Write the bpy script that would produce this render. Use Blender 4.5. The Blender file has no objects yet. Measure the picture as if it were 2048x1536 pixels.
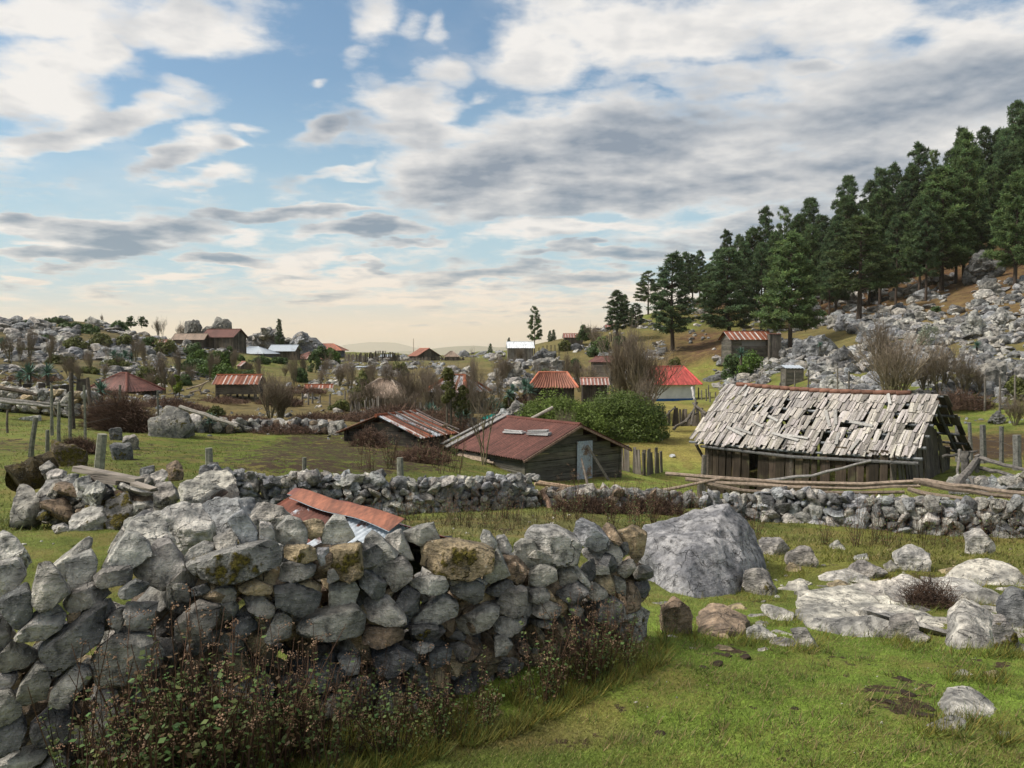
import bpy, bmesh, math, random
import numpy as np
from mathutils import Vector, Matrix, Euler

random.seed(7)
RNG = np.random.default_rng(7)
SC = bpy.context.scene
COL = SC.collection
R = math.radians

# ------------------------------------------------------------------ camera
FPX = 1607.0                       # focal length in pixels of the 2048 px wide photograph
CAMZ = 1.7
PITCH = math.atan((768 - 705) / FPX)
cam_d = bpy.data.cameras.new('camera')
cam = bpy.data.objects.new('camera', cam_d)
COL.objects.link(cam)
cam.location = (0, 0, CAMZ)
cam.rotation_euler = (math.pi / 2 - PITCH, 0, 0)
cam_d.sensor_width = 36
cam_d.lens = FPX / 2048 * 36
cam_d.clip_start = 0.05
cam_d.clip_end = 60000
SC.camera = cam
SC.view_settings.view_transform = 'Standard'
SC.view_settings.look = 'None'
SC.view_settings.exposure = 0.0
SC.view_settings.gamma = 1.0
SC.cycles.max_bounces = 6
SC.cycles.diffuse_bounces = 3
SC.cycles.glossy_bounces = 2
SC.cycles.transmission_bounces = 3
SC.cycles.transparent_max_bounces = 8
SC.cycles.volume_bounces = 1

# ------------------------------------------------------------------ light
SUN_EL, SUN_AZ = R(46), R(-98)     # azimuth clockwise from +Y (the view direction)
sd = bpy.data.lights.new('sun', 'SUN')
sd.energy = 3.9
sd.angle = R(9)
sd.color = (1.0, 0.955, 0.895)
sun = bpy.data.objects.new('sun', sd)
COL.objects.link(sun)
sdir = Vector((math.sin(SUN_AZ) * math.cos(SUN_EL), math.cos(SUN_AZ) * math.cos(SUN_EL), math.sin(SUN_EL)))
sun.rotation_euler = sdir.to_track_quat('Z', 'Y').to_euler()
sun.location = (0, 0, 60)


class NT:
    """small helper that writes node trees"""
    def __init__(s, tree):
        s.t = tree
        s.t.nodes.clear()

    def n(s, typ, ins=None, **kw):
        nd = s.t.nodes.new(typ)
        for k, v in kw.items():
            setattr(nd, k, v)
        if ins:
            for k, v in ins.items():
                sock = nd.inputs[k]
                if hasattr(v, 'is_output') or isinstance(v, bpy.types.NodeSocket):
                    s.t.links.new(v, sock)
                else:
                    sock.default_value = v
        return nd

    def m(s, op, a, b=0.0, c=None, clamp=False):
        ins = {0: a, 1: b}
        if c is not None:
            ins[2] = c
        return s.n('ShaderNodeMath', ins, operation=op, use_clamp=clamp).outputs[0]

    def mix(s, f, a, b, mode='MIX'):
        nd = s.n('ShaderNodeMix', {0: f, 6: a, 7: b}, data_type='RGBA', blend_type=mode)
        return nd.outputs[2]

    def mr(s, v, a, b, c=0.0, d=1.0, smooth=True):
        nd = s.n('ShaderNodeMapRange', {'Value': v, 'From Min': a, 'From Max': b, 'To Min': c, 'To Max': d})
        nd.interpolation_type = 'SMOOTHSTEP' if smooth else 'LINEAR'
        return nd.outputs[0]

    def noise(s, vec, scale, detail=4.0, rough=0.55, dist=0.0):
        return s.n('ShaderNodeTexNoise', {'Vector': vec, 'Scale': scale, 'Detail': detail, 'Roughness': rough,
                                          'Distortion': dist}).outputs[0]


# ------------------------------------------------------------------ sky: Nishita with a layer of broken cloud
world = bpy.data.worlds.new('World')
SC.world = world
world.use_nodes = True
w = NT(world.node_tree)
sky = w.n('ShaderNodeTexSky', sky_type='NISHITA')
sky.sun_disc = False
sky.sun_elevation = SUN_EL
sky.sun_rotation = SUN_AZ
sky.air_density = 1.0
sky.dust_density = 1.5
sky.ozone_density = 1.2
tc = w.n('ShaderNodeTexCoord').outputs['Generated']
sep = w.n('ShaderNodeSeparateXYZ', {0: tc})
dx, dy, dz = sep.outputs
# gnomonic direction coordinates (U to the east, V up) around the north point
yy = w.m('MAXIMUM', w.m('ABSOLUTE', dy), 0.12)
U = w.m('DIVIDE', dx, yy)
V = w.m('DIVIDE', dz, yy)
# coordinates on a flat cloud layer, so clouds get smaller and flatter towards the horizon
zz = w.m('ADD', w.m('MAXIMUM', dz, 0.0), 0.14)
cu = w.m('DIVIDE', dx, zz)
cv = w.m('DIVIDE', w.m('ABSOLUTE', dy), zz)
cp = w.n('ShaderNodeCombineXYZ', {0: cu, 1: w.m('MULTIPLY', cv, 1.0), 2: 0.0}).outputs[0]
warp = w.n('ShaderNodeTexNoise', {'Vector': cp, 'Scale': 2.6, 'Detail': 4.0, 'Roughness': 0.5}).outputs[1]
wv = w.n('ShaderNodeVectorMath', {0: warp, 1: (0.5, 0.5, 0.5)}, operation='SUBTRACT').outputs[0]
UV = w.n('ShaderNodeCombineXYZ', {0: U, 1: V, 2: 0.0}).outputs[0]
wamp = w.m('ADD', 0.035, w.m('MULTIPLY', V, 0.26))
wsc = w.n('ShaderNodeVectorMath', {0: wv, 3: wamp}, operation='SCALE').outputs[0]
UVW = w.n('ShaderNodeVectorMath', {0: UV, 1: wsc}, operation='ADD').outputs[0]


def pu(px, py):
    return (px - 1024) / FPX, (705 - py) / FPX


def blob(px, py, rx, ry, vec, hard=0.35, rot=0.0):
    u, v = pu(px, py)
    mp = w.n('ShaderNodeMapping', {'Vector': vec, 'Location': (u, v, 0), 'Rotation': (0, 0, R(rot)),
                                   'Scale': (rx / FPX, ry / FPX, 1)}, vector_type='TEXTURE').outputs[0]
    ln = w.n('ShaderNodeVectorMath', {0: mp}, operation='LENGTH').outputs['Value']
    return w.mr(ln, 1.35, hard)


def maxall(lst):
    r = lst[0]
    for q in lst[1:]:
        r = w.m('MAXIMUM', r, q)
    return r


# grey undersides and white sunlit tops of the cloud masses
GREY = [(1330, 330, 600, 120, 4, 1.0), (1000, 330, 330, 95, -14, 1.0), (1780, 230, 420, 190, 0, .85), (860, 265, 230, 50, 0, .8), (200, 275, 270, 48, -12, 1.0), (360, 330, 120, 30, -16, .8),
        (1150, 400, 440, 50, -4, 1.0), (255, 462, 230, 40, 0, 1.5), (590, 428, 230, 22, 0, 1.45), (50, 455, 90, 20, 0, 1.4),
        (735, 468, 150, 22, -4, 1.4), (960, 545, 160, 24, -2, 1.4), (1180, 500, 170, 14, 0, 1.0), (450, 524, 130, 17, 0, 1.35),
        (150, 510, 200, 20, -3, 1.3), (830, 492, 110, 12, -4, 1.0), (1250, 515, 170, 26, 0, .9), (730, 532, 80, 8, 0, .8),
        (1980, 150, 230, 200, 0, .8), (1620, 470, 420, 70, 0, .95), (1750, 330, 420, 110, 0, .9), (1420, 180, 330, 60, 0, .55), (660, 270, 60, 26, 0, 1.0), (1150, 560, 160, 16, 0, .9), (470, 292, 40, 22, 0, .9), (1620, 120, 110, 30, -10, .9),
        (600, 560, 200, 8, -4, .6), (850, 590, 260, 9, 0, .6), (640, 600, 130, 7, -3, .6), (1060, 625, 220, 7, 0, .6)]
WHITE = [(110, 160, 170, 150, 0, 1.0), (200, 130, 75, 90, 0, 1.1), (400, 55, 200, 75, -8, 1.0), (90, 30, 360, 70, 0, .95), (830, 215, 110, 42, -6, 1.1), (882, 158, 58, 36, 0, .62), (940, 188, 46, 15, 0, .62),
         (1090, 110, 170, 110, -10, 1.0), (1300, 60, 330, 130, 0, 1.0), (1650, 50, 330, 80, 0, 1.0), (290, 240, 150, 50, -22, 1.0), (420, 290, 90, 40, -20, .9), (1900, 60, 220, 60, 0, .9),
         (655, 160, 28, 18, -10, .62), (500, 256, 36, 11, 10, .62), (495, 285, 26, 12, 0, .8), (745, 60, 59, 117, -14, .62), (820, 75, 46, 41, 0, .62), (885, 75, 33, 49, 0, .62), (730, 120, 52, 26, 0, .62), (670, 362, 100, 16, -16, .9), (80, 488, 90, 9, 0, .9),
         (480, 480, 70, 18, -10, .9), (590, 530, 140, 36, -14, 1.1), (850, 590, 330, 36, -2, .9), (1080, 610, 260, 26, -2, .8), (1150, 462, 300, 18, 0, 1.0), (700, 560, 240, 26, -6, 1.0), (330, 560, 200, 14, -3, .8),
         (55, 563, 80, 10, 0, .9), (240, 582, 50, 7, 0, .8), (850, 662, 40, 20, 0, .7), (770, 655, 90, 16, 0, .6), (1300, 590, 200, 30, 0, .8), (430, 365, 110, 18, -4, .7), (1000, 640, 200, 10, 0, .6), (60, 640, 100, 14, -8, .6)]


def bl(lst, hard):
    return maxall([w.m('MULTIPLY', blob(x, y, a, b, UVW, hard, -r_), k) for x, y, a, b, r_, k in lst])


gm = bl(GREY, -0.05)
wm = bl(WHITE, 0.1)
n1 = w.n('ShaderNodeTexNoise', {'Vector': cp, 'Scale': 4.6, 'Detail': 9.0, 'Roughness': 0.60}).outputs[0]
off = w.n('ShaderNodeVectorMath', {0: cp, 1: (0.035, 0.06, 0.0)}, operation='ADD').outputs[0]
offb = w.n('ShaderNodeVectorMath', {0: cp, 1: (0.09, 0.16, 0.0)}, operation='ADD').outputs[0]
ns2 = w.n('ShaderNodeTexNoise', {'Vector': offb, 'Scale': 2.4, 'Detail': 3.0, 'Roughness': 0.5}).outputs[0]
n2 = w.n('ShaderNodeTexNoise', {'Vector': off, 'Scale': 4.6, 'Detail': 7.0, 'Roughness': 0.58}).outputs[0]
nf = w.n('ShaderNodeTexNoise', {'Vector': cp, 'Scale': 0.9, 'Detail': 4.0, 'Roughness': 0.5}).outputs[0]
ns = w.n('ShaderNodeTexNoise', {'Vector': cp, 'Scale': 2.4, 'Detail': 4.0, 'Roughness': 0.5}).outputs[0]
base_ = w.m('MULTIPLY', w.mr(V, 0.03, 0.07), w.mr(V, 0.24, 0.14, 0.0, 0.33))
cov = w.m('MAXIMUM', w.m('MAXIMUM', w.m('MULTIPLY', gm, 1.55), wm), base_)
dens = w.m('ADD', cov, w.m('ADD', w.m('MULTIPLY', w.m('SUBTRACT', n1, 0.5), 2.1), w.m('MULTIPLY', w.m('SUBTRACT', ns, 0.5), 0.9)))
alpha = w.mr(dens, 0.08, 0.86)
thin = w.mr(w.m('ADD', w.m('MULTIPLY', nf, 1.0), w.m('MULTIPLY', n1, 0.4)), 0.66, 1.0, 0.0, 0.30)
alpha = w.m('MAXIMUM', alpha, thin)
relief = w.m('ADD', w.m('MULTIPLY', w.m('SUBTRACT', n1, n2), 1.1), w.m('MULTIPLY', w.m('SUBTRACT', ns, ns2), 1.5))
core = w.mr(w.m('ADD', w.m('SUBTRACT', w.m('MULTIPLY', gm, 1.55), w.m('MULTIPLY', wm, 0.72)),
                w.m('MULTIPLY', w.m('SUBTRACT', ns, 0.5), 2.0)), -0.25, 2.05, smooth=False)
shade = w.m('ADD', core, relief, clamp=True)
shade = w.m('POWER', shade, 0.95)
shade = w.m('SUBTRACT', shade, w.mr(dens, 0.75, 0.3, 0.0, 0.18), clamp=True)
# warmer and brighter towards the horizon
lowV = w.mr(V, 0.15, -0.01)
lit = w.mix(lowV, (0.90, 0.88, 0.855, 1), (1.02, 0.82, 0.62, 1))
drk = w.mix(w.mr(V, 0.22, 0.10), (0.235, 0.30, 0.39, 1), (0.185, 0.30, 0.42, 1))
drk = w.mix(w.mr(V, 0.10, 0.0), drk, (0.42, 0.47, 0.50, 1))
ccol = w.mix(shade, lit, drk)
# clear sky: Nishita, lifted to a pale cream in the moist air near the horizon
skyb = w.mix(1.0, sky.outputs[0], (0.105, 0.135, 0.140, 1), 'MULTIPLY')
clear = w.mix(w.mr(V, 0.36, 0.03), skyb, (0.46, 0.67, 0.78, 1))
clear = w.mix(w.mr(V, 0.105, -0.01), clear, (1.08, 0.80, 0.52, 1))
haze_low = w.mr(V, 0.05, 0.0, 0.0, 0.45)
alpha = w.m('MULTIPLY', alpha, w.m('SUBTRACT', 1.0, haze_low))
# unseen overhead cloud and sun glow, added to whiten and lift the ambient light
over = w.mr(dz, 0.50, 0.66)
sunv = w.n('ShaderNodeVectorMath', {0: tc, 1: tuple(sdir)}, operation='DOT_PRODUCT').outputs['Value']
glow = w.m('MULTIPLY', w.mr(sunv, 0.55, 1.0), over)
top = w.mix(glow, w.mix(ns, (0.42, 0.45, 0.50, 1), (0.85, 0.83, 0.80, 1)), (2.4, 2.15, 1.85, 1))
final = w.mix(alpha, clear, ccol)
final = w.mix(w.m('MULTIPLY', over, 0.9), final, top)
bg = w.n('ShaderNodeBackground', {0: final, 1: 1.0})
wo = w.n('ShaderNodeOutputWorld', {0: bg.outputs[0]})
world.cycles.sampling_method = 'MANUAL'
world.cycles.sample_map_resolution = 512

# ------------------------------------------------------------------ projection helpers
cP, sP = math.cos(PITCH), math.sin(PITCH)


def P(px, py, d):
    """the point seen at photo pixel (px, py) standing d metres north of the camera"""
    u = (px - 1024) / FPX
    v = (768 - py) / FPX
    ry = cP + v * sP
    rz = -sP + v * cP
    t = d / ry
    return np.array([u * t, d, CAMZ + rz * t])


def proj(x, y, z):
    yc = y * cP - (z - CAMZ) * sP
    zc = y * sP + (z - CAMZ) * cP
    yc = np.maximum(yc, 0.01)
    return 1024 + x / yc * FPX, 768 - zc / yc * FPX


# ------------------------------------------------------------------ numpy noise
def _hash(ix, iy, iz, s):
    h = (ix.astype(np.int64) * 374761393 + iy.astype(np.int64) * 668265263 + iz.astype(np.int64) * 2147483647 + s * 974634777) & 0xffffffff
    h = ((h ^ (h >> 13)) * 1274126177) & 0xffffffff
    h = h ^ (h >> 16)
    return (h & 0xffff) / 65535.0


def vnoise(p, s=0):
    p = np.asarray(p, float)
    i = np.floor(p)
    f = p - i
    f = f * f * (3 - 2 * f)
    x, y, z = i[:, 0], i[:, 1], i[:, 2]
    r = 0
    for a in (0, 1):
        for b in (0, 1):
            for c in (0, 1):
                wgt = (f[:, 0] if a else 1 - f[:, 0]) * (f[:, 1] if b else 1 - f[:, 1]) * (f[:, 2] if c else 1 - f[:, 2])
                r = r + wgt * _hash(x + a, y + b, z + c, s)
    return r * 2 - 1


def fbm(p, sc, octv=4, s=0, g=0.5):
    p = np.asarray(p, float) * sc
    r, a = 0, 1.0
    for k in range(octv):
        r = r + a * vnoise(p, s + k * 17)
        p = p * 2.03 + 11.3
        a *= g
    return r


def p2(x, y):
    return np.stack([np.asarray(x, float), np.asarray(y, float), np.zeros(np.shape(x))], -1)


# ------------------------------------------------------------------ terrain height
CTRL = []
for px, py, d in [
    (100, 1570, 3.15), (1024, 1536, 3.3), (1900, 1536, 3.25), (500, 1500, 3.45), (850, 1460, 3.75), (1300, 1400, 4.0), (1290, 1300, 4.75),
    (1700, 1400, 4.05), (1990, 1330, 4.75), (1700, 1285, 5.5), (1500, 1270, 5.6), (1560, 1190, 7.2), (1800, 1150, 8.3),
    (1700, 1100, 10.8), (1600, 1075, 12.6), (1950, 1092, 12.2), (1200, 1075, 10.5), (1000, 1035, 13.2), (1100, 1020, 14.8),
    (750, 1030, 14.6), (500, 1010, 14.5), (850, 1110, 8.5), (600, 1180, 6.4), (100, 1110, 7.3), (150, 1050, 9.6), (30, 1010, 12), (250, 960, 14),
    (-200, 1200, 6), (-300, 950, 14), (400, 930, 18), (600, 930, 18.5), (820, 925, 21), (350, 870, 28), (600, 865, 31), (900, 918, 26), (1100, 965, 25.5),
    (1290, 955, 26.5), (1330, 890, 35), (1350, 850, 46), (1400, 800, 66), (1420, 745, 88), (1000, 880, 33), (1650, 985, 23.5), (1450, 985, 28), (1900, 985, 22),
    (1600, 1020, 17.5), (2000, 1000, 18), (2048, 940, 24), (1950, 860, 34), (2048, 800, 42), (1900, 790, 45),
    (50, 900, 20), (50, 850, 27), (0, 800, 36), (200, 770, 48), (200, 735, 60), (0, 700, 75), (0, 652, 95), (150, 640, 110), (350, 682, 120),
    (500, 830, 42), (600, 800, 52), (500, 772, 65), (800, 810, 48), (850, 765, 66), (600, 722, 130), (450, 705, 120), (800, 716, 150), (1000, 716, 140), (720, 740, 95),
    (1000, 785, 58), (1000, 745, 90), (1200, 725, 95), (1300, 722, 100), (1200, 665, 125), (1130, 690, 130), (1300, 630, 140), (1390, 600, 150),
    (1580, 702, 86), (1450, 702, 90), (1700, 705, 72), (1800, 765, 52), (1650, 770, 56), (2048, 770, 44), (2048, 685, 60), (1900, 665, 74), (1750, 635, 90),
    (2048, 565, 84), (1900, 582, 98), (1720, 640, 105), (1950, 470, 135), (1780, 520, 140), (1600, 590, 140), (1480, 620, 140),
    (2200, 430, 125), (2300, 600, 70), (2300, 780, 40), (-200, 640, 100), (-300, 800, 36), (1050, 700, 170), (700, 704, 180), (300, 690, 160)]:
    CTRL.append(P(px, py, d))
for x, y, z in [(0, -8, .3), (10, -5, .3), (-10, -5, .3), (25, 5, -.2), (-25, 5, .4), (0, 0, .05), (6, 1, .03), (-6, 1, .05), (-60, 200, -4), (60, 210, 6),
                (120, 180, 22), (0, 210, -6), (-120, 120, 2), (100, 60, 16), (-120, 60, 4), (-60, 20, 1), (60, 15, 1), (180, 120, 34), (-200, 200, -6)]:
    CTRL.append(np.array([x, y, z], float))
CTRL = np.array(CTRL)


def _ker(r):
    return np.sqrt(r * r + 0.8)


def _rbf_fit():
    n = len(CTRL)
    X = CTRL[:, :2]
    D = np.sqrt(((X[:, None] - X[None]) ** 2).sum(-1))
    A = np.zeros((n + 3, n + 3))
    A[:n, :n] = _ker(D) - np.eye(n) * 0.02
    A[:n, n] = 1
    A[:n, n + 1:] = X
    A[n, :n] = 1
    A[n + 1:, :n] = X.T
    b = np.zeros(n + 3)
    b[:n] = CTRL[:, 2]
    return np.linalg.solve(A, b)


WRBF = _rbf_fit()


def hgt(x, y, detail=True):
    x = np.atleast_1d(np.asarray(x, float)).ravel()
    y = np.atleast_1d(np.asarray(y, float)).ravel()
    n = len(CTRL)
    out = np.empty(len(x))
    xc = np.clip(x, -260, 260)
    yc = np.clip(y, -20, 260)
    for i in range(0, len(x), 20000):
        sl = slice(i, i + 20000)
        D = np.sqrt((xc[sl, None] - CTRL[None, :, 0]) ** 2 + (yc[sl, None] - CTRL[None, :, 1]) ** 2)
        out[sl] = _ker(D) @ WRBF[:n] + WRBF[n] + WRBF[n + 1] * xc[sl] + WRBF[n + 2] * yc[sl]
    r = np.sqrt(x * x + y * y)
    far = np.clip((r - 195) / 120, 0, 1)
    far = far * far * (3 - 2 * far)
    drop = -np.clip((r - 170) * 0.32, 0, 520) + 60 * fbm(p2(x, y), 1 / 900., 3, 5) * np.clip((r - 600) / 2000, 0, 1)
    back = np.clip(-y / 30, 0, 1)
    out = out * (1 - far) + np.where(y > -20, drop, 0) * far
    out = out * (1 - back) + 0.3 * back
    if detail:
        amp = np.clip(r / 60, 0.0, 1.0)
        out = out + 0.35 * amp * fbm(p2(x, y), 0.16, 3, 3) * (r < 600)
        out = out + 0.028 * fbm(p2(x, y), 1.1, 3, 9) + 0.010 * fbm(p2(x, y), 6.0, 2, 21) * (r < 40)
    return out


def H(x, y):
    return float(hgt([x], [y])[0])


DL = np.geomspace(2.0, 200, 420)


def ground(px, py):
    """first ground point hit by the ray through pixel (px, py); arrays in, (n,3) out; nan where it meets the sky"""
    px = np.atleast_1d(np.asarray(px, float))
    py = np.atleast_1d(np.asarray(py, float))
    u = (px - 1024) / FPX
    v = (768 - py) / FPX
    ry = cP + v * sP
    rz = -sP + v * cP
    sx = u / ry
    sz = rz / ry
    n = len(px)
    X = sx[:, None] * DL[None]
    Z = CAMZ + sz[:, None] * DL[None]
    Hh = hgt(X, np.broadcast_to(DL, X.shape)).reshape(X.shape)
    below = Z < Hh
    idx = below.argmax(1)
    ok = below.any(1) & (idx > 0)
    i1 = np.maximum(idx, 1)
    ar = np.arange(n)
    a = (Z - Hh)[ar, i1 - 1]
    b = (Z - Hh)[ar, i1]
    t = a / np.maximum(a - b, 1e-9)
    d = DL[i1 - 1] + t * (DL[i1] - DL[i1 - 1])
    out = np.stack([sx * d, d, CAMZ + sz * d], -1)
    out[~ok] = np.nan
    return out


def G(px, py):
    g = ground([px], [py])[0]
    return g


# ------------------------------------------------------------------ mesh helpers
def tag(o, label=None, cat=None, group=None, kind=None):
    if label:
        o['label'] = label
    if cat:
        o['category'] = cat
    if group:
        o['group'] = group
    if kind:
        o['kind'] = kind
    return o


def empty(name, loc=(0, 0, 0), rz=0.0):
    o = bpy.data.objects.new(name, None)
    COL.objects.link(o)
    o.location = loc
    o.rotation_euler = (0, 0, rz)
    o.empty_display_size = 0.2
    return o


def mk(name, V, F, mat, parent=None, col=None, smooth=False, loc=None):
    """F: list of (m,k) int arrays"""
    V = np.asarray(V, float).reshape(-1, 3)
    F = [np.asarray(f, int) for f in F if len(f)]
    me = bpy.data.meshes.new(name)
    if loc is not None:
        V = V - np.asarray(loc)[None]
    me.vertices.add(len(V))
    me.vertices.foreach_set('co', V.ravel())
    nl = sum(f.size for f in F)
    npoly = sum(len(f) for f in F)
    me.loops.add(nl)
    me.polygons.add(npoly)
    me.loops.foreach_set('vertex_index', np.concatenate([f.ravel() for f in F]))
    starts = []
    s = 0
    for f in F:
        k = f.shape[1]
        starts.append(s + np.arange(len(f)) * k)
        s += f.size
    me.polygons.foreach_set('loop_start', np.concatenate(starts))
    me.polygons.foreach_set('use_smooth', np.full(npoly, bool(smooth)))
    if col is not None:
        col = np.asarray(col, float)
        if col.ndim == 1:
            col = np.tile(col[None], (len(V), 1))
        if col.shape[1] == 3:
            col = np.concatenate([col, np.zeros((len(col), 1))], 1)
        at = me.color_attributes.new('Col', 'FLOAT_COLOR', 'POINT')
        at.data.foreach_set('color', col.ravel())
    me.update(calc_edges=True)
    me.validate(clean_customdata=False)
    if mat.name.startswith('limestone') and smooth:
        me.set_sharp_from_angle(angle=R(24))
    me.materials.append(mat)
    o = bpy.data.objects.new(name, me)
    COL.objects.link(o)
    if parent is not None:
        o.parent = parent
    if loc is not None:
        o.location = tuple(loc)
    return o


class MB:
    def __init__(s):
        s.V = []
        s.C = []
        s.F = {}
        s.n = 0

    def add(s, V, faces, col=(0.3, 0.3, 0.3)):
        V = np.asarray(V, float).reshape(-1, 3)
        c = np.asarray(col, float)
        if c.ndim == 1:
            c = np.tile(c[None, :], (len(V), 1))
        if c.shape[1] == 3:
            c = np.concatenate([c, np.zeros((len(c), 1))], 1)
        s.V.append(V)
        s.C.append(c)
        for f in faces:
            f = np.asarray(f, int)
            if f.size == 0:
                continue
            if f.ndim == 1:
                f = f[None]
            s.F.setdefault(f.shape[1], []).append(f + s.n)
        s.n += len(V)

    def box(s, c, sz, rot=None, col=(0.3, 0.3, 0.3), jit=0.0):
        v = np.array([[x, y, z] for x in (-.5, .5) for y in (-.5, .5) for z in (-.5, .5)]) * np.asarray(sz)
        if jit:
            v = v + RNG.uniform(-jit, jit, v.shape)
        if rot is not None:
            v = v @ np.array(rot).T
        v = v + np.asarray(c)
        s.add(v, [np.array([[0, 1, 3, 2], [4, 6, 7, 5], [0, 4, 5, 1], [2, 3, 7, 6], [0, 2, 6, 4], [1, 5, 7, 3]])], col)

    def beam(s, a, b, wd, th, col, up=(0, 0, 1), jit=0.0):
        a = np.asarray(a, float)
        b = np.asarray(b, float)
        d = b - a
        L = np.linalg.norm(d)
        d = d / max(L, 1e-6)
        u = np.asarray(up, float)
        if abs(d @ u) > 0.95:
            u = np.array([0, 1.0, 0])
        r = np.cross(d, u)
        r /= np.linalg.norm(r)
        u = np.cross(r, d)
        s.box((a + b) / 2, (wd, L, th), np.stack([r, d, u], 1), col, jit)

    def tube(s, pts, rad, n=6, col=(0.3, 0.3, 0.3), cap=True, wob=0.0):
        pts = np.asarray(pts, float)
        m = len(pts)
        rad = np.broadcast_to(np.asarray(rad, float), (m,))
        tan = np.gradient(pts, axis=0)
        tan /= np.linalg.norm(tan, axis=1)[:, None] + 1e-9
        ref = np.array([0, 0, 1.0]) if abs(tan[0, 2]) < 0.8 else np.array([1.0, 0, 0])
        r = np.cross(tan, ref)
        r /= np.linalg.norm(r, axis=1)[:, None] + 1e-9
        q = np.cross(tan, r)
        a = np.arange(n) / n * 2 * math.pi
        rr = rad[:, None] * (1 + (RNG.uniform(-wob, wob, (m, n)) if wob else 0))
        V = pts[:, None] + rr[..., None] * (np.cos(a)[None, :, None] * r[:, None] + np.sin(a)[None, :, None] * q[:, None])
        i = np.arange(m - 1)[:, None] * n
        j = np.arange(n)[None]
        k = (j + 1) % n
        Fq = np.stack([i + j, i + k, i + n + k, i + n + j], -1).reshape(-1, 4)
        fs = [Fq]
        if cap and n >= 3:
            fs.append(np.arange(n)[::-1][None])
            fs.append((np.arange(n) + (m - 1) * n)[None])
        s.add(V.reshape(-1, 3), fs, col)

    def quads(s, Q, col):
        """Q (m,4,3); col (m,3)"""
        m = len(Q)
        c = np.repeat(np.asarray(col), 4, 0) if np.ndim(col) == 2 else col
        s.add(Q.reshape(-1, 3), [np.arange(m * 4).reshape(m, 4)], c)

    def tris(s, Q, col):
        m = len(Q)
        c = np.repeat(np.asarray(col), 3, 0) if np.ndim(col) == 2 else col
        s.add(Q.reshape(-1, 3), [np.arange(m * 3).reshape(m, 3)], c)

    def data(s):
        return np.concatenate(s.V), [np.concatenate(v) for v in s.F.values()], np.concatenate(s.C)

    def build(s, name, mat, parent=None, smooth=False, loc=None):
        V, F, C = s.data()
        return mk(name, V, F, mat, parent, C, smooth, loc)


def copy_tree(o, parent=None):
    c = o.copy()
    COL.objects.link(c)
    if parent is not None:
        c.parent = parent
    for ch in list(o.children):
        copy_tree(ch, c)
    return c


_ico = {}


def ico(l):
    if l not in _ico:
        bm = bmesh.new()
        bmesh.ops.create_icosphere(bm, subdivisions=l, radius=1.0)
        bm.verts.ensure_lookup_table()
        V = np.array([v.co[:] for v in bm.verts])
        V /= np.linalg.norm(V, axis=1)[:, None]
        F = np.array([[v.index for v in f.verts] for f in bm.faces])
        bm.free()
        _ico[l] = (V, F)
    return _ico[l]


# ------------------------------------------------------------------ materials
def base_mat(name):
    m = bpy.data.materials.new(name)
    m.use_nodes = True
    t = NT(m.node_tree)
    return m, t


def finish(t, bc, rough=0.9, bump=None, bstr=0.3, bdist=0.02, metal=0.0, spec=0.3, transl=0.0):
    ins = {'Base Color': bc, 'Roughness': rough, 'Metallic': metal, 'Specular IOR Level': spec}
    p = t.n('ShaderNodeBsdfPrincipled', ins)
    if bump is not None:
        b = t.n('ShaderNodeBump', {'Strength': bstr, 'Distance': bdist, 'Height': bump})
        t.t.links.new(b.outputs[0], p.inputs['Normal'])
    out = p.outputs[0]
    if transl > 0:
        tr = t.n('ShaderNodeBsdfTranslucent', {0: bc})
        out = t.n('ShaderNodeMixShader', {0: transl, 1: p.outputs[0], 2: tr.outputs[0]}).outputs[0]
    t.n('ShaderNodeOutputMaterial', {0: out})


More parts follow.
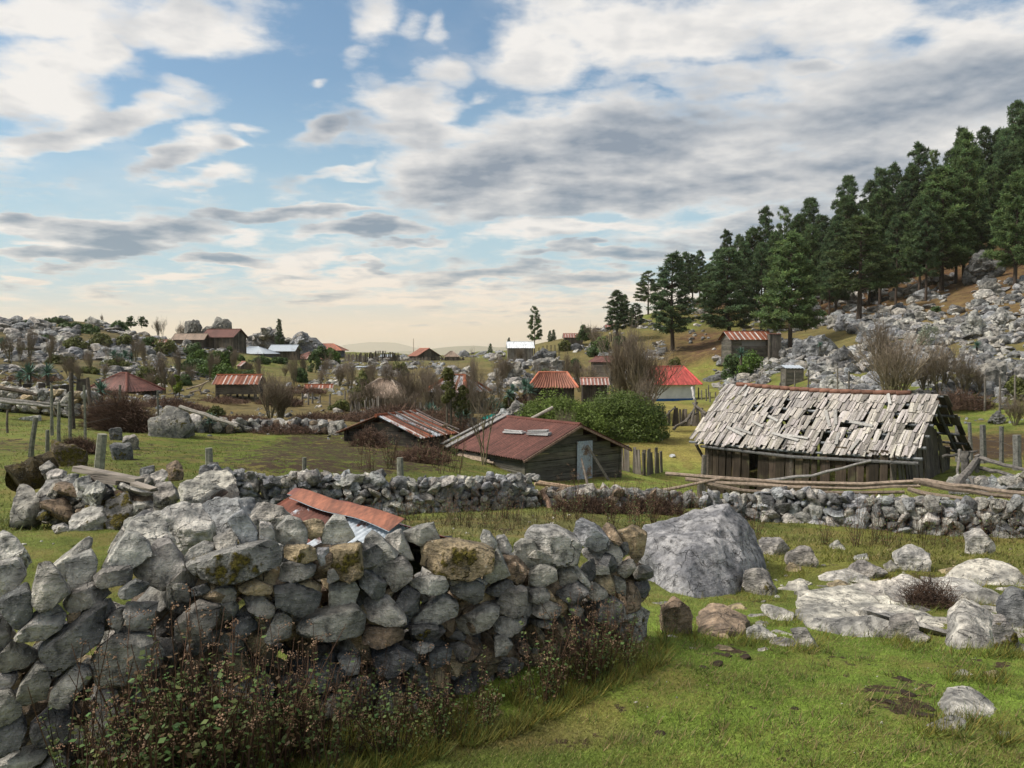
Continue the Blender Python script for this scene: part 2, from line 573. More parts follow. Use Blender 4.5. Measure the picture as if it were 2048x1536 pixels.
def rock_material(name, scale=1.0, bst=0.8):
    m, t = base_mat(name)
    tc = t.n('ShaderNodeTexCoord').outputs['Object']
    geo = t.n('ShaderNodeNewGeometry')
    at = t.n('ShaderNodeAttribute', attribute_name='Col')
    big = t.noise(tc, 3.0 * scale, 4, 0.6)
    mid = t.noise(tc, 13.0 * scale, 6, 0.68)
    fin = t.noise(tc, 60.0 * scale, 3, 0.7)
    st = t.n('ShaderNodeMapping', {'Vector': tc, 'Scale': (2.0, 2.0, 12.0), 'Rotation': (0.3, 0.35, 0)}).outputs[0]
    strata = t.noise(st, 1.6 * scale, 5, 0.62)
    c = t.mix(t.mr(big, 0.36, 0.64), (0.58, 0.57, 0.56, 1), (1.36, 1.30, 1.20, 1))
    c = t.mix(1.0, at.outputs['Color'], c, 'MULTIPLY')
    gm_ = t.mr(mid, 0.32, 0.66, 0.50, 1.42, smooth=False)
    c = t.mix(1.0, c, t.n('ShaderNodeCombineXYZ', {0: gm_, 1: gm_, 2: gm_}).outputs[0], 'MULTIPLY')
    # dark lichen film and pale lichen specks
    dk = t.mr(t.m('ADD', t.m('SUBTRACT', 1.0, mid), t.m('MULTIPLY', big, 0.5)), 0.80, 0.96)
    c = t.mix(t.m('MULTIPLY', dk, 0.72), c, (0.055, 0.055, 0.055, 1))
    sp = t.mr(fin, 0.60, 0.74)
    c = t.mix(t.m('MULTIPLY', sp, 0.55), c, (0.60, 0.58, 0.53, 1))
    dk2 = t.mr(fin, 0.42, 0.30)
    c = t.mix(t.m('MULTIPLY', dk2, 0.5), c, (0.09, 0.09, 0.09, 1))
    # cracks
    cw = t.n('ShaderNodeVectorMath', {0: t.n('ShaderNodeTexNoise', {'Vector': tc, 'Scale': 5.0 * scale, 'Detail': 4.0}).outputs[1], 3: 0.30 / scale},
             operation='SCALE').outputs[0]
    cn = t.n('ShaderNodeVectorMath', {0: tc, 1: cw}, operation='ADD').outputs[0]
    vo = t.n('ShaderNodeTexVoronoi', {'Vector': cn, 'Scale': 3.2 * scale}, feature='DISTANCE_TO_EDGE').outputs[0]
    cr = t.m('MULTIPLY', t.mr(vo, 0.022, 0.0), t.mr(strata, 0.45, 0.6))
    c = t.mix(t.m('MULTIPLY', cr, 0.45), c, (0.05, 0.048, 0.045, 1))
    # moss where the attribute asks for it
    ms = t.mr(t.m('ADD', t.m('MULTIPLY', at.outputs['Alpha'], 1.0), t.m('ADD', t.m('SUBTRACT', mid, 0.5), t.m('MULTIPLY', t.m('SUBTRACT', big, .5), 1.4))), 0.42, 0.56)
    mc = t.mix(t.mr(fin, 0.35, 0.65), (0.035, 0.028, 0.010, 1), (0.16, 0.13, 0.025, 1))
    c = t.mix(ms, c, mc)
    h = t.m('ADD', t.m('MULTIPLY', mid, 0.6), t.m('ADD', t.m('MULTIPLY', fin, 0.18), t.m('MULTIPLY', strata, 0.5)))
    h = t.m('SUBTRACT', h, t.m('MULTIPLY', cr, 0.5))
    h = t.m('ADD', h, t.m('MULTIPLY', ms, 0.25))
    finish(t, c, 0.92, h, bst, 0.07 / scale, spec=0.2)
    return m


M_ROCK = rock_material('limestone', 1.0, 1.0)
M_ROCKFAR = rock_material('limestone_far', 0.28, 1.0)


def simple_mat(name, sc=(1, 1, 1), nscale=6.0, lo=0.6, hi=1.35, rough=0.9, bstr=0.4, bdist=0.01, spec=0.2, transl=0.0, rnd=0.0, fine=0.0):
    m, t = base_mat(name)
    tc = t.n('ShaderNodeTexCoord').outputs['Object']
    mp = t.n('ShaderNodeMapping', {'Vector': tc, 'Scale': sc}).outputs[0]
    at = t.n('ShaderNodeAttribute', attribute_name='Col').outputs['Color']
    n = t.noise(mp, nscale, 6, 0.65)
    g = t.mr(n, 0.3, 0.7, lo, hi, smooth=False)
    if rnd:
        oi = t.n('ShaderNodeObjectInfo').outputs['Random']
        g = t.m('MULTIPLY', g, t.mr(oi, 0, 1, 1 - rnd, 1 + rnd, smooth=False))
    c = t.mix(1.0, at, t.n('ShaderNodeCombineXYZ', {0: g, 1: g, 2: g}).outputs[0], 'MULTIPLY')
    finish(t, c, rough, n if bstr else None, bstr, bdist, spec=spec, transl=transl)
    return m


def wood_mat(name, sc):
    m, t = base_mat(name)
    tc = t.n('ShaderNodeTexCoord').outputs['Object']
    mp = t.n('ShaderNodeMapping', {'Vector': tc, 'Scale': sc}).outputs[0]
    at = t.n('ShaderNodeAttribute', attribute_name='Col').outputs['Color']
    g1 = t.noise(mp, 1.0, 6, 0.7, 0.4)
    g2 = t.noise(tc, 2.3, 4, 0.6)
    g = t.m('ADD', t.mr(g1, 0.3, 0.7, 0.35, 1.35, smooth=False), t.mr(g2, 0.3, 0.7, -0.25, 0.25, smooth=False))
    c = t.mix(1.0, at, t.n('ShaderNodeCombineXYZ', {0: g, 1: g, 2: g}).outputs[0], 'MULTIPLY')
    c = t.mix(t.mr(g1, 0.42, 0.33), c, (0.018, 0.014, 0.010, 1))
    c = t.mix(t.m('MULTIPLY', t.mr(g2, 0.55, 0.72), 0.35), c, (0.13, 0.135, 0.06, 1))
    finish(t, c, 0.88, g1, 0.7, 0.015, spec=0.2)
    return m


M_WOODH = wood_mat('weathered_planks_level', (1.2, 1.2, 26))
M_WOODV = wood_mat('weathered_planks_upright', (26, 26, 1.2))
M_POLE = simple_mat('weathered_pole', nscale=14, lo=0.45, hi=1.4, bstr=0.6)
M_SHINGLE = simple_mat('split_shingle', sc=(1, 1, 1), nscale=22, lo=0.55, hi=1.3, bstr=0.8, bdist=0.012)
M_LEAF = simple_mat('leaf', nscale=2.0, lo=0.75, hi=1.2, rough=0.6, bstr=0, spec=0.25, transl=0.25, rnd=0.12)
M_NEEDLE = simple_mat('pine_needles', nscale=0.6, lo=0.7, hi=1.25, rough=0.7, bstr=0, spec=0.15, transl=0.35, rnd=0.25)
M_BARK = simple_mat('bark', sc=(1, 1, .3), nscale=9, lo=0.5, hi=1.4, bstr=0.8, bdist=0.03)
M_DRY = simple_mat('dry_stalks', nscale=5, lo=0.7, hi=1.3, rough=0.9, bstr=0, transl=0.1, rnd=0.15)
M_AGAVE = simple_mat('agave_leaf', nscale=3, lo=0.8, hi=1.2, rough=0.55, bstr=0, spec=0.4)
M_TILE = simple_mat('clay_tile', nscale=5, lo=0.6, hi=1.3, bstr=0.5)
M_PAINT = simple_mat('painted_render', nscale=2.5, lo=0.85, hi=1.1, bstr=0.15)
M_BLADE = simple_mat('grass_blade', nscale=1.5, lo=0.7, hi=1.3, rough=0.6, bstr=0, spec=0.2, transl=0.3)


def rust_mat():
    m, t = base_mat('rusty_corrugated_iron')
    tc = t.n('ShaderNodeTexCoord').outputs['Object']
    at = t.n('ShaderNodeAttribute', attribute_name='Col')
    n1 = t.noise(tc, 2.6, 6, 0.65)
    n2 = t.noise(tc, 18, 5, 0.7)
    # alpha channel = how much zinc is left
    z = t.mr(t.m('ADD', at.outputs['Alpha'], t.m('ADD', t.m('MULTIPLY', t.m('SUBTRACT', n1, 0.5), 1.5), t.m('MULTIPLY', t.m('SUBTRACT', n2, .5), .5))), 0.45, 0.6)
    g = t.mr(n2, 0.3, 0.7, 0.6, 1.35, smooth=False)
    mp = t.n('ShaderNodeMapping', {'Vector': tc, 'Scale': (9, 1.0, 1.0)}).outputs[0]
    n3 = t.noise(mp, 1.0, 4, 0.6)
    g = t.m('MULTIPLY', g, t.mr(n3, 0.3, 0.7, 0.6, 1.4, smooth=False))
    g = t.m('MULTIPLY', g, t.mr(n1, 0.3, 0.7, 0.75, 1.2, smooth=False))
    c = t.mix(1.0, at.outputs['Color'], t.n('ShaderNodeCombineXYZ', {0: g, 1: g, 2: g}).outputs[0], 'MULTIPLY')
    zc = t.mix(t.mr(n2, 0.35, 0.65), (0.30, 0.34, 0.38, 1), (0.46, 0.50, 0.54, 1))
    c = t.mix(z, c, zc)
    finish(t, c, 0.62, n2, 0.25, 0.005, spec=0.35)
    return m


M_RUST = rust_mat()


def ground_mat():
    m, t = base_mat('pasture')
    tc = t.n('ShaderNodeTexCoord').outputs['Object']
    at = t.n('ShaderNodeAttribute', attribute_name='Col')
    n1 = t.noise(tc, 1.3, 6, 0.62)
    n2 = t.noise(tc, 9.0, 6, 0.7)
    n3 = t.noise(tc, 55.0, 4, 0.7)
    n0 = t.noise(tc, 0.22, 4, 0.6)
    g = t.m('MULTIPLY', t.mr(n3, 0.3, 0.7, 0.45, 1.5, smooth=False), t.mr(n2, 0.3, 0.7, 0.7, 1.25, smooth=False))
    c = t.mix(1.0, at.outputs['Color'], t.n('ShaderNodeCombineXYZ', {0: g, 1: g, 2: g}).outputs[0], 'MULTIPLY')
    nm = t.noise(tc, 3.2, 6, 0.72)
    gm_ = t.mr(nm, 0.3, 0.7, 0.60, 1.35, smooth=False)
    c = t.mix(1.0, c, t.n('ShaderNodeCombineXYZ', {0: gm_, 1: gm_, 2: gm_}).outputs[0], 'MULTIPLY')
    # yellowed tufts
    c = t.mix(t.m('MULTIPLY', t.mr(n1, 0.46, 0.62), 0.55), c, (0.185, 0.135, 0.050, 1))
    # bare trampled soil
    s = t.mr(t.m('ADD', at.outputs['Alpha'], t.m('ADD', t.m('MULTIPLY', t.m('SUBTRACT', n2, 0.5), 1.8), t.m('MULTIPLY', t.m('SUBTRACT', nm, 0.5), 2.6))), 0.50, 0.66)
    sc = t.mix(t.mr(n3, 0.3, 0.7), (0.022, 0.015, 0.010, 1), (0.085, 0.058, 0.036, 1))
    c = t.mix(s, c, sc)
    h = t.m('ADD', t.m('MULTIPLY', n2, 0.6), t.m('MULTIPLY', n3, 0.35))
    finish(t, c, 0.95, h, 0.8, 0.04, spec=0.1)
    return m


M_GROUND = ground_mat()
GREEN = np.array([0.125, 0.155, 0.032])
YEL = np.array([0.235, 0.200, 0.055])
OLIVE = np.array([0.115, 0.115, 0.035])
BROWN = np.array([0.135, 0.085, 0.042])
LITTER = np.array([0.095, 0.050, 0.030])

ZONES = [  # px, py, rx, ry, colour, weight
    (1024, 1000, 3000, 260, OLIVE, 0.35),
    (1350, 900, 160, 90, YEL, 0.95), (1320, 840, 120, 40, YEL, 0.8), (1310, 960, 130, 40, np.array([.15, .19, .04]), .9),
    (1420, 760, 110, 50, np.array([.16, .16, .04]), .9), (1330, 700, 120, 35, LITTER, .8),
    (500, 800, 420, 50, np.array([.13, .13, .04]), .9), (450, 808, 90, 16, GREEN, .9), (620, 775, 80, 15, GREEN, .8),
    (150, 680, 420, 60, np.array([.10, .085, .04]), .95), (800, 740, 200, 40, np.array([.12, .11, .05]), .8),
    (1750, 560, 500, 110, LITTER, .97), (1500, 690, 140, 30, LITTER, .9), (1950, 640, 200, 60, np.array([.13, .085, .04]), .9),
    (1800, 700, 300, 60, np.array([.14, .12, .05]), .9), (1980, 840, 130, 25, GREEN, .7), (1980, 890, 110, 28, BROWN * .55, .97),
    (1980, 950, 110, 25, GREEN, .7), (1750, 1110, 330, 60, np.array([.15, .15, .035]), .85), (600, 900, 330, 45, np.array([.105, .135, .022]), .95),
    (560, 825, 260, 34, np.array([.15, .105, .055]), .8), (1050, 1050, 220, 30, np.array([.14, .13, .05]), .8),
    (1500, 1400, 700, 170, np.array([.122, .175, .028]), .9), (1170, 690, 150, 55, np.array([.13, .11, .045]), .95), (1000, 770, 260, 50, np.array([.13, .105, .05]), .9), (1150, 760, 200, 40, np.array([.135, .115, .045]), .8), (60, 700, 300, 80, np.array([.10, .085, .045]), .8), (700, 800, 520, 62, np.array([.125, .10, .045]), .85), (1010, 830, 90, 50, np.array([.13, .10, .05]), .8), (1150, 1440, 120, 60, YEL * .8, .5), (900, 1470, 500, 40, np.array([.13, .125, .04]), .7),
    (150, 1100, 300, 60, np.array([.11, .135, .028]), .8)]
MUDS = [(700, 908, 290, 50, .70), (520, 890, 150, 24, .45), (330, 905, 120, 30, .42), (1024, 1480, 1200, 120, .16), (1700, 1180, 500, 90, .2), (200, 900, 300, 60, .25), (1600, 900, 500, 60, .12), (20, 890, 70, 18, .5), (40, 925, 50, 10, .3), (1980, 890, 110, 26, .7), (1800, 1390, 80, 45, .68),
        (1480, 1300, 45, 16, .52), (1720, 1320, 60, 16, .52), (1700, 1350, 40, 12, .3), (700, 1480, 620, 34, .42), (1930, 1330, 110, 16, .45),
        (1420, 1120, 50, 15, .3), (1690, 1150, 40, 14, .38), (900, 1060, 160, 26, .35), (360, 1110, 100, 30, .5), (1650, 1130, 60, 14, .3), (1400, 1310, 40, 12, .36),
        (1100, 1060, 200, 20, .25), (1900, 1095, 160, 14, .25), (550, 1400, 500, 60, .5), (1230, 1400, 90, 50, .36), (300, 840, 260, 30, .25), (1750, 600, 400, 60, .15)]


def groundcol(x, y, z):
    px, py = proj(x, y, z)
    c = np.tile(GREEN[None], (len(x), 1))
    wob = fbm(p2(x, y), 0.35, 3, 31) * 0.5
    for a, b, rx, ry, cc, wt in ZONES:
        e = ((px - a) / rx) ** 2 + ((py - b) / ry) ** 2 + wob * 0.7
        k = np.clip(1.5 - e, 0, 1)[:, None] * wt
        c = c * (1 - k) + cc[None] * k
    v = 1 + 0.30 * fbm(p2(x, y), 0.9, 4, 77)
    c = c * v[:, None]
    mud = np.zeros(len(x))
    for a, b, rx, ry, wt in MUDS:
        e = ((px - a) / rx) ** 2 + ((py - b) / ry) ** 2 + wob * 0.6
        mud = np.maximum(mud, np.clip(1.4 - e, 0, 1) * wt)
    return c, mud


def build_ground():
    rr = np.concatenate([np.linspace(0.0, 1.45, 6), np.geomspace(1.5, 400, 620), np.geomspace(430, 24000, 50)])
    aa = np.concatenate([np.linspace(-180, -56, 32)[:-1], np.linspace(-56, 56, 400), np.linspace(56, 180, 32)[1:]])
    A, Rr = np.meshgrid(np.radians(aa), rr)
    x = (np.sin(A) * Rr).ravel()
    y = (np.cos(A) * Rr).ravel()
    z = hgt(x, y)
    nr, na = A.shape
    i = np.arange(nr - 1)[:, None] * na
    j = np.arange(na - 1)[None]
    F = np.stack([i + j, i + j + 1, i + na + j + 1, i + na + j], -1).reshape(-1, 4)[:, ::-1]
    c, mud = groundcol(x, y, z)
    C = np.concatenate([c, mud[:, None]], 1)
    o = mk('ground', np.stack([x, y, z], -1), [F], M_GROUND, None, C, True)
    tag(o, kind='structure')


build_ground()


def far_ridge(name, d, prof, depth):
    """a far mountain ridge as a closed relief: profile in photo pixels, real distance d"""
    prof = np.array(prof, float)
    xs = np.linspace(prof[0, 0], prof[-1, 0], 160)
    ys = np.interp(xs, prof[:, 0], prof[:, 1])
    mb = MB()
    rows = []
    for k, (dd, f) in enumerate([(-depth, 0), (-depth * .5, .55), (0, 1), (depth * .5, .5), (depth, 0)]):
        pts = np.array([P(a, b, d) for a, b in zip(xs, ys)])
        base = -700
        z = base + (pts[:, 2] + 12 * fbm(p2(pts[:, 0], pts[:, 1]), 1 / 600., 3, 4) - base) * f
        rows.append(np.stack([pts[:, 0] * (1 + dd / d), pts[:, 1] + dd, z], -1))
    V = np.array(rows)
    m, n = V.shape[:2]
    i = np.arange(m - 1)[:, None] * n
    j = np.arange(n - 1)[None]
    F = np.stack([i + j, i + j + 1, i + n + j + 1, i + n + j], -1).reshape(-1, 4)
    o = mk(name, V.reshape(-1, 3), [F], M_GROUND, None, np.array([.07, .09, .05, 0]), True)
    tag(o, kind='structure')


far_ridge('mountain', 14000, [(560, 712), (650, 700), (690, 690), (740, 684), (790, 686), (830, 696), (880, 703), (960, 706)], 2500)
far_ridge('hill', 9000, [(300, 715), (700, 706), (860, 697), (950, 692), (1050, 694), (1200, 690), (1400, 700)], 1500)
#@@PART2@@
# ------------------------------------------------------------------ rocks
def radial(dirs, N, D, p=14.0):
    dots = dirs @ N.T
    r = D[None] / np.maximum(dots, 1e-3)
    k = np.power(np.minimum(1.0 / r, 1e3), p).sum(1)
    return np.power(k, -1.0 / p)


def rock_hull(pts3, lvl=6, rough=.06, p=60.0, strata=0.0, seed=1):
    """a rock given by the corners of its convex body (photo pixel, distance)"""
    W = np.array([P(*q) for q in pts3])
    c = W.mean(0)
    Q = W - c
    n = len(Q)
    N, D = [], []
    for i in range(n):
        for j in range(i + 1, n):
            for k in range(j + 1, n):
                nn = np.cross(Q[j] - Q[i], Q[k] - Q[i])
                l = np.linalg.norm(nn)
                if l < 1e-6:
                    continue
                nn = nn / l
                dd = nn @ Q[i]
                if dd < 0:
                    nn, dd = -nn, -dd
                if (Q @ nn).max() <= dd + 1e-5:
                    if not any(abs(a @ nn) > .9995 and abs(b - dd) < 1e-3 for a, b in zip(N, D)):
                        N.append(nn)
                        D.append(max(dd, .02))
    size = float(np.cbrt(np.prod(np.ptp(Q, axis=0))))
    rs_ = np.random.default_rng(seed)
    for _ in range(22):
        v = np.array([rs_.uniform(-1, 1), rs_.uniform(-1, .2), rs_.uniform(-.1, 1)])
        v /= np.linalg.norm(v)
        N.append(v)
        D.append((Q @ v).max() * rs_.uniform(.80, .95))
    dirs, F = ico(lvl)
    rr = radial(dirs, np.array(N), np.array(D), p)
    L = dirs * rr[:, None]
    f1 = fbm(L / size, 1.7, 5, seed, .55)
    rd = 1 - np.abs(fbm(L / size, 3.2, 4, seed + 9))
    rd2 = 1 - np.abs(fbm(L / size, 8.0, 3, seed + 19))
    nz = (f1 * .9 + (rd - .7) * .9 + (rd2 - .7) * .35) * rough * size
    if strata:
        ax = L @ np.array([.45, .25, .85])
        nz += np.sin(ax / size * 22 + 3 * fbm(L / size, 2.0, 2, seed + 4)) * strata * size
    L = L + dirs * nz[:, None]
    return L + c, F, c


TONES = {0: (0.40, 0.39, 0.365), 1: (0.285, 0.275, 0.258), 2: (0.15, 0.152, 0.155), 3: (0.34, 0.275, 0.18), 4: (0.24, 0.185, 0.135), 5: (0.43, 0.415, 0.385),
         6: (0.28, 0.29, 0.305)}


def hull2(pts):
    pts = sorted(map(tuple, pts))
    def half(ps):
        h = []
        for p in ps:
            while len(h) >= 2 and (h[-1][0] - h[-2][0]) * (p[1] - h[-2][1]) - (h[-1][1] - h[-2][1]) * (p[0] - h[-2][0]) <= 0:
                h.pop()
            h.append(p)
        return h
    a = half(pts)
    b = half(pts[::-1])
    return np.array(a[:-1] + b[:-1])


def rock_poly(poly, d, thick=None, lvl=4, front=None, rough=0.05, sink=0.0, p=48.0, tilt=0.35, rs=None, strata=0.0, chips=3):
    """a rock whose outline, seen from the south at distance d, is the given pixel polygon; returns verts (world), faces"""
    rs = rs or np.random.default_rng(int(poly[0][0] * 7 + poly[0][1] * 13 + len(poly)) & 0xffffff)
    W = np.array([P(a, b, d) for a, b in poly])
    c = W.mean(0)
    view = np.array([c[0], c[1], 0.0])
    view /= np.linalg.norm(view)
    right = np.array([view[1], -view[0], 0.0])
    q = np.stack([(W - c) @ right, (W - c)[:, 2]], 1)
    q = hull2(q)
    if sink:
        lo = q[:, 1].min()
        hi = q[:, 1].max()
        q[:, 1] = np.where(q[:, 1] < lo + 0.35 * (hi - lo), q[:, 1] - sink * (hi - lo), q[:, 1])
    cen = q.mean(0)
    q = q - cen
    c = c + right * cen[0] + np.array([0, 0, 1]) * cen[1]
    size = math.sqrt(np.ptp(q[:, 0]) * np.ptp(q[:, 1]))
    T = (thick if thick else 0.85) * size / 2
    N, D = [], []
    n = len(q)
    for i in range(n):
        a, b = q[i], q[(i + 1) % n]
        e = b - a
        nn = np.array([e[1], -e[0]])
        L = np.linalg.norm(nn)
        if L < 1e-6:
            continue
        nn /= L
        dd = nn @ a
        t = rs.uniform(-tilt, tilt)
        v = np.array([nn[0], nn[1], t])
        l = np.linalg.norm(v)
        N.append(v / l)
        D.append(max(dd, 0.02) / l * 1.0)
    if front is None:
        v = np.array([rs.uniform(-.28, .28), rs.uniform(-.22, .32), 1.0])
        v /= np.linalg.norm(v)
        N.append(v)
        D.append(T * rs.uniform(.46, .6))
        for _ in range(rs.integers(1, 3)):
            v = np.array([rs.uniform(-.8, .8), rs.uniform(-.5, .8), 1.0])
            v /= np.linalg.norm(v)
            N.append(v)
            D.append(T * rs.uniform(0.50, 0.80))
    else:
        for v, k in front:
            v = np.array(v, float)
            v /= np.linalg.norm(v)
            N.append(v)
            D.append(T * k)
    for _ in range(3):
        v = np.array([rs.uniform(-.6, .6), rs.uniform(-.5, .5), -1.0])
        v /= np.linalg.norm(v)
        N.append(v)
        D.append(T * rs.uniform(0.7, 1.0))
    q3 = np.concatenate([np.column_stack([q, np.full(len(q), T * .7)]), np.column_stack([q, np.full(len(q), -T * .6)])])
    for _ in range(chips):
        v = np.array([rs.uniform(-1, 1), rs.uniform(-.8, 1), rs.uniform(.1, .9)])
        v /= np.linalg.norm(v)
        N.append(v)
        D.append(max((q3 @ v).max() * rs.uniform(.70, .86), .02))
    # the top of a stone is broken by a facet or two as well
    v = np.array([rs.uniform(-.3, .3), 1.0, rs.uniform(.5, 1.0)])
    v /= np.linalg.norm(v)
    N.append(v)
    D.append(max(q[:, 1].max() * abs(v[1]) * rs.uniform(.85, 1.05) + T * v[2] * .35, .02))
    dirs, F = ico(lvl)
    r = radial(dirs, np.array(N), np.array(D), p)
    local = dirs * r[:, None]
    s0 = rs.integers(0, 1000)
    nz = fbm(local / size, 2.6, 4, s0) * rough * size
    rd = np.abs(fbm(local / size, 5.0, 3, s0 + 5))
    nz = nz - (0.12 - np.minimum(rd, 0.12)) * rough * 2.0 * size
    if strata:
        ph = local[:, 1] / size * 14 + 2.5 * fbm(local / size, 2.0, 2, s0 + 9)
        nz = nz + np.sin(ph * 2) * strata * size * (0.5 + 0.5 * fbm(local / size, 1.5, 2, s0 + 3))
    local = local + dirs * nz[:, None]
    Wd = c[None] + local[:, 0:1] * right[None] + local[:, 1:2] * np.array([[0, 0, 1.0]]) - local[:, 2:3] * view[None]
    return Wd, F, c


def tone(t, rs=None, v=0.12):
    c = np.array(TONES[t])
    k = 1 + RNG.uniform(-v, v)
    return c * k * np.array([1 + RNG.uniform(-.03, .03), 1, 1 + RNG.uniform(-.03, .03)])


def generic_rock(seed, lvl=2, flat=0.8):
    rs = np.random.default_rng(seed)
    dirs, F = ico(lvl)
    K = 11
    N = rs.normal(size=(K, 3))
    N /= np.linalg.norm(N, axis=1)[:, None]
    D = rs.uniform(0.55, 0.95, K)
    r = radial(dirs, N, D, 80)
    r = np.minimum(r, 1.25)
    L = dirs * r[:, None]
    L = L + dirs * (fbm(L, 2.6, 4, seed) * 0.085)[:, None]
    L[:, 2] *= flat
    return L, F


PROTO = {l: [generic_rock(100 + i, l, 0.85) for i in range(14)] for l in (1, 2, 3)}


def rotm(rs, tilt=0.5):
    e = Euler((rs.uniform(-tilt, tilt), rs.uniform(-tilt, tilt), rs.uniform(0, 6.28)))
    return np.array(e.to_matrix())


def scatter_rocks(mb, pts, sizes, lvl, rs, tones=(0, 1, 1, 6, 2), moss=0.1, tilt=0.5, flat=(0.5, 1.0), sink=0.2):
    for p, s in zip(pts, sizes):
        V, F = PROTO[lvl][rs.integers(0, 14)]
        sc = np.array([rs.uniform(.7, 1.3), rs.uniform(.7, 1.2), rs.uniform(*flat)]) * s / 2
        Vw = (V * sc) @ rotm(rs, tilt).T + np.asarray(p) + np.array([0, 0, s * (0.5 - sink) * 0.5])
        c = np.append(tone(tones[rs.integers(0, len(tones))]), rs.uniform(-.2, moss))
        mb.add(Vw, [F], c)


# ---- the foreground dry-stone wall: every traced stone is a part
SX = 4.2667
def fr(n, pts):
    ox, oy = {1: (0, 1040), 2: (0, 1280), 3: (440, 1020), 4: (440, 1280), 5: (880, 1020)}[n]
    return [(ox + a / SX, oy + b / SX) for a, b in pts]


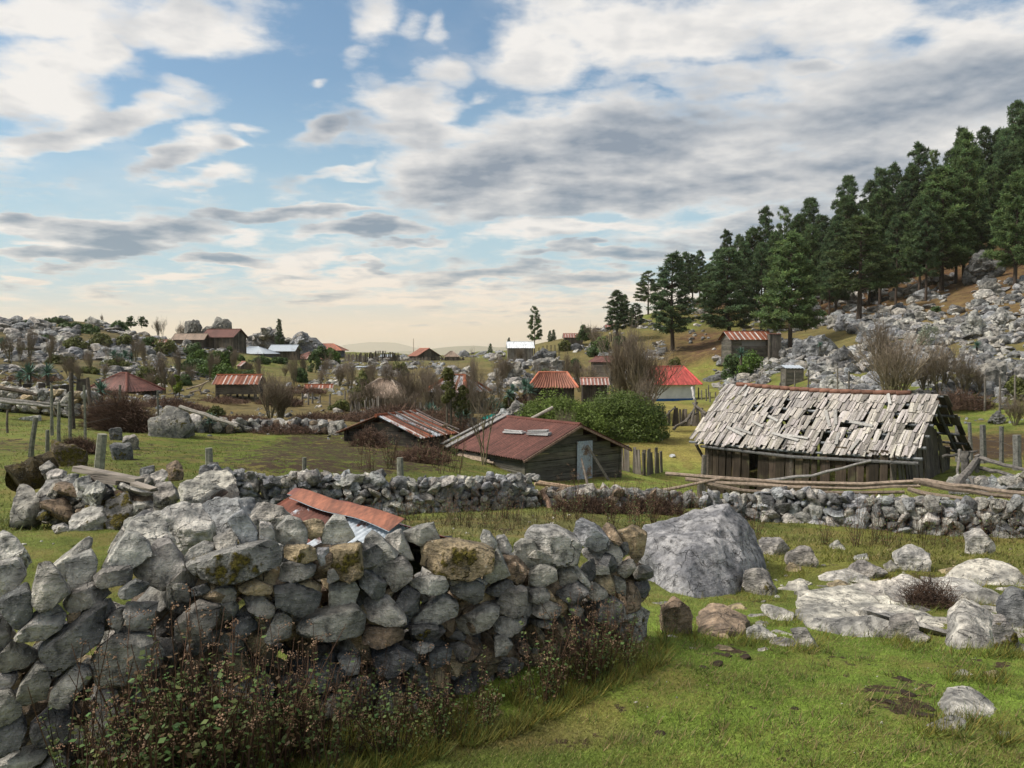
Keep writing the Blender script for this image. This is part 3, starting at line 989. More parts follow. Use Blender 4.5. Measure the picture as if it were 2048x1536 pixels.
STONES = [
 (1, 0, .0, [(-60,350),(160,340),(215,490),(150,580),(10,670),(-60,660)]),
 (1, 2, .1, [(-20,690),(120,640),(230,590),(270,640),(270,830),(200,900),(130,910),(60,830)]),
 (1, 2, .0, [(-80,790),(50,820),(105,960),(60,1060),(0,1130),(-80,1150)]),
 (1, 1, .1, [(110,990),(200,880),(380,750),(480,740),(565,840),(520,940),(380,1015),(180,1000)]),
 (1, 0, .0, [(330,370),(440,380),(520,520),(610,640),(480,710),(350,745),(280,690),(270,600)]),
 (1, 0, -.1, [(385,470),(460,380),(650,240),(740,160),(795,200),(760,300),(600,480),(450,525)]),
 (1, 0, -.1, [(560,330),(780,270),(825,360),(780,580),(700,630),(610,600),(560,450)]),
 (1, 1, .0, [(540,700),(620,600),(780,560),(975,590),(980,640),(860,720),(640,765),(560,740)]),
 (1, 4, .0, [(570,820),(660,770),(690,790),(680,840),(580,870)]),
 (1, 2, .15, [(350,1090),(380,1030),(500,960),(850,730),(920,760),(870,1000),(800,1090),(430,1315),(380,1220)]),
 (1, 1, .0, [(-20,1140),(100,1020),(250,1110),(355,1190),(200,1260),(50,1290),(-20,1240)]),
 (1, 1, .1, [(-60,1300),(150,1320),(160,1360),(80,1430),(-60,1490)]),
 (1, 1, .0, [(310,1230),(400,1260),(440,1370),(410,1480),(390,1540),(200,1570),(130,1500),(180,1380)]),
 (1, 0, -.1, [(870,390),(940,260),(1080,130),(1180,140),(1280,230),(1290,300),(1130,400),(960,425)]),
 (1, 1, .0, [(800,470),(870,420),(1110,410),(1130,470),(1120,550),(900,580),(820,540)]),
 (1, 2, .1, [(1000,600),(1150,520),(1300,570),(1200,630),(1080,670),(1010,650)]),
 (1, 1, .15, [(1120,400),(1300,250),(1450,190),(1550,330),(1590,490),(1500,570),(1330,560),(1150,460)]),
 (1, 1, .0, [(1560,330),(1620,240),(1730,190),(1830,220),(1830,300),(1700,350),(1590,400)]),
 (1, 0, .0, [(1830,160),(1990,95),(2030,150),(2020,260),(1900,315),(1850,280)]),
 (3, 1, .28, [(-280,430),(-130,380),(150,330),(440,290),(530,340),(500,500),(350,550),(0,620),(-200,540)]),
 (1, 1, .1, [(910,820),(990,770),(1080,760),(1060,870),(1000,960),(930,880)]),
 (1, 1, .0, [(1080,690),(1350,735),(1320,860),(1250,960),(1100,900),(1060,780)]),
 (1, 1, .0, [(850,1060),(1000,960),(1290,1000),(1390,1130),(1380,1240),(1250,1380),(840,1370),(800,1150)]),
 (1, 1, .0, [(1500,840),(1700,720),(1880,760),(1860,870),(1750,980),(1600,1050),(1500,1000)]),
 (1, 1, .1, [(460,1400),(640,1230),(780,1290),(770,1360),(640,1460),(540,1560),(420,1540)]),
 (1, 2, .1, [(1630,590),(1770,555),(1800,600),(1640,640)]),
 (3, 1, .0, [(-80,680),(0,640),(100,640),(140,700),(130,780),(0,790)]),
 (2, 1, .0, [(-60,440),(80,430),(180,560),(185,650),(60,700),(-60,720)]),
 (2, 2, .1, [(-60,730),(190,650),(235,760),(150,900),(-40,970)]),
 (2, 2, .1, [(260,670),(430,580),(600,650),(640,740),(600,880),(420,880),(280,800)]),
 (2, 0, .1, [(-60,1000),(230,955),(430,950),(330,1060),(150,1150),(-60,1150)]),
 (2, 1, .1, [(330,1080),(460,950),(520,970),(600,1040),(580,1150),(330,1150)]),
 (2, 1, .0, [(830,430),(1010,430),(1010,550),(880,570),(830,500)]),
 (2, 1, .0, [(770,600),(850,580),(1100,650),(960,850),(880,880),(770,760)]),
 (2, 1, .1, [(640,740),(700,750),(720,880),(640,890)]),
 (3, 6, -.2, [(70,80),(190,0),(240,60),(320,180),(310,290),(190,310),(140,200)]),
 (3, 0, -.1, [(340,100),(430,110),(470,200),(470,290),(400,320),(330,290)]),
 (3, 0, .0, [(480,140),(590,60),(690,90),(740,180),(740,290),(590,310),(480,270)]),
 (3, 3, .0, [(690,100),(800,75),(900,110),(870,210),(780,250),(740,230)]),
 (3, 0, .0, [(850,190),(960,65),(1080,90),(1150,230),(1040,300),(900,325)]),
 (3, 3, .2, [(540,310),(810,300),(830,440),(700,450),(550,420)]),
 (3, 1, .0, [(520,450),(700,440),(830,500),(800,570),(650,600),(500,590)]),
 (3, 3, .25, [(850,320),(1190,300),(1225,350),(1210,540),(1100,600),(1000,500),(850,500)]),
 (3, 6, .0, [(820,320),(940,330),(930,440),(860,480),(830,420)]),
 (3, 1, .0, [(910,600),(920,520),(970,500),(1030,590),(940,625)]),
 (3, 1, .1, [(1240,230),(1290,190),(1400,260),(1530,370),(1500,410),(1230,480),(1220,350)]),
 (3, 0, -.1, [(1420,210),(1540,170),(1600,280),(1660,440),(1560,400),(1400,260)]),
 (3, 0, .1, [(1560,190),(1820,110),(1880,270),(1700,290),(1600,250)]),
 (3, 3, .22, [(1660,350),(1740,280),(1950,250),(2200,300),(2330,370),(2320,500),(2180,560),(1850,550),(1680,450)]),
 (3, 1, .0, [(1360,450),(1560,410),(1640,500),(1640,570),(1480,690),(1420,600)]),
 (3, 2, .1, [(1180,560),(1230,500),(1420,630),(1400,740),(1330,770),(1200,640)]),
 (3, 0, -.1, [(930,630),(1140,600),(1190,680),(1140,830),(1000,850),(935,840)]),
 (3, 3, .1, [(600,690),(650,610),(760,600),(870,660),(850,730),(640,740)]),
 (3, 2, .1, [(460,640),(600,620),(650,740),(870,740),(850,830),(680,900),(480,800)]),
 (3, 3, .0, [(150,640),(290,590),(430,650),(460,700),(430,730),(300,690),(190,705)]),
 (3, 1, .0, [(160,730),(350,710),(470,820),(460,900),(400,920),(260,840)]),
 (3, 1, .0, [(470,880),(560,870),(610,920),(600,1080),(430,1150),(380,1080)]),
 (3, 0, .0, [(660,960),(760,880),(1000,850),(1160,830),(1240,930),(1220,1080),(1150,1100),(700,1060)]),
 (3, 0, .0, [(1180,790),(1430,760),(1590,930),(1580,970),(1420,970),(1240,900)]),
 (3, 2, -.2, [(1490,790),(1560,660),(1710,720),(1690,870),(1640,900),(1490,880)]),
 (3, 0, .0, [(1600,620),(1700,570),(1920,580),(1955,680),(1850,715),(1720,700)]),
 (3, 1, .1, [(1660,880),(1890,710),(2030,800),(2020,900),(1800,975),(1650,960)]),
 (3, 4, .1, [(1230,1000),(1500,980),(1600,1060),(1560,1120),(1350,1150),(1220,1100)]),
 (3, 2, .2, [(1600,980),(1860,980),(1860,1060),(1700,1110)]),
 (3, 1, .1, [(1610,1150),(1700,1120),(1840,1150),(1800,1200),(1700,1220)]),
 (3, 2, .0, [(1740,1240),(1830,1180),(1980,1180),(1960,1300),(1820,1360)]),
 (3, 0, .0, [(1000,1230),(1200,1260),(1180,1400),(1050,1380)]),
 (3, 2, .1, [(700,1370),(870,1310),(1080,1420),(1000,1520),(800,1536)]),
 (3, 2, .0, [(100,940),(250,910),(340,1010),(200,1090),(100,1050)]),
 (4, 1, .0, [(1100,360),(1280,310),(1290,480),(1220,570),(1110,590),(1060,500)]),
 (4, 1, .0, [(830,570),(950,480),(1050,460),(1020,640),(830,660)]),
 (4, 1, .1, [(1370,420),(1440,420),(1490,600),(1380,700),(1310,600)]),
 (4, 3, .0, [(1460,490),(1520,455),(1580,490),(1550,560),(1490,570)]),
 (4, 1, .1, [(1570,580),(1700,545),(1710,620),(1620,650)]),
 (4, 2, .1, [(1300,130),(1500,60),(1660,140),(1640,240),(1450,310),(1340,270)]),
 (5, 0, .0, [(340,250),(370,170),(430,200),(490,290),(470,350),(400,310)]),
 (5, 1, .0, [(480,230),(560,220),(620,340),(590,385),(500,350)]),
 (5, 1, .12, [(630,300),(700,245),(800,270),(850,350),(840,450),(770,490),(650,440)]),
 (5, 0, -.2, [(710,230),(790,150),(1000,160),(1150,210),(1205,300),(1160,460),(1000,465),(860,440),(840,320)]),
 (5, 6, -.1, [(1150,200),(1160,110),(1200,80),(1300,125),(1440,240),(1440,330),(1320,345),(1200,290)]),
 (5, 4, .0, [(1360,150),(1430,110),(1510,180),(1555,270),(1530,300),(1440,240)]),
 (5, 3, -.1, [(1500,190),(1640,140),(1765,210),(1740,380),(1680,440),(1620,380),(1560,270)]),
 (5, 1, .0, [(1210,350),(1440,340),(1500,280),(1560,370),(1540,460),(1330,480)]),
 (5, 2, .0, [(1530,290),(1600,260),(1620,350),(1560,400)]),
 (5, 1, .0, [(1510,480),(1640,400),(1680,500),(1600,585),(1510,540)]),
 (5, 4, .0, [(530,380),(640,400),(750,510),(680,630),(600,560)]),
 (5, 0, .0, [(370,560),(490,320),(520,400),(600,550),(440,620)]),
 (5, 1, .0, [(760,520),(870,470),(990,500),(1000,600),(880,650),(760,640)]),
 (5, 1, .0, [(1000,500),(1110,470),(1170,560),(1150,655),(1020,650)]),
 (5, 0, .0, [(1110,460),(1150,460),(1290,640),(1270,680),(1180,580)]),
 (5, 1, .1, [(1240,550),(1290,470),(1440,480),(1450,550),(1400,550)]),
 (5, 3, .0, [(1270,570),(1450,550),(1490,640),(1480,710),(1350,640)]),
 (5, 1, .0, [(1470,540),(1580,610),(1590,740),(1500,690)]),
 (5, 1, .0, [(1230,700),(1300,620),(1430,700),(1430,740),(1250,770)]),
 (5, 2, .0, [(85,600),(200,560),(380,640),(360,740),(290,800),(90,690)]),
 (5, 0, .0, [(200,570),(300,570),(420,630),(330,660),(250,620)]),
 (5, 2, .0, [(370,680),(560,590),(620,600),(630,690),(560,740),(420,720)]),
 (5, 1, .0, [(620,610),(740,680),(740,870),(660,905),(520,870),(470,790)]),
 (5, 1, .1, [(750,680),(900,670),(950,750),(870,800),(760,770)]),
 (5, 1, .0, [(750,790),(930,770),(1070,850),(1020,920),(880,920),(760,870)]),
 (5, 2, .1, [(970,700),(1100,640),(1200,610),(1270,690),(1160,800),(1060,760)]),
 (5, 1, .0, [(110,950),(350,810),(390,860),(510,830),(500,880),(420,990),(280,1060),(150,1040)]),
 (5, 1, .0, [(440,960),(520,900),(740,930),(750,990),(600,1060),(470,1020)]),
 (5, 1, .0, [(1080,770),(1230,850),(1200,910),(1100,860)]),
 (5, 1, .0, [(760,930),(960,950),(930,1010),(790,980)]),
 (5, 1, .0, [(460,1080),(560,1060),(620,1150),(570,1240),(470,1230)]),
 (5, 1, .1, [(1230,800),(1450,730),(1560,800),(1580,900),(1480,980),(1270,900)]),
 (5, 0, .1, [(830,1420),(930,1400),(960,1460),(870,1510)]),
 (5, 1, .1, [(1330,1300),(1400,1260),(1390,1380),(1320,1400)]),
 (5, 1, .1, [(1620,1310),(1720,1230),(1740,1340),(1660,1360)]),
]


def wall_d(px):
    """distance of the foreground wall's face below a given photo column"""
    return float(np.interp(px, [-80, 0, 300, 640, 1000, 1270, 1330], [3.05, 3.12, 3.32, 3.65, 4.15, 4.72, 4.95]))


def front_wall():
    t = empty('stone_wall', (0, 3.6, 0))
    tag(t, 'large grey dry-stone wall with mossy capstones running across the foreground', 'stone wall', kind='thing')
    items = []
    for f, tn, moss, poly in STONES:
        pp = fr(f, poly)
        a = np.array(pp)
        area = np.ptp(a[:, 0]) * np.ptp(a[:, 1])
        items.append((area, tn, moss, pp))
    items.sort(key=lambda q: -q[0])
    rest = MB()
    for k, (area, tn, moss, pp) in enumerate(items):
        a = np.array(pp)
        # grow the traced outline a little so that neighbours touch
        cc = a.mean(0)
        a = cc + (a - cc) * 1.04
        cx, cy = a.mean(0)
        d = wall_d(cx) + 0.06
        top = np.interp(cx, [0, 200, 350, 500, 800, 1100, 1290], [1130, 1080, 1080, 1040, 1040, 1060, 1070])
        d += 0.10 * np.clip((1400 - cy) / 300, 0, 1) + (0.10 if cy < top + 60 else 0) + RNG.uniform(-.03, .03)
        big = area > 3000
        V, F, c = rock_poly([tuple(q) for q in a], d, 0.95, 4 if big else 3, rough=0.030, p=150, tilt=.12, strata=.003, chips=2)
        col = np.append(tone(tn, v=.24), 0.0)
        C = np.tile(col, (len(V), 1))
        # moss and lichen film sits on the upper part of some stones
        C[:, 3] = moss + (0.12 if moss > 0.15 else 0)
        if k < 99:
            mk('stone', V, [F], M_ROCK, t, C, True, loc=c - np.array([0, 3.6, 0])) if False else stone_obj(V, F, C, c, t)
        else:
            rest.add(V, [F], C)
    # packing behind and between the face stones
    rs = np.random.default_rng(3)
    for k in range(900):
        px = rs.uniform(-60, 1290)
        lay = rs.integers(0, 3)
        topy = np.interp(px, [0, 120, 230, 350, 500, 700, 800, 1000, 1100, 1290], [1180, 1230, 1200, 1130, 1120, 1095, 1120, 1110, 1100, 1110])
        boty = np.interp(px, [0, 640, 1000, 1290], [1570, 1490, 1420, 1320])
        py = rs.uniform(topy + 22, boty)
        if lay == 0 and px < 200 and py < 1400:
            continue
        if px < 200 and 1190 < py < 1330 and rs.random() < .8:
            continue
        d = wall_d(px) + [0.23, 0.38, 0.52][lay] + rs.uniform(-.04, .04)
        p = P(px, py, d)
        s = rs.uniform(.12, .24)
        scatter_rocks(rest, [p - np.array([0, 0, s * .12])], [s], 2, rs, (1, 1, 2, 4, 3), 0.3, 1.2)
    o = rest.build('packing_stones', M_ROCK, t, True, None)
    o.location = (0, -3.6, 0)
    tag(o, kind='stuff')


def stone_obj(V, F, C, c, t):
    o = mk('stone', V, [F], M_ROCK, t, C, True, loc=c)
    o.location = Vector(c) - t.location
    return o


front_wall()

# ---- free-standing boulders traced in the near pasture
BZ = 2.56
BOULD = [
 # label, tone, moss, lift of detail, polygon in zoom units, strata
 ('huge sloping grey boulder behind the right end of the near wall', 6, .0, [(60,450),(60,390),(250,310),(420,255),(540,270),(600,330),(650,430),(700,500),(700,660),(560,785),(330,785),(170,725),(66,620)]),
 ('low mossy skirt of rock at the right foot of the huge sloping boulder', 1, .25, [(600,620),(690,600),(760,680),(800,735),(700,750),(590,740)]),
 ('square grey rock in the grass right behind the huge boulder', 1, .05, [(680,470),(800,450),(850,500),(790,545),(680,540)]),
 ('jagged grey rock with dark cracks right of the square one', 1, .1, [(800,560),(860,510),(950,500),(990,560),(980,595),(880,605)]),
 ('small rounded tan rock in front of the jagged cracked one', 3, .0, [(810,625),(850,590),(905,610),(870,632)]),
 ('small grassy pale rock below the distant dry-stone wall', 0, .2, [(1040,490),(1090,465),(1140,500),(1100,515),(1040,515)]),
 ('blocky pale grey boulder with brown stems over its right edge', 0, .05, [(1370,540),(1420,510),(1570,540),(1560,600),(1480,625),(1390,600)]),
 ('low smooth grey boulder left of the blocky pale one', 1, .1, [(1140,640),(1170,565),(1300,590),(1340,620),(1250,660),(1150,665)]),
 ('small grey stone between the low smooth and the blocky boulders', 1, .0, [(1320,600),(1360,570),(1400,600),(1370,630)]),
 ('small flat stone lying above the low smooth boulder', 0, .0, [(1170,555),(1240,540),(1250,560),(1180,572)]),
 ('upright pale rock with grass on it against the distant stone wall', 0, .2, [(1740,440),(1830,405),(1890,480),(1860,530),(1740,540)]),
 ('smooth layered grey rock at the right edge of the pasture', 1, .0, [(1810,610),(1850,575),(1960,590),(2030,640),(1950,680),(1830,655)]),
 ('low tan ledge left of the smooth layered rock', 3, .0, [(1600,630),(1700,600),(1800,610),(1790,650),(1660,655)]),
 ('broad flat whitish slab with fine dark cracks in the lawn', 5, -.1, [(870,760),(940,695),(1060,700),(1180,715),(1220,690),(1290,720),(1400,830),(1360,900),(1290,950),(1130,945),(900,925)]),
 ('white weathered hump of rock behind the cracked slab', 5, .0, [(1310,690),(1430,625),(1500,660),(1570,690),(1560,760),(1450,810),(1350,780)]),
 ('white pitted ledge with plants at the right of the pasture', 5, .05, [(1620,670),(1700,620),(1830,640),(1900,720),(1850,800),(1700,790)]),
 ('tall pale boulder with vertical flutes at the right edge', 0, .12, [(1640,860),(1650,770),(1710,740),(1830,800),(1920,850),(1890,1000),(1800,1020),(1700,1040),(1640,1010)]),
 ('dark grey boulder behind the tall fluted one', 2, .1, [(1890,790),(1970,720),(2060,730),(2120,900),(2000,930),(1920,850)]),
 ('mossy rock touching the right side of the tall fluted boulder', 1, .4, [(1880,860),(1950,850),(2020,960),(2030,1040),(1900,1010)]),
 ('smooth grey rock beside the thorny shrub at the slab edge', 1, .0, [(1340,960),(1360,870),(1480,845),(1500,900),(1420,975)]),
 ('loose angular stone on the grass in front of the thorny shrub', 1, .0, [(1430,955),(1480,925),(1560,955),(1510,998)]),
 ('low tan rock touching the back edge of the cracked slab', 3, .0, [(1030,700),(1110,680),(1185,710),(1110,735)]),
 ('wedge shaped stone at the lower left corner of the cracked slab', 1, .0, [(840,920),(930,910),(1010,1012),(900,1000)]),
 ('brown layered boulder on the grass below the huge sloping one', 4, .05, [(355,960),(370,830),(430,770),(620,840),(660,890),(600,965),(450,975)]),
 ('flat pale rock joined to the right of the brown layered boulder', 0, .0, [(610,935),(680,900),(780,940),(740,978),(640,972)]),
 ('brown rounded boulder at the right end of the near wall', 4, .1, [(180,800),(250,740),(340,810),(350,880),(280,950),(190,930)]),
 ('pale broken rock left of the cracked slab', 0, .1, [(710,850),(750,805),(880,830),(870,880),(800,875)]),
 ('pale stone lying flat in the near grass', 0, .0, [(1670,1150),(1720,1125),(1780,1140),(1700,1162)]),
 ('pale low stone in the grass near the right edge', 3, .0, [(1840,1150),(1900,1130),(1940,1160),(1880,1170)]),
 ('pale pointed boulder with a mossy ledge in the near grass at lower right', 0, .0, [(1570,1400),(1600,1310),(1660,1260),(1665,1190),(1740,1215),(1830,1222),(1890,1310),(1950,1320),(1940,1370),(1850,1390),(1700,1400)]),
 ('low rock with moss at the foot of the pale pointed boulder', 1, .25, [(1500,1432),(1640,1370),(1750,1380),(1720,1435),(1580,1448)]),
 ('small pale stone at the lower right below the pointed boulder', 5, .0, [(1925,1445),(1950,1440),(1970,1480),(1950,1492)]),
 ('pale footing stone at the extreme right under the mossy rock', 5, .0, [(1930,1000),(2040,985),(2060,1040),(1950,1035)]),
 ('white flat ledge at the extreme right above the dark boulder', 5, .0, [(1900,700),(2043,680),(2120,740),(1980,745)]),
]


HULLS = {
 'huge sloping grey boulder behind the right end of the near wall': [(1452, 1003, 9.5), (1405, 1010, 9.4), (1345, 1026, 9.3), (1285, 1046, 9.1), (1272, 1062, 9.0), (1500, 1050, 9.3), (1522, 1100, 9.3), (1268, 1140, 8.6), (1290, 1180, 8.3),
    (1325, 1205, 8.0), (1385, 1215, 7.55), (1465, 1215, 7.8), (1530, 1195, 8.5), (1345, 1112, 8.25), (1420, 1090, 8.45), (1300, 1100, 10.2), (1500, 1100, 10.3), (1280, 1190, 9.9), (1530, 1190, 10.1)],
 'broad flat whitish slab with fine dark cracks in the lawn': [(1592, 1180, 7.0), (1620, 1171, 7.15), (1680, 1176, 7.1), (1728, 1168, 7.1), (1760, 1182, 6.9), (1800, 1222, 6.3), (1790, 1250, 5.95), (1755, 1272, 5.7), (1690, 1272, 5.65),
    (1602, 1264, 5.75), (1588, 1238, 6.0), (1600, 1330, 6.8), (1780, 1320, 6.8), (1600, 1330, 5.9), (1780, 1330, 5.9)],
 'white weathered hump of rock behind the cracked slab': [(1755, 1175, 7.6), (1775, 1158, 7.7), (1808, 1143, 7.7), (1836, 1156, 7.6), (1868, 1168, 7.5), (1865, 1200, 6.9), (1815, 1222, 6.6), (1775, 1215, 6.6), (1770, 1260, 7.6), (1860, 1260, 7.6), (1770, 1270, 6.8), (1860, 1270, 6.8)],
 'white pitted ledge with plants at the right of the pasture': [(1880, 1165, 8.0), (1915, 1146, 8.1), (1965, 1150, 8.1), (1995, 1180, 7.8), (1980, 1212, 7.0), (1925, 1215, 6.9), (1880, 1190, 7.3), (1890, 1260, 8.0), (1990, 1260, 8.0), (1890, 1270, 7.2), (1990, 1270, 7.2)],
 'white flat ledge at the extreme right above the dark boulder': [(1985, 1175, 7.9), (2050, 1165, 7.9), (2100, 1175, 7.8), (2100, 1195, 7.0), (2010, 1195, 7.0), (1985, 1240, 7.8), (2100, 1240, 7.8), (2010, 1250, 7.1), (2100, 1250, 7.1)],
 'brown layered boulder on the grass below the huge sloping one': [(1395, 1225, 6.1), (1418, 1202, 6.2), (1450, 1208, 6.2), (1492, 1228, 6.1), (1508, 1248, 5.9), (1490, 1275, 5.45), (1430, 1280, 5.35), (1388, 1275, 5.5), (1400, 1320, 6.1), (1500, 1320, 6.1), (1440, 1245, 5.55)],
 'tall pale boulder with vertical flutes at the right edge': [(1892, 1235, 6.2), (1898, 1203, 6.3), (1918, 1188, 6.3), (1962, 1210, 6.2), (2000, 1232, 6.1), (1990, 1292, 5.55), (1955, 1300, 5.45), (1910, 1306, 5.4), (1890, 1296, 5.6), (1925, 1240, 5.7), (1900, 1320, 6.4), (1990, 1320, 6.4)],
 'pale pointed boulder with a mossy ledge in the near grass at lower right': [(1900, 1366, 4.25), (1920, 1372, 4.2), (1965, 1377, 4.25), (1990, 1410, 4.2), (2012, 1418, 4.1), (2008, 1440, 3.95), (1970, 1444, 3.8), (1905, 1446, 3.75), (1864, 1446, 3.9), (1873, 1412, 4.1), (1898, 1392, 4.2),
    (1900, 1500, 4.2), (2000, 1500, 4.2)],
}


def boulders():
    for i, (lab, tn, moss, poly) in enumerate(BOULD):
        pp = [(1250 + a / BZ, 900 + b / BZ) for a, b in poly]
        a = np.array(pp)
        cx = a[:, 0].mean()
        by = a[:, 1].max()
        g = G(cx, by - 2)
        wid = np.ptp(a[:, 0]) / FPX * g[1]
        hei = np.ptp(a[:, 1]) / FPX * g[1]
        flat = wid > 2.2 * hei
        d = g[1] + 0.33 * math.sqrt(wid * hei)
        front = None
        kw = {}
        if i == 0:
            d = g[1] + 0.55
            front = [((-.34, .80, .55), .46), ((.80, .50, .42), .60), ((-.05, .12, 1.0), .74), ((-.80, -.15, .75), .92), ((.42, -.05, .95), .78), ((-.30, -.55, .8), .85)]
            kw = dict(rough=0.075, thick=1.05, strata=.012, lvl=6)
        elif flat:
            kw = dict(thick=1.6, rough=.045)
            front = [((.05, .93, .50), .24), ((.3, .75, .7), .33), ((-.35, .8, .6), .30), ((0, .3, 1), .75)]
            d = g[1] + 0.45 * math.sqrt(wid * hei)
        else:
            kw = dict(rough=.06, strata=.012 if tn in (4, 0) else 0)
        lv = kw.pop('lvl', 5 if wid > .8 else 4)
        if lab in HULLS:
            hp = HULLS[lab]
            bm_ = max(q[1] for q in hp if q[1] <= by + 6)
            fr_ = min(q[2] for q in hp if abs(q[1] - bm_) < 12)
            kk = (g[1] - .03) / fr_
            hp = [(q[0], q[1], q[2] * kk) for q in hp]
            V, F, c = rock_hull(hp, 6 if wid > .9 else 5, rough=.042, strata=.004, seed=i + 3, p=170)
        else:
            V, F, c = rock_poly(pp, d, lvl=lv, front=front, sink=.22 if i else .08, **kw)
        C = np.tile(np.append(tone(tn, v=.05), moss), (len(V), 1))
        o = mk('boulder', V, [F], M_ROCK, None, C, True, loc=c)
        tag(o, lab, 'boulder')


boulders()
Z5 = 2.926
rs = np.random.default_rng(62)
for k in range(70):
    px = rs.uniform(1585, 2060)
    py = rs.uniform(1160, 1275) if k < 46 else rs.uniform(1200, 1300)
    if k >= 46:
        px = rs.uniform(1290, 1640)
    g = G(px, py)
    s_ = rs.uniform(.25, .95) if k < 46 else rs.uniform(.08, .25)
    m = MB()
    scatter_rocks(m, [g * 0], [s_], 3, rs, (5, 0, 5, 1) if k < 46 else (0, 3, 1), .25, .35, (.3, .6), .8)
    o = m.build('rock', M_ROCK, None, True)
    o.location = tuple(g)
    tag(o, 'low pale rock showing through the turf around the whitish slabs' if k < 46 else 'small broken stone in the turf between the brown boulder and the slabs', 'rock', 'pale rocks around the slabs' if k < 46 else 'broken stones in the turf')
OUT = [
 ('rounded grey boulder at the left foot of the mossy outcrop', 1, .1, 9.3, [(80,330),(130,270),(200,290),(250,400),(180,445),(90,400)]),
 ('long grey rock on top of the left outcrop', 1, .1, 9.6, [(230,300),(250,250),(420,250),(440,310),(330,350),(240,340)]),
 ('pale topped rock with mossy base in front of the left outcrop', 0, .22, 8.9, [(400,420),(560,360),(610,400),(620,500),(500,535),(420,480)]),
 ('rock thickly covered with yellow moss in the left outcrop', 1, .45, 9.0, [(610,390),(740,330),(775,390),(760,470),(640,505),(610,460)]),
 ('angular pale stone standing on the left outcrop', 0, .0, 9.3, [(440,230),(530,195),(560,260),(500,290),(440,280)]),
 ('rounded pale stone right of the angular one on the left outcrop', 0, .05, 9.0, [(500,310),(570,240),(630,270),(560,355)]),
 ('pointed grey stone at the back of the left outcrop', 1, .0, 10.4, [(225,155),(290,120),(330,160),(260,190)]),
 ('flat light stone behind the long grey rock', 0, .0, 10.2, [(270,200),(330,165),(390,190),(370,225),(290,222)]),
 ('thin pale slab in the middle of the left outcrop', 0, .1, 9.9, [(350,230),(400,195),(465,200),(440,235),(370,245)]),
 ('dark brown rock under the fallen planks', 4, .25, 9.2, [(760,330),(900,340),(915,400),(820,460),(765,400)]),
 ('grey rock left of the pale bulging boulders', 1, .1, 9.0, [(900,270),(1000,260),(1050,330),(980,375),(910,350)]),
 ('dark oblong stone on the wall beyond the planks', 2, .0, 13.0, [(825,165),(900,155),(905,190),(830,193)]),
 ('pale angular stone on the wall right of the dark oblong one', 0, .0, 12.6, [(880,200),(960,165),(980,210),(920,255),(880,240)]),
 ('light stone below the dark oblong one', 1, .1, 12.4, [(780,210),(880,200),(900,260),(820,275)]),
 ('brownish flat stone with yellow lichen behind the wall top', 4, .3, 13.4, [(980,160),(1050,125),(1070,160),(1060,200),(990,200)]),
 ('ridged pale boulder behind the near wall with dark hollows', 0, .08, 5.5, [(740,530),(790,450),(860,415),(980,500),(1020,565),(960,610),(840,610)]),
 ('large pale fluted boulder behind the ridged one', 0, .1, 6.0, [(860,420),(1050,355),(1150,370),(1220,420),(1240,500),(1150,570),(1000,570),(940,470)]),
 ('broad whitish boulder where the two walls meet', 5, .1, 8.3, [(1080,270),(1150,190),(1330,175),(1370,240),(1400,330),(1250,380),(1100,320)]),
 ('blue grey furrowed boulder beside the rusty iron roof', 6, .16, 6.7, [(1180,370),(1280,320),(1420,340),(1490,400),(1480,500),(1350,550),(1250,500)]),
 ('speckled pale rock left of the broad whitish boulder', 0, .12, 7.6, [(1060,250),(1200,235),(1320,300),(1200,345),(1080,320)]),
 ('cracked grey rock at the left end of the rusty iron roof', 1, .0, 6.1, [(1470,430),(1560,370),(1640,400),(1700,450),(1600,505),(1500,490)]),
 ('small striped rock behind the near wall left of the ridged boulder', 1, .0, 5.0, [(625,610),(700,540),(740,560),(700,605),(650,625)]),
 ('wide flat pale rock in the grass left behind the near wall', 5, .0, 5.6, [(-40,590),(30,558),(110,590),(180,655),(60,702),(-40,700)]),
 ('low pale rock in the grass in front of the mossy outcrop', 0, .25, 7.6, [(300,500),(370,490),(405,515),(330,530)]),
 ('small lichen covered stone on the near ledge behind the wall', 3, .1, 5.2, [(1330,570),(1400,540),(1420,580),(1360,610)]),
 ('brown rock filling the gap below the speckled boulder', 4, .2, 6.6, [(1180,540),(1300,520),(1330,590),(1200,610)]),
]
rsf = np.random.default_rng(44)
for lab, tn, moss, d, poly in OUT:
    pp = [(a / Z5, 880 + b / Z5) for a, b in poly]
    V, F, c = rock_poly(pp, d, lvl=5 if d < 9 else 4, rough=.07, strata=.02 if tn in (0, 5) and d < 9.2 else 0.008, thick=1.25, sink=.5, p=70, tilt=.5, front=[((rsf.uniform(-.5, .5), rsf.uniform(.6, 1.1), rsf.uniform(.5, 1)), rsf.uniform(.38, .55)), ((rsf.uniform(-.7, .1), rsf.uniform(-.1, .4), 1), rsf.uniform(.6, .9)), ((rsf.uniform(.0, .8), rsf.uniform(-.3, .3), 1), rsf.uniform(.6, .9))])
    o = mk('boulder', V, [F], M_ROCK, None, np.tile(np.append(tone(tn, v=.06), moss), (len(V), 1)), True, loc=c)
    tag(o, lab, 'boulder')
rs = np.random.default_rng(61)
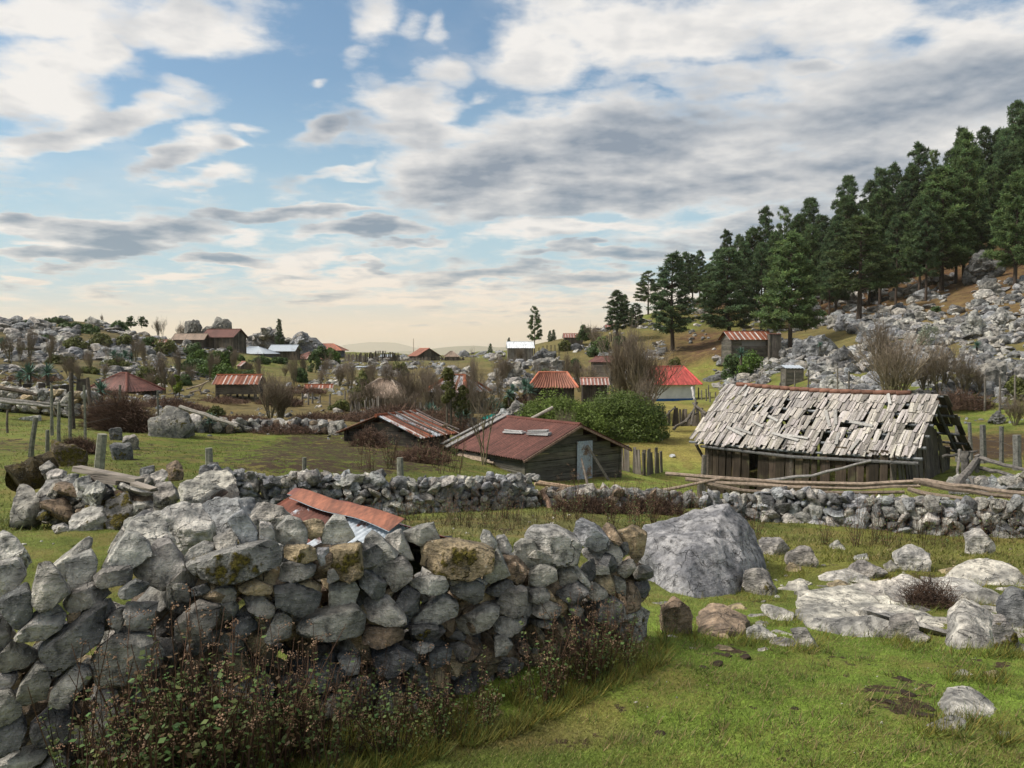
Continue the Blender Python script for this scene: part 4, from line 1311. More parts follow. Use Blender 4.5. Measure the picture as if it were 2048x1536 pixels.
for k in range(120):
    if k < 70:
        px, d = rs.uniform(70, 330), rs.uniform(9.1, 10.6)
        top = np.interp(px, [70, 130, 230, 330], [985, 955, 945, 975])
        py = rs.uniform(top + 8, 1050)
        lab_, g_ = 'mossy stone wedged among the rocks of the left outcrop', 'stones of the left outcrop'
    else:
        px = rs.uniform(260, 560)
        d = rs.uniform(6.2, 8.6)
        py = rs.uniform(np.interp(d, [6.2, 8.6], [1040, 985]), 1100)
        lab_, g_ = 'stone wedged among the pale boulders where the walls meet', 'stones where the walls meet'
    p = P(px, py, d)
    m = MB()
    s_ = rs.uniform(.16, .42)
    scatter_rocks(m, [p - p], [s_], 3, rs, (1, 1, 4, 0, 2), .45, .7, (.6, 1.0), .5)
    o = m.build('rock', M_ROCK, None, True)
    o.location = tuple(p - np.array([0, 0, s_ * .1]))
    tag(o, lab_, 'rock', g_)
Z1 = 3.938
MIDR = [
 ('long mossy outcrop at the far edge of the trampled field', 1, .3, [(1170,1010),(1300,930),(1480,960),(1540,1080),(1400,1170),(1190,1170)]),
 ('flat topped dark rock right of the long mossy outcrop', 2, .25, [(1530,1040),(1680,1035),(1690,1105),(1560,1112)]),
 ('dark upright rock with a pale cap left of the field', 2, .3, [(850,1090),(950,1085),(965,1170),(880,1195)]),
 ('speckled grey boulder at the left side of the field', 1, .15, [(960,1170),(1060,1130),(1115,1230),(1040,1270),(980,1240)]),
 ('dark mossy block of rock below the speckled boulder', 2, .3, [(870,1220),(1030,1205),(1045,1345),(900,1350)]),
 ('long white flat rock in the left pasture', 5, .0, [(100,1010),(320,985),(325,1025),(150,1035)]),
 ('mossy brown rock under the dead bush by the leaning posts', 4, .5, [(410,1180),(500,1200),(700,1290),(700,1390),(480,1400),(400,1300)]),
 ('small grey stone among the thin posts on the left', 1, .0, [(560,960),(600,940),(625,975),(580,995)]),
 ('mossy orange brown bank of rock below the dead thicket', 4, .5, [(720,990),(900,960),(960,1040),(880,1090),(730,1060)]),
]
for lab, tn, moss, poly in MIDR:
    pp = [(a / Z1, 580 + b / Z1) for a, b in poly]
    a = np.array(pp)
    g = G(a[:, 0].mean(), a[:, 1].max() - 1)
    V, F, c = rock_poly(pp, g[1] + .3, lvl=4, rough=.08, sink=.3)
    o = mk('boulder', V, [F], M_ROCK, None, np.tile(np.append(tone(tn), moss), (len(V), 1)), True, loc=c)
    tag(o, lab, 'boulder')


# ---- procedural dry-stone walls further back
def stone_wall(label, pts, height, ssz, seed, thick=0.6, parts=100, tones=(1, 1, 6, 2, 0, 6), moss=.15, lvl=3, name='stone_wall', follow=None):
    """pts: list of (px, py_base, d) or ground points; rows of individually turned stones following the ground"""
    rs = np.random.default_rng(seed)
    Wp = np.array([P(*q) if len(q) == 3 else G(*q) for q in pts])
    seg = np.linalg.norm(np.diff(Wp[:, :2], axis=0), axis=1)
    cum = np.concatenate([[0], np.cumsum(seg)])
    L = cum[-1]
    org = Wp.mean(0)
    t = empty(name, tuple(org))
    tag(t, label, 'stone wall', kind='thing')
    st = []
    nl = int(height / (ssz * .62)) + 1
    for lay in range(nl):
        s = rs.uniform(0, ssz)
        while s < L:
            f = s / L
            x = np.interp(s, cum, Wp[:, 0])
            y = np.interp(s, cum, Wp[:, 1])
            hh = height * (0.9 + 0.18 * vnoise([[s * .5, seed, 0]])[0])
            zz = (lay + .35) * ssz * .62
            wd = ssz * rs.uniform(.7, 1.5)
            if zz < hh:
                i = min(np.searchsorted(cum, s, side='right') - 1, len(seg) - 1)
                dr = (Wp[i + 1] - Wp[i])[:2] / seg[i]
                nr = np.array([dr[1], -dr[0]])
                if nr[1] > 0:
                    nr = -nr
                taper = 1 - 0.35 * zz / height
                for side in (1, 0, -1):
                    off = side * thick / 2 * taper + rs.uniform(-.05, .05)
                    px_, py_ = x + nr[0] * off, y + nr[1] * off
                    st.append((side, px_, py_, zz + rs.uniform(-.05, .05) * ssz * 2, wd, zz > hh - ssz))
            s += wd * .80
    gz = hgt([q[1] for q in st], [q[2] for q in st], False)
    vis = [i for i, q in enumerate(st) if q[0] == 1 or q[5]]
    rs.shuffle(vis)
    vis.sort(key=lambda i: -st[i][4])
    chosen = set(vis[:parts])
    rest = MB()
    for i, q in enumerate(st):
        m = MB() if i in chosen else rest
        p = np.array([q[1], q[2], gz[i] + q[3]]) - org
        scatter_rocks(m, [p], [q[4] * 1.18], lvl if q[0] >= 0 else 1, rs, tones, moss, .9, (.6, 1.0), .5)
        if i in chosen:
            m.build('stone', M_ROCK, t, False)
    if rest.V:
        o = rest.build('packing_stones', M_ROCK, t, False)
        tag(o, kind='stuff')
    return t


stone_wall('dry-stone wall of grey stones beyond the rusty roof, left of the horizontal plank shed',
           [(395, 1000, 13.8), (500, 1010, 14.2), (620, 1022, 14.4), (760, 1030, 14.6), (900, 1030, 14.9), (1000, 1025, 15.3), (1060, 1022, 15.6)], .68, .20, 11)
stone_wall('grey dry-stone wall in front of the shingle roofed barn',
           [(1410, 1062, 15.2), (1520, 1066, 14.9), (1640, 1072, 14.4), (1760, 1082, 13.9), (1880, 1090, 13.5), (2000, 1098, 13.2), (2120, 1104, 12.9), (2280, 1114, 12.5)], .60, .20, 12)
stone_wall('collapsed low stone wall beside the plank shed between the two main walls',
           [(1060, 1030, 15.8), (1120, 1030, 16.2), (1200, 1020, 17.0), (1290, 1010, 17.6), (1400, 1005, 17.6)], .34, .24, 13, parts=40, tones=(1, 4, 2, 1))
stone_wall('rubble wall beyond the pole fence at the right edge',
           [(1915, 985, 21.0), (1970, 990, 20.0), (2050, 1000, 18.8), (2120, 1008, 18), (2280, 1024, 17)], .62, .24, 14, parts=60, tones=(1, 2, 6, 1))
stone_wall('pale stone wall behind the leaning posts at the left edge',
           [(-60, 830, 33), (30, 826, 33), (110, 822, 33), (190, 822, 33)], .9, .36, 15, parts=60, tones=(0, 1, 0, 3), lvl=2)
stone_wall('low pale stone wall along the far side of the trampled field',
           [(330, 862, 29.5), (440, 866, 30.5), (560, 866, 31.5), (680, 866, 32)], .45, .36, 16, parts=60, tones=(0, 1, 4, 2), lvl=2, moss=.35)
stone_wall('low stone wall beside the agaves and blue sheet in the valley',
           [(1000, 842, 36), (1060, 838, 37)], .9, .4, 17, parts=20, tones=(1, 6, 0), lvl=2)
#@@PART3@@
# ------------------------------------------------------------------ scattered rubble on the slopes
def slope_rocks():
    rs = np.random.default_rng(21)
    REG = [  # px0, px1, py0, py1, number, size range in photo px, label zone
        (1560, 2240, 640, 800, 1900, (7, 38), 0), (1700, 2240, 560, 700, 560, (6, 34), 0), (1430, 1700, 690, 780, 520, (7, 30), 1), (1560, 2240, 560, 680, 540, (5, 26), 1),
        (1380, 1560, 600, 700, 170, (6, 18), 1), (1180, 1330, 620, 720, 330, (5, 16), 2), (1060, 1260, 680, 770, 520, (6, 22), 2),
        (900, 1080, 705, 790, 460, (6, 22), 3), (620, 900, 715, 770, 330, (5, 18), 3), (500, 900, 770, 850, 420, (4, 17), 3), (280, 520, 780, 860, 200, (4, 15), 3), (960, 1100, 790, 870, 90, (5, 20), 3),
        (-20, 260, 640, 745, 1000, (6, 28), 4), (200, 420, 660, 760, 450, (5, 20), 4), (0, 330, 740, 820, 420, (5, 18), 4),
        (380, 660, 668, 705, 160, (6, 16), 4), (1380, 1800, 480, 640, 160, (6, 16), 1), (1250, 1500, 850, 960, 14, (5, 14), 3),
        (1870, 2060, 800, 850, 26, (6, 22), 0), (330, 860, 850, 880, 40, (4, 12), 3), (1500, 2048, 1100, 1280, 90, (3, 11), 5),
        (900, 1270, 1030, 1080, 50, (3, 9), 5), (1250, 2048, 1300, 1530, 36, (3, 8), 5), (0, 250, 1000, 1100, 12, (3, 9), 5)]
    allr = []
    for a, b, c, d, n, (s0, s1), z in REG:
        px = rs.uniform(a, b, n * 2)
        py = rs.uniform(c, d, n * 2)
        g = ground(px, py)
        ok = ~np.isnan(g[:, 0])
        g, px, py = g[ok], px[ok], py[ok]
        # rocks come in clusters with grassy lanes between them
        if z < 5:
            dn = fbm(p2(px / 60, py / 26), 1.0, 3, 50 + z)
            k = dn > (-0.38 if z in (0, 1, 4) else -0.15)
            g, px, py = g[k], px[k], py[k]
        g, px, py2 = g[:n], px[:n], py[:n]
        KEEP = [(1550, 1618, 742, 790), (1435, 1560, 690, 716), (1300, 1400, 780, 815), (1010, 1075, 700, 722), (430, 530, 780, 812), (1180, 1245, 735, 752)]
        for i in range(len(g)):
            if any(x0 < px[i] < x1 and y0 < py2[i] < y1 for x0, x1, y0, y1 in KEEP):
                continue
            s = (s0 + (s1 - s0) * rs.random() ** 3.2)
            allr.append((s, s * g[i][1] / FPX, g[i], z))
    allr.sort(key=lambda q: -q[0] * (0.2 if q[3] == 5 else 1))
    labs = ['grey limestone boulder on the rocky hillside right of and above the barn', 'grey limestone boulder below the pines around the hillside shed',
            'grey limestone boulder on the slope between the white roofed cabin and the pines', 'grey limestone rock in the valley floor among the houses',
            'grey limestone boulder on the rocky hill at the left', 'small loose stone in the near pasture']
    grp = ['boulders on the right hillside', 'boulders under the pines', 'boulders on the central slope', 'rocks in the valley', 'boulders on the left hill', 'loose pasture stones']
    rub = MB()
    for i, (s, m, p, z) in enumerate(allr):
        pl = i < 245
        mb = MB() if pl else rub
        tn = (1, 1, 6, 2, 2, 6, 0) if z < 5 else (0, 3, 5)
        scl = m * 1.12
        if pl and s > 22:
            # a broken ledge: a few blocks of one mass
            for q in range(4):
                o = np.array([rs.uniform(-.35, .35), rs.uniform(-.2, .2), rs.uniform(-.05, .2)]) * scl
                scatter_rocks(mb, [p + o], [scl * rs.uniform(.5, .9)], 3, rs, tn, .15, .4, (.6, 1.2), .5)
        else:
            scatter_rocks(mb, [p], [scl * 1.15], 3 if s > 14 else (2 if s > 6 else 1), rs, tn, .15, .45, (.45, 1.1), .45)
        if pl:
            o = mb.build('boulder', M_ROCKFAR if z < 5 else M_ROCK, None, False, loc=p)
            tag(o, labs[z], 'boulder', grp[z])
    o = rub.build('rubble', M_ROCKFAR, None, False)
    tag(o, 'countless smaller grey limestone rocks strewn over the slopes and the valley', 'rubble', kind='stuff')


slope_rocks()
# big crags that stand out on the skyline and the hillside
CRAGS = [
 ('pointed grey crag on the skyline behind the brown roofed house', 118, [(370, 672), (374, 645), (384, 637), (392, 640), (402, 655), (412, 672), (410, 684), (372, 684)], 1),
 ('leaning grey crag right of the pointed one on the skyline', 119, [(404, 668), (418, 652), (430, 640), (444, 642), (450, 652), (468, 664), (476, 672), (470, 682), (410, 684)], 1),
 ('low rocky crest under the loose rocks of the village hilltop, left part', 139, [(470, 700), (484, 684), (506, 672), (540, 660), (562, 668), (580, 682), (590, 704)], 1),
 ('low rocky crest under the loose rocks of the village hilltop, right part', 138, [(560, 704), (572, 682), (596, 672), (622, 676), (642, 688), (652, 704)], 6),
 ('tall dark boulder left of the pair under the bright pine', 78, [(1585, 706), (1590, 680), (1610, 670), (1640, 670), (1668, 680), (1660, 714), (1590, 716)], 6),
 ('fluted grey boulder in front of the dark one under the bright pine', 74, [(1603, 717), (1606, 692), (1620, 686), (1650, 686), (1655, 704), (1640, 718), (1608, 720)], 6),
 ('dark pointed boulder on the hillside above the barn ridge', 66, [(1665, 735), (1672, 705), (1685, 694), (1702, 702), (1708, 725), (1700, 738)], 2),
 ('light boulder with a flat top on the right hillside', 66, [(1920, 650), (1932, 634), (1955, 627), (1968, 645), (1958, 660), (1930, 662)], 0),
 ('long light boulder at the right of the hillside', 68, [(1978, 640), (1990, 625), (2018, 624), (2022, 640), (2000, 650)], 0),
 ('tall grey rock near the forest edge at upper right', 84, [(1955, 600), (1965, 572), (1980, 566), (1998, 575), (1996, 600), (1975, 608)], 1),
 ('dark overhanging rock among the pine trunks', 96, [(1936, 545), (1942, 515), (1965, 508), (1990, 520), (2004, 535), (1985, 552), (1950, 555)], 2),
 ('layered grey outcrop right of the barn behind the fence posts', 44, [(1955, 795), (1960, 745), (1975, 728), (2008, 730), (2012, 750), (1998, 790), (1970, 800)], 1),
 ('broad rock with bushes at the extreme right above the layered outcrop', 44, [(2008, 760), (2022, 738), (2050, 725), (2075, 735), (2070, 775), (2015, 778)], 1),
 ('pale rock behind the ridge of the barn', 50, [(1640, 768), (1655, 758), (1672, 754), (1690, 768), (1680, 776), (1645, 776)], 0),
 ('stepped grey rock face in the valley behind the bare shrubs', 82, [(760, 745), (768, 735), (796, 738), (798, 762), (775, 768), (760, 762)], 1),
 ('dark grey outcrop on the slope below the white roofed cabin', 92, [(1064, 712), (1085, 700), (1110, 705), (1108, 720), (1070, 722)], 2),
 ('grey block on the slope right of the dark outcrop', 90, [(1068, 728), (1090, 716), (1130, 722), (1125, 740), (1075, 740)], 1),
 ('grey outcrop above the clay tiled roof', 84, [(1000, 742), (1012, 725), (1040, 728), (1044, 745), (1010, 750)], 1),
 ('dark flat rock in the grass right of the barn', 37, [(1980, 838), (1984, 828), (2000, 824), (2012, 832), (2004, 842)], 2),
 ('upright grey rock beside the agaves in the valley', 36, [(1014, 848), (1018, 820), (1030, 808), (1046, 812), (1048, 850)], 1),
 ('dark grey boulder between the two valley sheds', 34, [(925, 868), (930, 846), (950, 842), (966, 850), (964, 866)], 2),
]
for lab, d, pp, tn in CRAGS:
    V, F, c = rock_poly(pp, d, lvl=4, rough=.20, sink=.3, strata=.03, thick=1.3, p=60)
    o = mk('boulder', V, [F], M_ROCKFAR, None, np.tile(np.append(tone(tn) * .8, .0), (len(V), 1)), True, loc=c)
    tag(o, lab, 'boulder')

rs = np.random.default_rng(71)
for k in range(46):
    px = rs.uniform(478, 646)
    topy = np.interp(px, [478, 500, 540, 556, 580, 604, 632, 646], [690, 664, 651, 660, 668, 660, 678, 692])
    py = rs.uniform(topy + 9, topy + 26)
    p = P(px, py, 136.5 + rs.uniform(-2, 2))
    s_ = rs.uniform(10, 26) / FPX * 138
    m = MB()
    scatter_rocks(m, [p * 0], [s_], 3, rs, (1, 6, 2, 1), .0, .7, (.6, 1.1), .5)
    o = m.build('boulder', M_ROCKFAR, None, False)
    o.location = tuple(p)
    tag(o, 'grey rock of the rocky hilltop behind the orange and blue grey village roofs', 'boulder', 'rocks of the village hilltop')

# ------------------------------------------------------------------ buildings
WOOD_G = np.array([.20, .175, .145])
WOOD_D = np.array([.085, .07, .055])
RUST = np.array([.215, .068, .034])
RUSTD = np.array([.125, .050, .038])
ZINC = np.array([.42, .46, .50])


def sheet_roof(mb, a, b, c_, d_, pitch, amp, colf, nu=None):
    """corrugated sheet between eave a-b and ridge d_-c_; colf(u) -> rgba per sheet"""
    a, b, c_, d_ = (np.asarray(q, float) for q in (a, b, c_, d_))
    L = np.linalg.norm(b - a)
    n = max(6, int(L / pitch * 4))
    nv = 5
    u = np.linspace(0, 1, n + 1)
    nrm = np.cross(b - a, d_ - a)
    nrm /= np.linalg.norm(nrm)
    rows = []
    cols = []
    for v in np.linspace(0, 1, nv):
        lo = a + (b - a) * u[:, None]
        hi = d_ + (c_ - d_) * u[:, None]
        p = lo + (hi - lo) * v + nrm * (amp * np.cos(u * L / pitch * 2 * math.pi))[:, None]
        rows.append(p)
        cols.append(np.array([colf(uu, v) for uu in u]))
    V = np.array(rows)
    C = np.array(cols)
    i = np.arange(nv - 1)[:, None] * (n + 1)
    j = np.arange(n)[None]
    F = np.stack([i + j, i + j + 1, i + n + 2 + j, i + n + 1 + j], -1).reshape(-1, 4)
    Vt = V.reshape(-1, 3)
    Vb = Vt - nrm * 0.012
    mb.add(Vt, [F], C.reshape(-1, 4))
    mb.add(Vb, [F[:, ::-1]], C.reshape(-1, 4))
    for e0, e1 in ((a, b), (c_, d_), (a, d_), (b, c_)):
        pass


def sheets(kind, seed, n=8):
    rs = np.random.default_rng(seed)
    pal = []
    for i in range(n):
        if kind == 'rust':
            c = RUST * rs.uniform(.75, 1.2)
            z = rs.choice([0, 0, .05])
        elif kind == 'dark':
            c = RUSTD * rs.uniform(.85, 1.1)
            z = -.2
        elif kind == 'mixed':
            c = RUST * rs.uniform(.8, 1.2)
            z = rs.choice([0.05, .3, .55])
        elif kind == 'zinc':
            c = np.array([.25, .20, .17])
            z = .75
        elif kind == 'red':
            c = np.array([.42, .075, .062])
            z = -.4
        elif kind == 'white':
            c = np.array([.74, .76, .78]) * rs.uniform(.92, 1)
            z = -.6
        elif kind == 'orange':
            c = np.array([.255, .10, .062]) * rs.uniform(.85, 1.1)
            z = -.4
        elif kind == 'pink':
            c = np.array([.24, .10, .075]) * rs.uniform(.8, 1.1)
            z = 0
        elif kind == 'tan':
            c = np.array([.26, .19, .14]) * rs.uniform(.85, 1.1)
            z = -.1
        pal.append(np.append(c, z))

    def f(u, v):
        i = int(min(u, .9999) * n)
        e = (u * n) % 1
        c = pal[i].copy()
        if kind in ('rust', 'mixed', 'pink') and e < 0.14:      # galvanised lap left pale along each joint
            c[:3] = (.50, .47, .44)
            c[3] = .2
        return c
    return f


def planks(mb, a, b, z0, ztop, vertical, wd, col, rs, th=.03, gap=.0, lean=0.0, out=None):
    """a plank wall between plan points a and b; ztop(s) gives the height along 0..1"""
    a = np.asarray(a, float)
    b = np.asarray(b, float)
    L = np.linalg.norm(b - a)
    d = (b - a) / L
    nn = np.array([d[1], -d[0]])
    if vertical:
        s = 0.0
        while s < L - .02:
            w_ = min(wd * rs.uniform(.7, 1.3), L - s)
            if rs.random() > gap:
                m = s + w_ / 2
                h = ztop(m / L) - rs.uniform(0, .04)
                c = col * rs.uniform(.55, 1.3) * np.array([rs.uniform(.95, 1.05), 1, rs.uniform(.95, 1.05)])
                o = nn * rs.uniform(-.012, .012)
                p = a + d * m + o
                q = p + d * rs.uniform(-lean, lean)
                mb.beam((q[0], q[1], z0), (p[0], p[1], h), w_ * .94, th, c, up=(nn[0], nn[1], 0), jit=.004)
            s += w_
    else:
        z = z0
        zm = max(ztop(0), ztop(.5), ztop(1))
        while z < zm - .03:
            w_ = min(wd * rs.uniform(.8, 1.2), zm - z + .02)
            zc = z + w_ / 2
            # clip the board to the gable outline
            ss = np.linspace(0, 1, 61)
            ok = [q for q in ss if ztop(q) >= zc + w_ * .3]
            if ok:
                p0 = a + d * L * min(ok)
                p1 = a + d * L * max(ok)
                c = col * rs.uniform(.65, 1.3) * np.array([rs.uniform(.95, 1.05), 1, rs.uniform(.95, 1.05)])
                o = nn * rs.uniform(-.008, .008)
                mb.beam((p0[0] + o[0], p0[1] + o[1], zc), (p1[0] + o[0], p1[1] + o[1], zc + rs.uniform(-.01, .01)), th, w_ * .95, c, up=(0, 0, 1), jit=.004)
            z += w_


def house(name, label, cat, x, y, z, yaw, L, W, hw, hr, over=.35, roof='gable', rk='rust', wood=True, vert=True, wcol=WOOD_G, nsheet=8,
          pitch=.25, amp=.02, door=None, windows=(), stilts=0, band=None, group=None, ridge=None, wd=.22, skirt=1.5, posts=False, nowall=(), gapw=0.0, backwall=True, lean_to=None):
    rs = np.random.default_rng(int(abs(x) * 31 + abs(y) * 17 + L * 3) & 0xffff)
    t = empty(name, (x, y, z), yaw)
    tag(t, label, cat, group)
    l2, w2 = L / 2, W / 2
    wm = MB()
    rise = lambda s: hw + hr * (1 - abs(2 * s - 1)) if roof == 'gable' else hw
    flat = lambda s: hw
    zb = -skirt if not stilts else stilts
    if wood:
        for k, (a, b, f) in enumerate((((-l2, -w2), (l2, -w2), flat), ((l2, -w2), (l2, w2), rise), ((l2, w2), (-l2, w2), flat), ((-l2, w2), (-l2, -w2), rise))):
            if k in nowall:
                continue
            planks(wm, a, b, zb, f, vert, wd, wcol, rs, gap=gapw)
        for sx in (-1, 1):
            for sy in (-1, 1):
                wm.beam((sx * (l2 - .02), sy * (w2 - .02), -skirt), (sx * (l2 - .02), sy * (w2 - .02), hw), .12, .12, wcol * .8)
        wm.build('wall', M_WOODV if vert else M_WOODH, t)
    else:
        th = .15
        c = np.asarray(wcol)
        for k, (cx, cy, sx, sy) in enumerate(((0, -w2 + th / 2, L, th), (l2 - th / 2, 0, th, W - 2 * th), (0, w2 - th / 2, L, th), (-l2 + th / 2, 0, th, W - 2 * th))):
            wm.box((cx, cy, (hw - skirt) / 2), (sx, sy, hw + skirt), None, c)
        wm.build('wall', M_PAINT, t)
        if band is not None:
            bm_ = MB()
            for (cx, cy, sx, sy) in ((0, -w2 - .01, L + .04, .02), (l2 + .01, 0, .02, W), (-l2 - .01, 0, .02, W), (0, w2 + .01, L + .04, .02)):
                bm_.box((cx, cy, -.3 + band[0] / 2), (sx, sy, .6 + band[0]), None, band[1])
            bm_.build('painted_band', M_PAINT, t)
    rm = MB()
    sl = hr / w2
    zo = hw - over * sl
    X, Y = l2 + over, w2 + over
    f = sheets(rk, int(abs(x) * 5) + 3, nsheet)
    f2 = sheets(rk, int(abs(x) * 5) + 9, nsheet)
    if roof == 'gable':
        e = .03
        sheet_roof(rm, (-X, -Y, zo + e), (X, -Y, zo + e), (X, 0, hw + hr + e), (-X, 0, hw + hr + e), pitch, amp, f)
        sheet_roof(rm, (X, Y, zo + e), (-X, Y, zo + e), (-X, 0, hw + hr + e), (X, 0, hw + hr + e), pitch, amp, f2)
    elif roof == 'hip':
        r = max(X - Y, 0.02) if ridge is None else ridge
        e = .03
        tz = hw + hr + e
        sheet_roof(rm, (-X, -Y, zo + e), (X, -Y, zo + e), (r, 0, tz), (-r, 0, tz), pitch, amp, f)
        sheet_roof(rm, (X, Y, zo + e), (-X, Y, zo + e), (-r, 0, tz), (r, 0, tz), pitch, amp, f2)
        sheet_roof(rm, (X, -Y, zo + e), (X, Y, zo + e), (r, 0, tz), (r, 0, tz), pitch, amp, f)
        sheet_roof(rm, (-X, Y, zo + e), (-X, -Y, zo + e), (-r, 0, tz), (-r, 0, tz), pitch, amp, f2)
    elif roof == 'shed':
        sheet_roof(rm, (-X, -Y, hw - .02), (X, -Y, hw - .02), (X, Y, hw + hr), (-X, Y, hw + hr), pitch, amp, f)
    ro = rm.build('roof', M_RUST if rk not in ('tilec',) else M_TILE, t, True)
    if roof != 'shed':
        cm = MB()
        cc = {'rust': RUST * 1.1, 'dark': RUSTD, 'mixed': RUST, 'zinc': ZINC * .8, 'red': np.array([.5, .09, .08]), 'white': np.array([.6, .62, .64]),
              'orange': np.array([.42, .15, .09]), 'pink': np.array([.4, .2, .15]), 'tan': np.array([.3, .24, .19])}[rk]
        if roof == 'gable':
            cm.tube([(-X, 0, hw + hr + .03), (X, 0, hw + hr + .03)], .07, 6, cc)
        else:
            if r > .1:
                cm.tube([(-r, 0, tz), (r, 0, tz)], .07, 6, cc)
            for sx in (-1, 1):
                for sy in (-1, 1):
                    cm.tube([(sx * X, sy * Y, zo + e + .02), (sx * r, 0, tz)], .07, 6, cc * 1.25)
        cm.build('ridge_cap', M_TILE, ro)
    if door:
        dm = MB()
        side, s, wdt, ht, col = door
        if side == 0:
            dm.box((s, -w2 - .04, ht / 2 - .1), (wdt, .05, ht + .2), None, col)
        else:
            dm.box((l2 + .04, s, ht / 2 - .1), (.05, wdt, ht + .2), None, col)
        dm.build('door', M_WOODV, t)
    for (side, s, zc, wdt, ht, col) in windows:
        dm = MB()
        if side == 0:
            dm.box((s, -w2 - .035, zc), (wdt, .04, ht), None, col)
        else:
            dm.box((l2 + .035, s, zc), (.04, wdt, ht), None, col)
        dm.build('window', M_PAINT, t)
    if stilts:
        for sx in (-1, -.33, .33, 1):
            for sy in (-1, 1):
                sm = MB()
                sm.tube([(sx * (l2 - .1), sy * (w2 - .1), -skirt), (sx * (l2 - .1), sy * (w2 - .1), stilts)], .07, 6, wcol * .7)
                sm.build('stilt', M_POLE, t)
    if posts:
        for sx in np.linspace(-1, 1, 5):
            sm = MB()
            sm.tube([(sx * (X - .2), -Y + .15, -skirt), (sx * (X - .2), -Y + .15, zo)], .06, 6, (.5, .45, .42))
            sm.build('post', M_POLE, t)
    return t


def place(px, pyb, d):
    p = P(px, pyb, d)
    return p[0], p[1], p[2]


DARK = np.array([.02, .02, .022])
# label, px, py_base, d, yaw, L, W, hw, hr ...
x, y, z = place(449, 689, 112); house('cabin', 'brown red roofed timber cabin below the skyline crags', 'cabin', x, y, z, R(-12), 4.6, 3.4, 1.1, 1.0, .3, 'gable', 'dark', wcol=WOOD_D * 1.5)
x, y, z = place(383, 690, 110); house('cabin', 'low cabin with a pale tan roof left of the brown red roofed one', 'cabin', x, y, z, R(5), 3.8, 3, .8, .7, .3, 'gable', 'tan', wcol=WOOD_D * 1.5)
x, y, z = place(313, 703, 96); house('cabin', 'small cabin with a faded red roof on the left hillside', 'cabin', x, y, z, R(8), 2.2, 2.2, .8, .55, .25, 'gable', 'pink', wcol=WOOD_D * 1.8)
x, y, z = place(248, 786, 47); house('house', 'low house with a broad hipped rust red roof behind the leaning posts at left', 'house', x, y, z, R(-24), 3.0, 2.1, .35, .8, .3, 'hip', 'dark', wcol=WOOD_D * 1.3, nsheet=5, ridge=.25)
x, y, z = place(480, 800, 52); house('granary', 'raised plank granary with a red and white striped iron roof, standing on stilts', 'shed', x, y, z, R(2), 2.5, 1.6, 1.15, .45, .22, 'gable', 'rust', vert=False, wcol=WOOD_D * 1.6, stilts=.4, nsheet=9, skirt=.8)
x, y, z = place(508, 716, 118); house('house', 'house with a pale blue grey metal roof and white porch posts', 'house', x, y, z, R(-14), 5.0, 3.6, .8, .85, .45, 'hip', 'zinc', wood=False, wcol=(.16, .15, .16), posts=True)
x, y, z = place(570, 714, 122); house('house', 'house with a shining grey metal roof left of the orange roofed building', 'house', x, y, z, R(-3), 3.7, 3, 1.0, .8, .3, 'gable', 'zinc', wcol=WOOD_D)
x, y, z = place(640, 712, 146); house('schoolhouse', 'long building with a bright orange hipped roof on the village crest', 'house', x, y, z, R(0), 8.0, 5, 1.2, 1.0, .6, 'hip', 'orange', wood=False, wcol=(.10, .11, .14), ridge=2.4, pitch=.5)
x, y, z = place(626, 722, 128); house('house', 'lower house with a rusty pink hipped roof in front of the orange roofed building', 'house', x, y, z, R(4), 4.8, 3.6, .5, .9, .4, 'hip', 'pink', wood=True, wcol=WOOD_D)
x, y, z = place(776, 719, 140); house('shed', 'small low shed with a blue metal roof on the village crest', 'shed', x, y, z, R(-18), 2.2, 2.0, .5, .35, .2, 'gable', 'zinc', wcol=WOOD_D)
x, y, z = place(849, 717, 136); house('house', 'house with a dark plank gable and orange tiled roof slope on the crest', 'house', x, y, z, R(-58), 3.2, 4.0, .55, 1.15, .3, 'gable', 'orange', wcol=WOOD_G * .55)
x, y, z = place(903, 719, 138); house('house', 'small house with a brown hipped roof at the right end of the crest', 'house', x, y, z, R(4), 2.1, 2.0, .7, .7, .35, 'hip', 'tan', wcol=WOOD_G * .7, ridge=.2)
x, y, z = place(718, 746, 98); house('shed', 'small grey flat roofed hut among the valley rocks', 'shed', x, y, z, R(-4), 1.7, 1.4, .75, .08, .1, 'shed', 'zinc', wcol=WOOD_G * .8)
x, y, z = place(1040, 712, 104); house('cabin', 'grey plank cabin with a shining white metal roof beside the lone pine', 'cabin', x, y, z, R(3), 3.15, 2.6, 1.1, .7, .2, 'gable', 'white', wcol=WOOD_G * 1.2, pitch=.3)
x, y, z = place(1146, 686, 118); house('shed', 'shed with a pinkish rusty roof on the slope beside a round bush', 'shed', x, y, z, R(0), 2.6, 2, .85, .5, .2, 'gable', 'pink', wcol=WOOD_D * 1.5)
x, y, z = place(1220, 662, 128); house('shed', 'tiny pinkish roof peeping out behind the pine on the slope', 'shed', x, y, z, R(0), 1.3, 1.4, .5, .4, .2, 'gable', 'pink', wcol=WOOD_D * 1.5)
x, y, z = place(1214, 745, 82); house('cabin', 'dark log cabin with a rust brown roof left of the large bare shrub', 'cabin', x, y, z, R(-40), 2.3, 2.2, 1.15, .45, .25, 'gable', 'dark', vert=False, wcol=WOOD_D * 1.2)
x, y, z = place(1106, 796, 52); house('house', 'house with a rounded orange clay tile roof behind the big green bush', 'house', x, y, z, R(-3), 2.6, 2.2, .9, .75, .3, 'hip', 'orange', wcol=WOOD_D, ridge=.9, pitch=.18, amp=.05, nsheet=14)
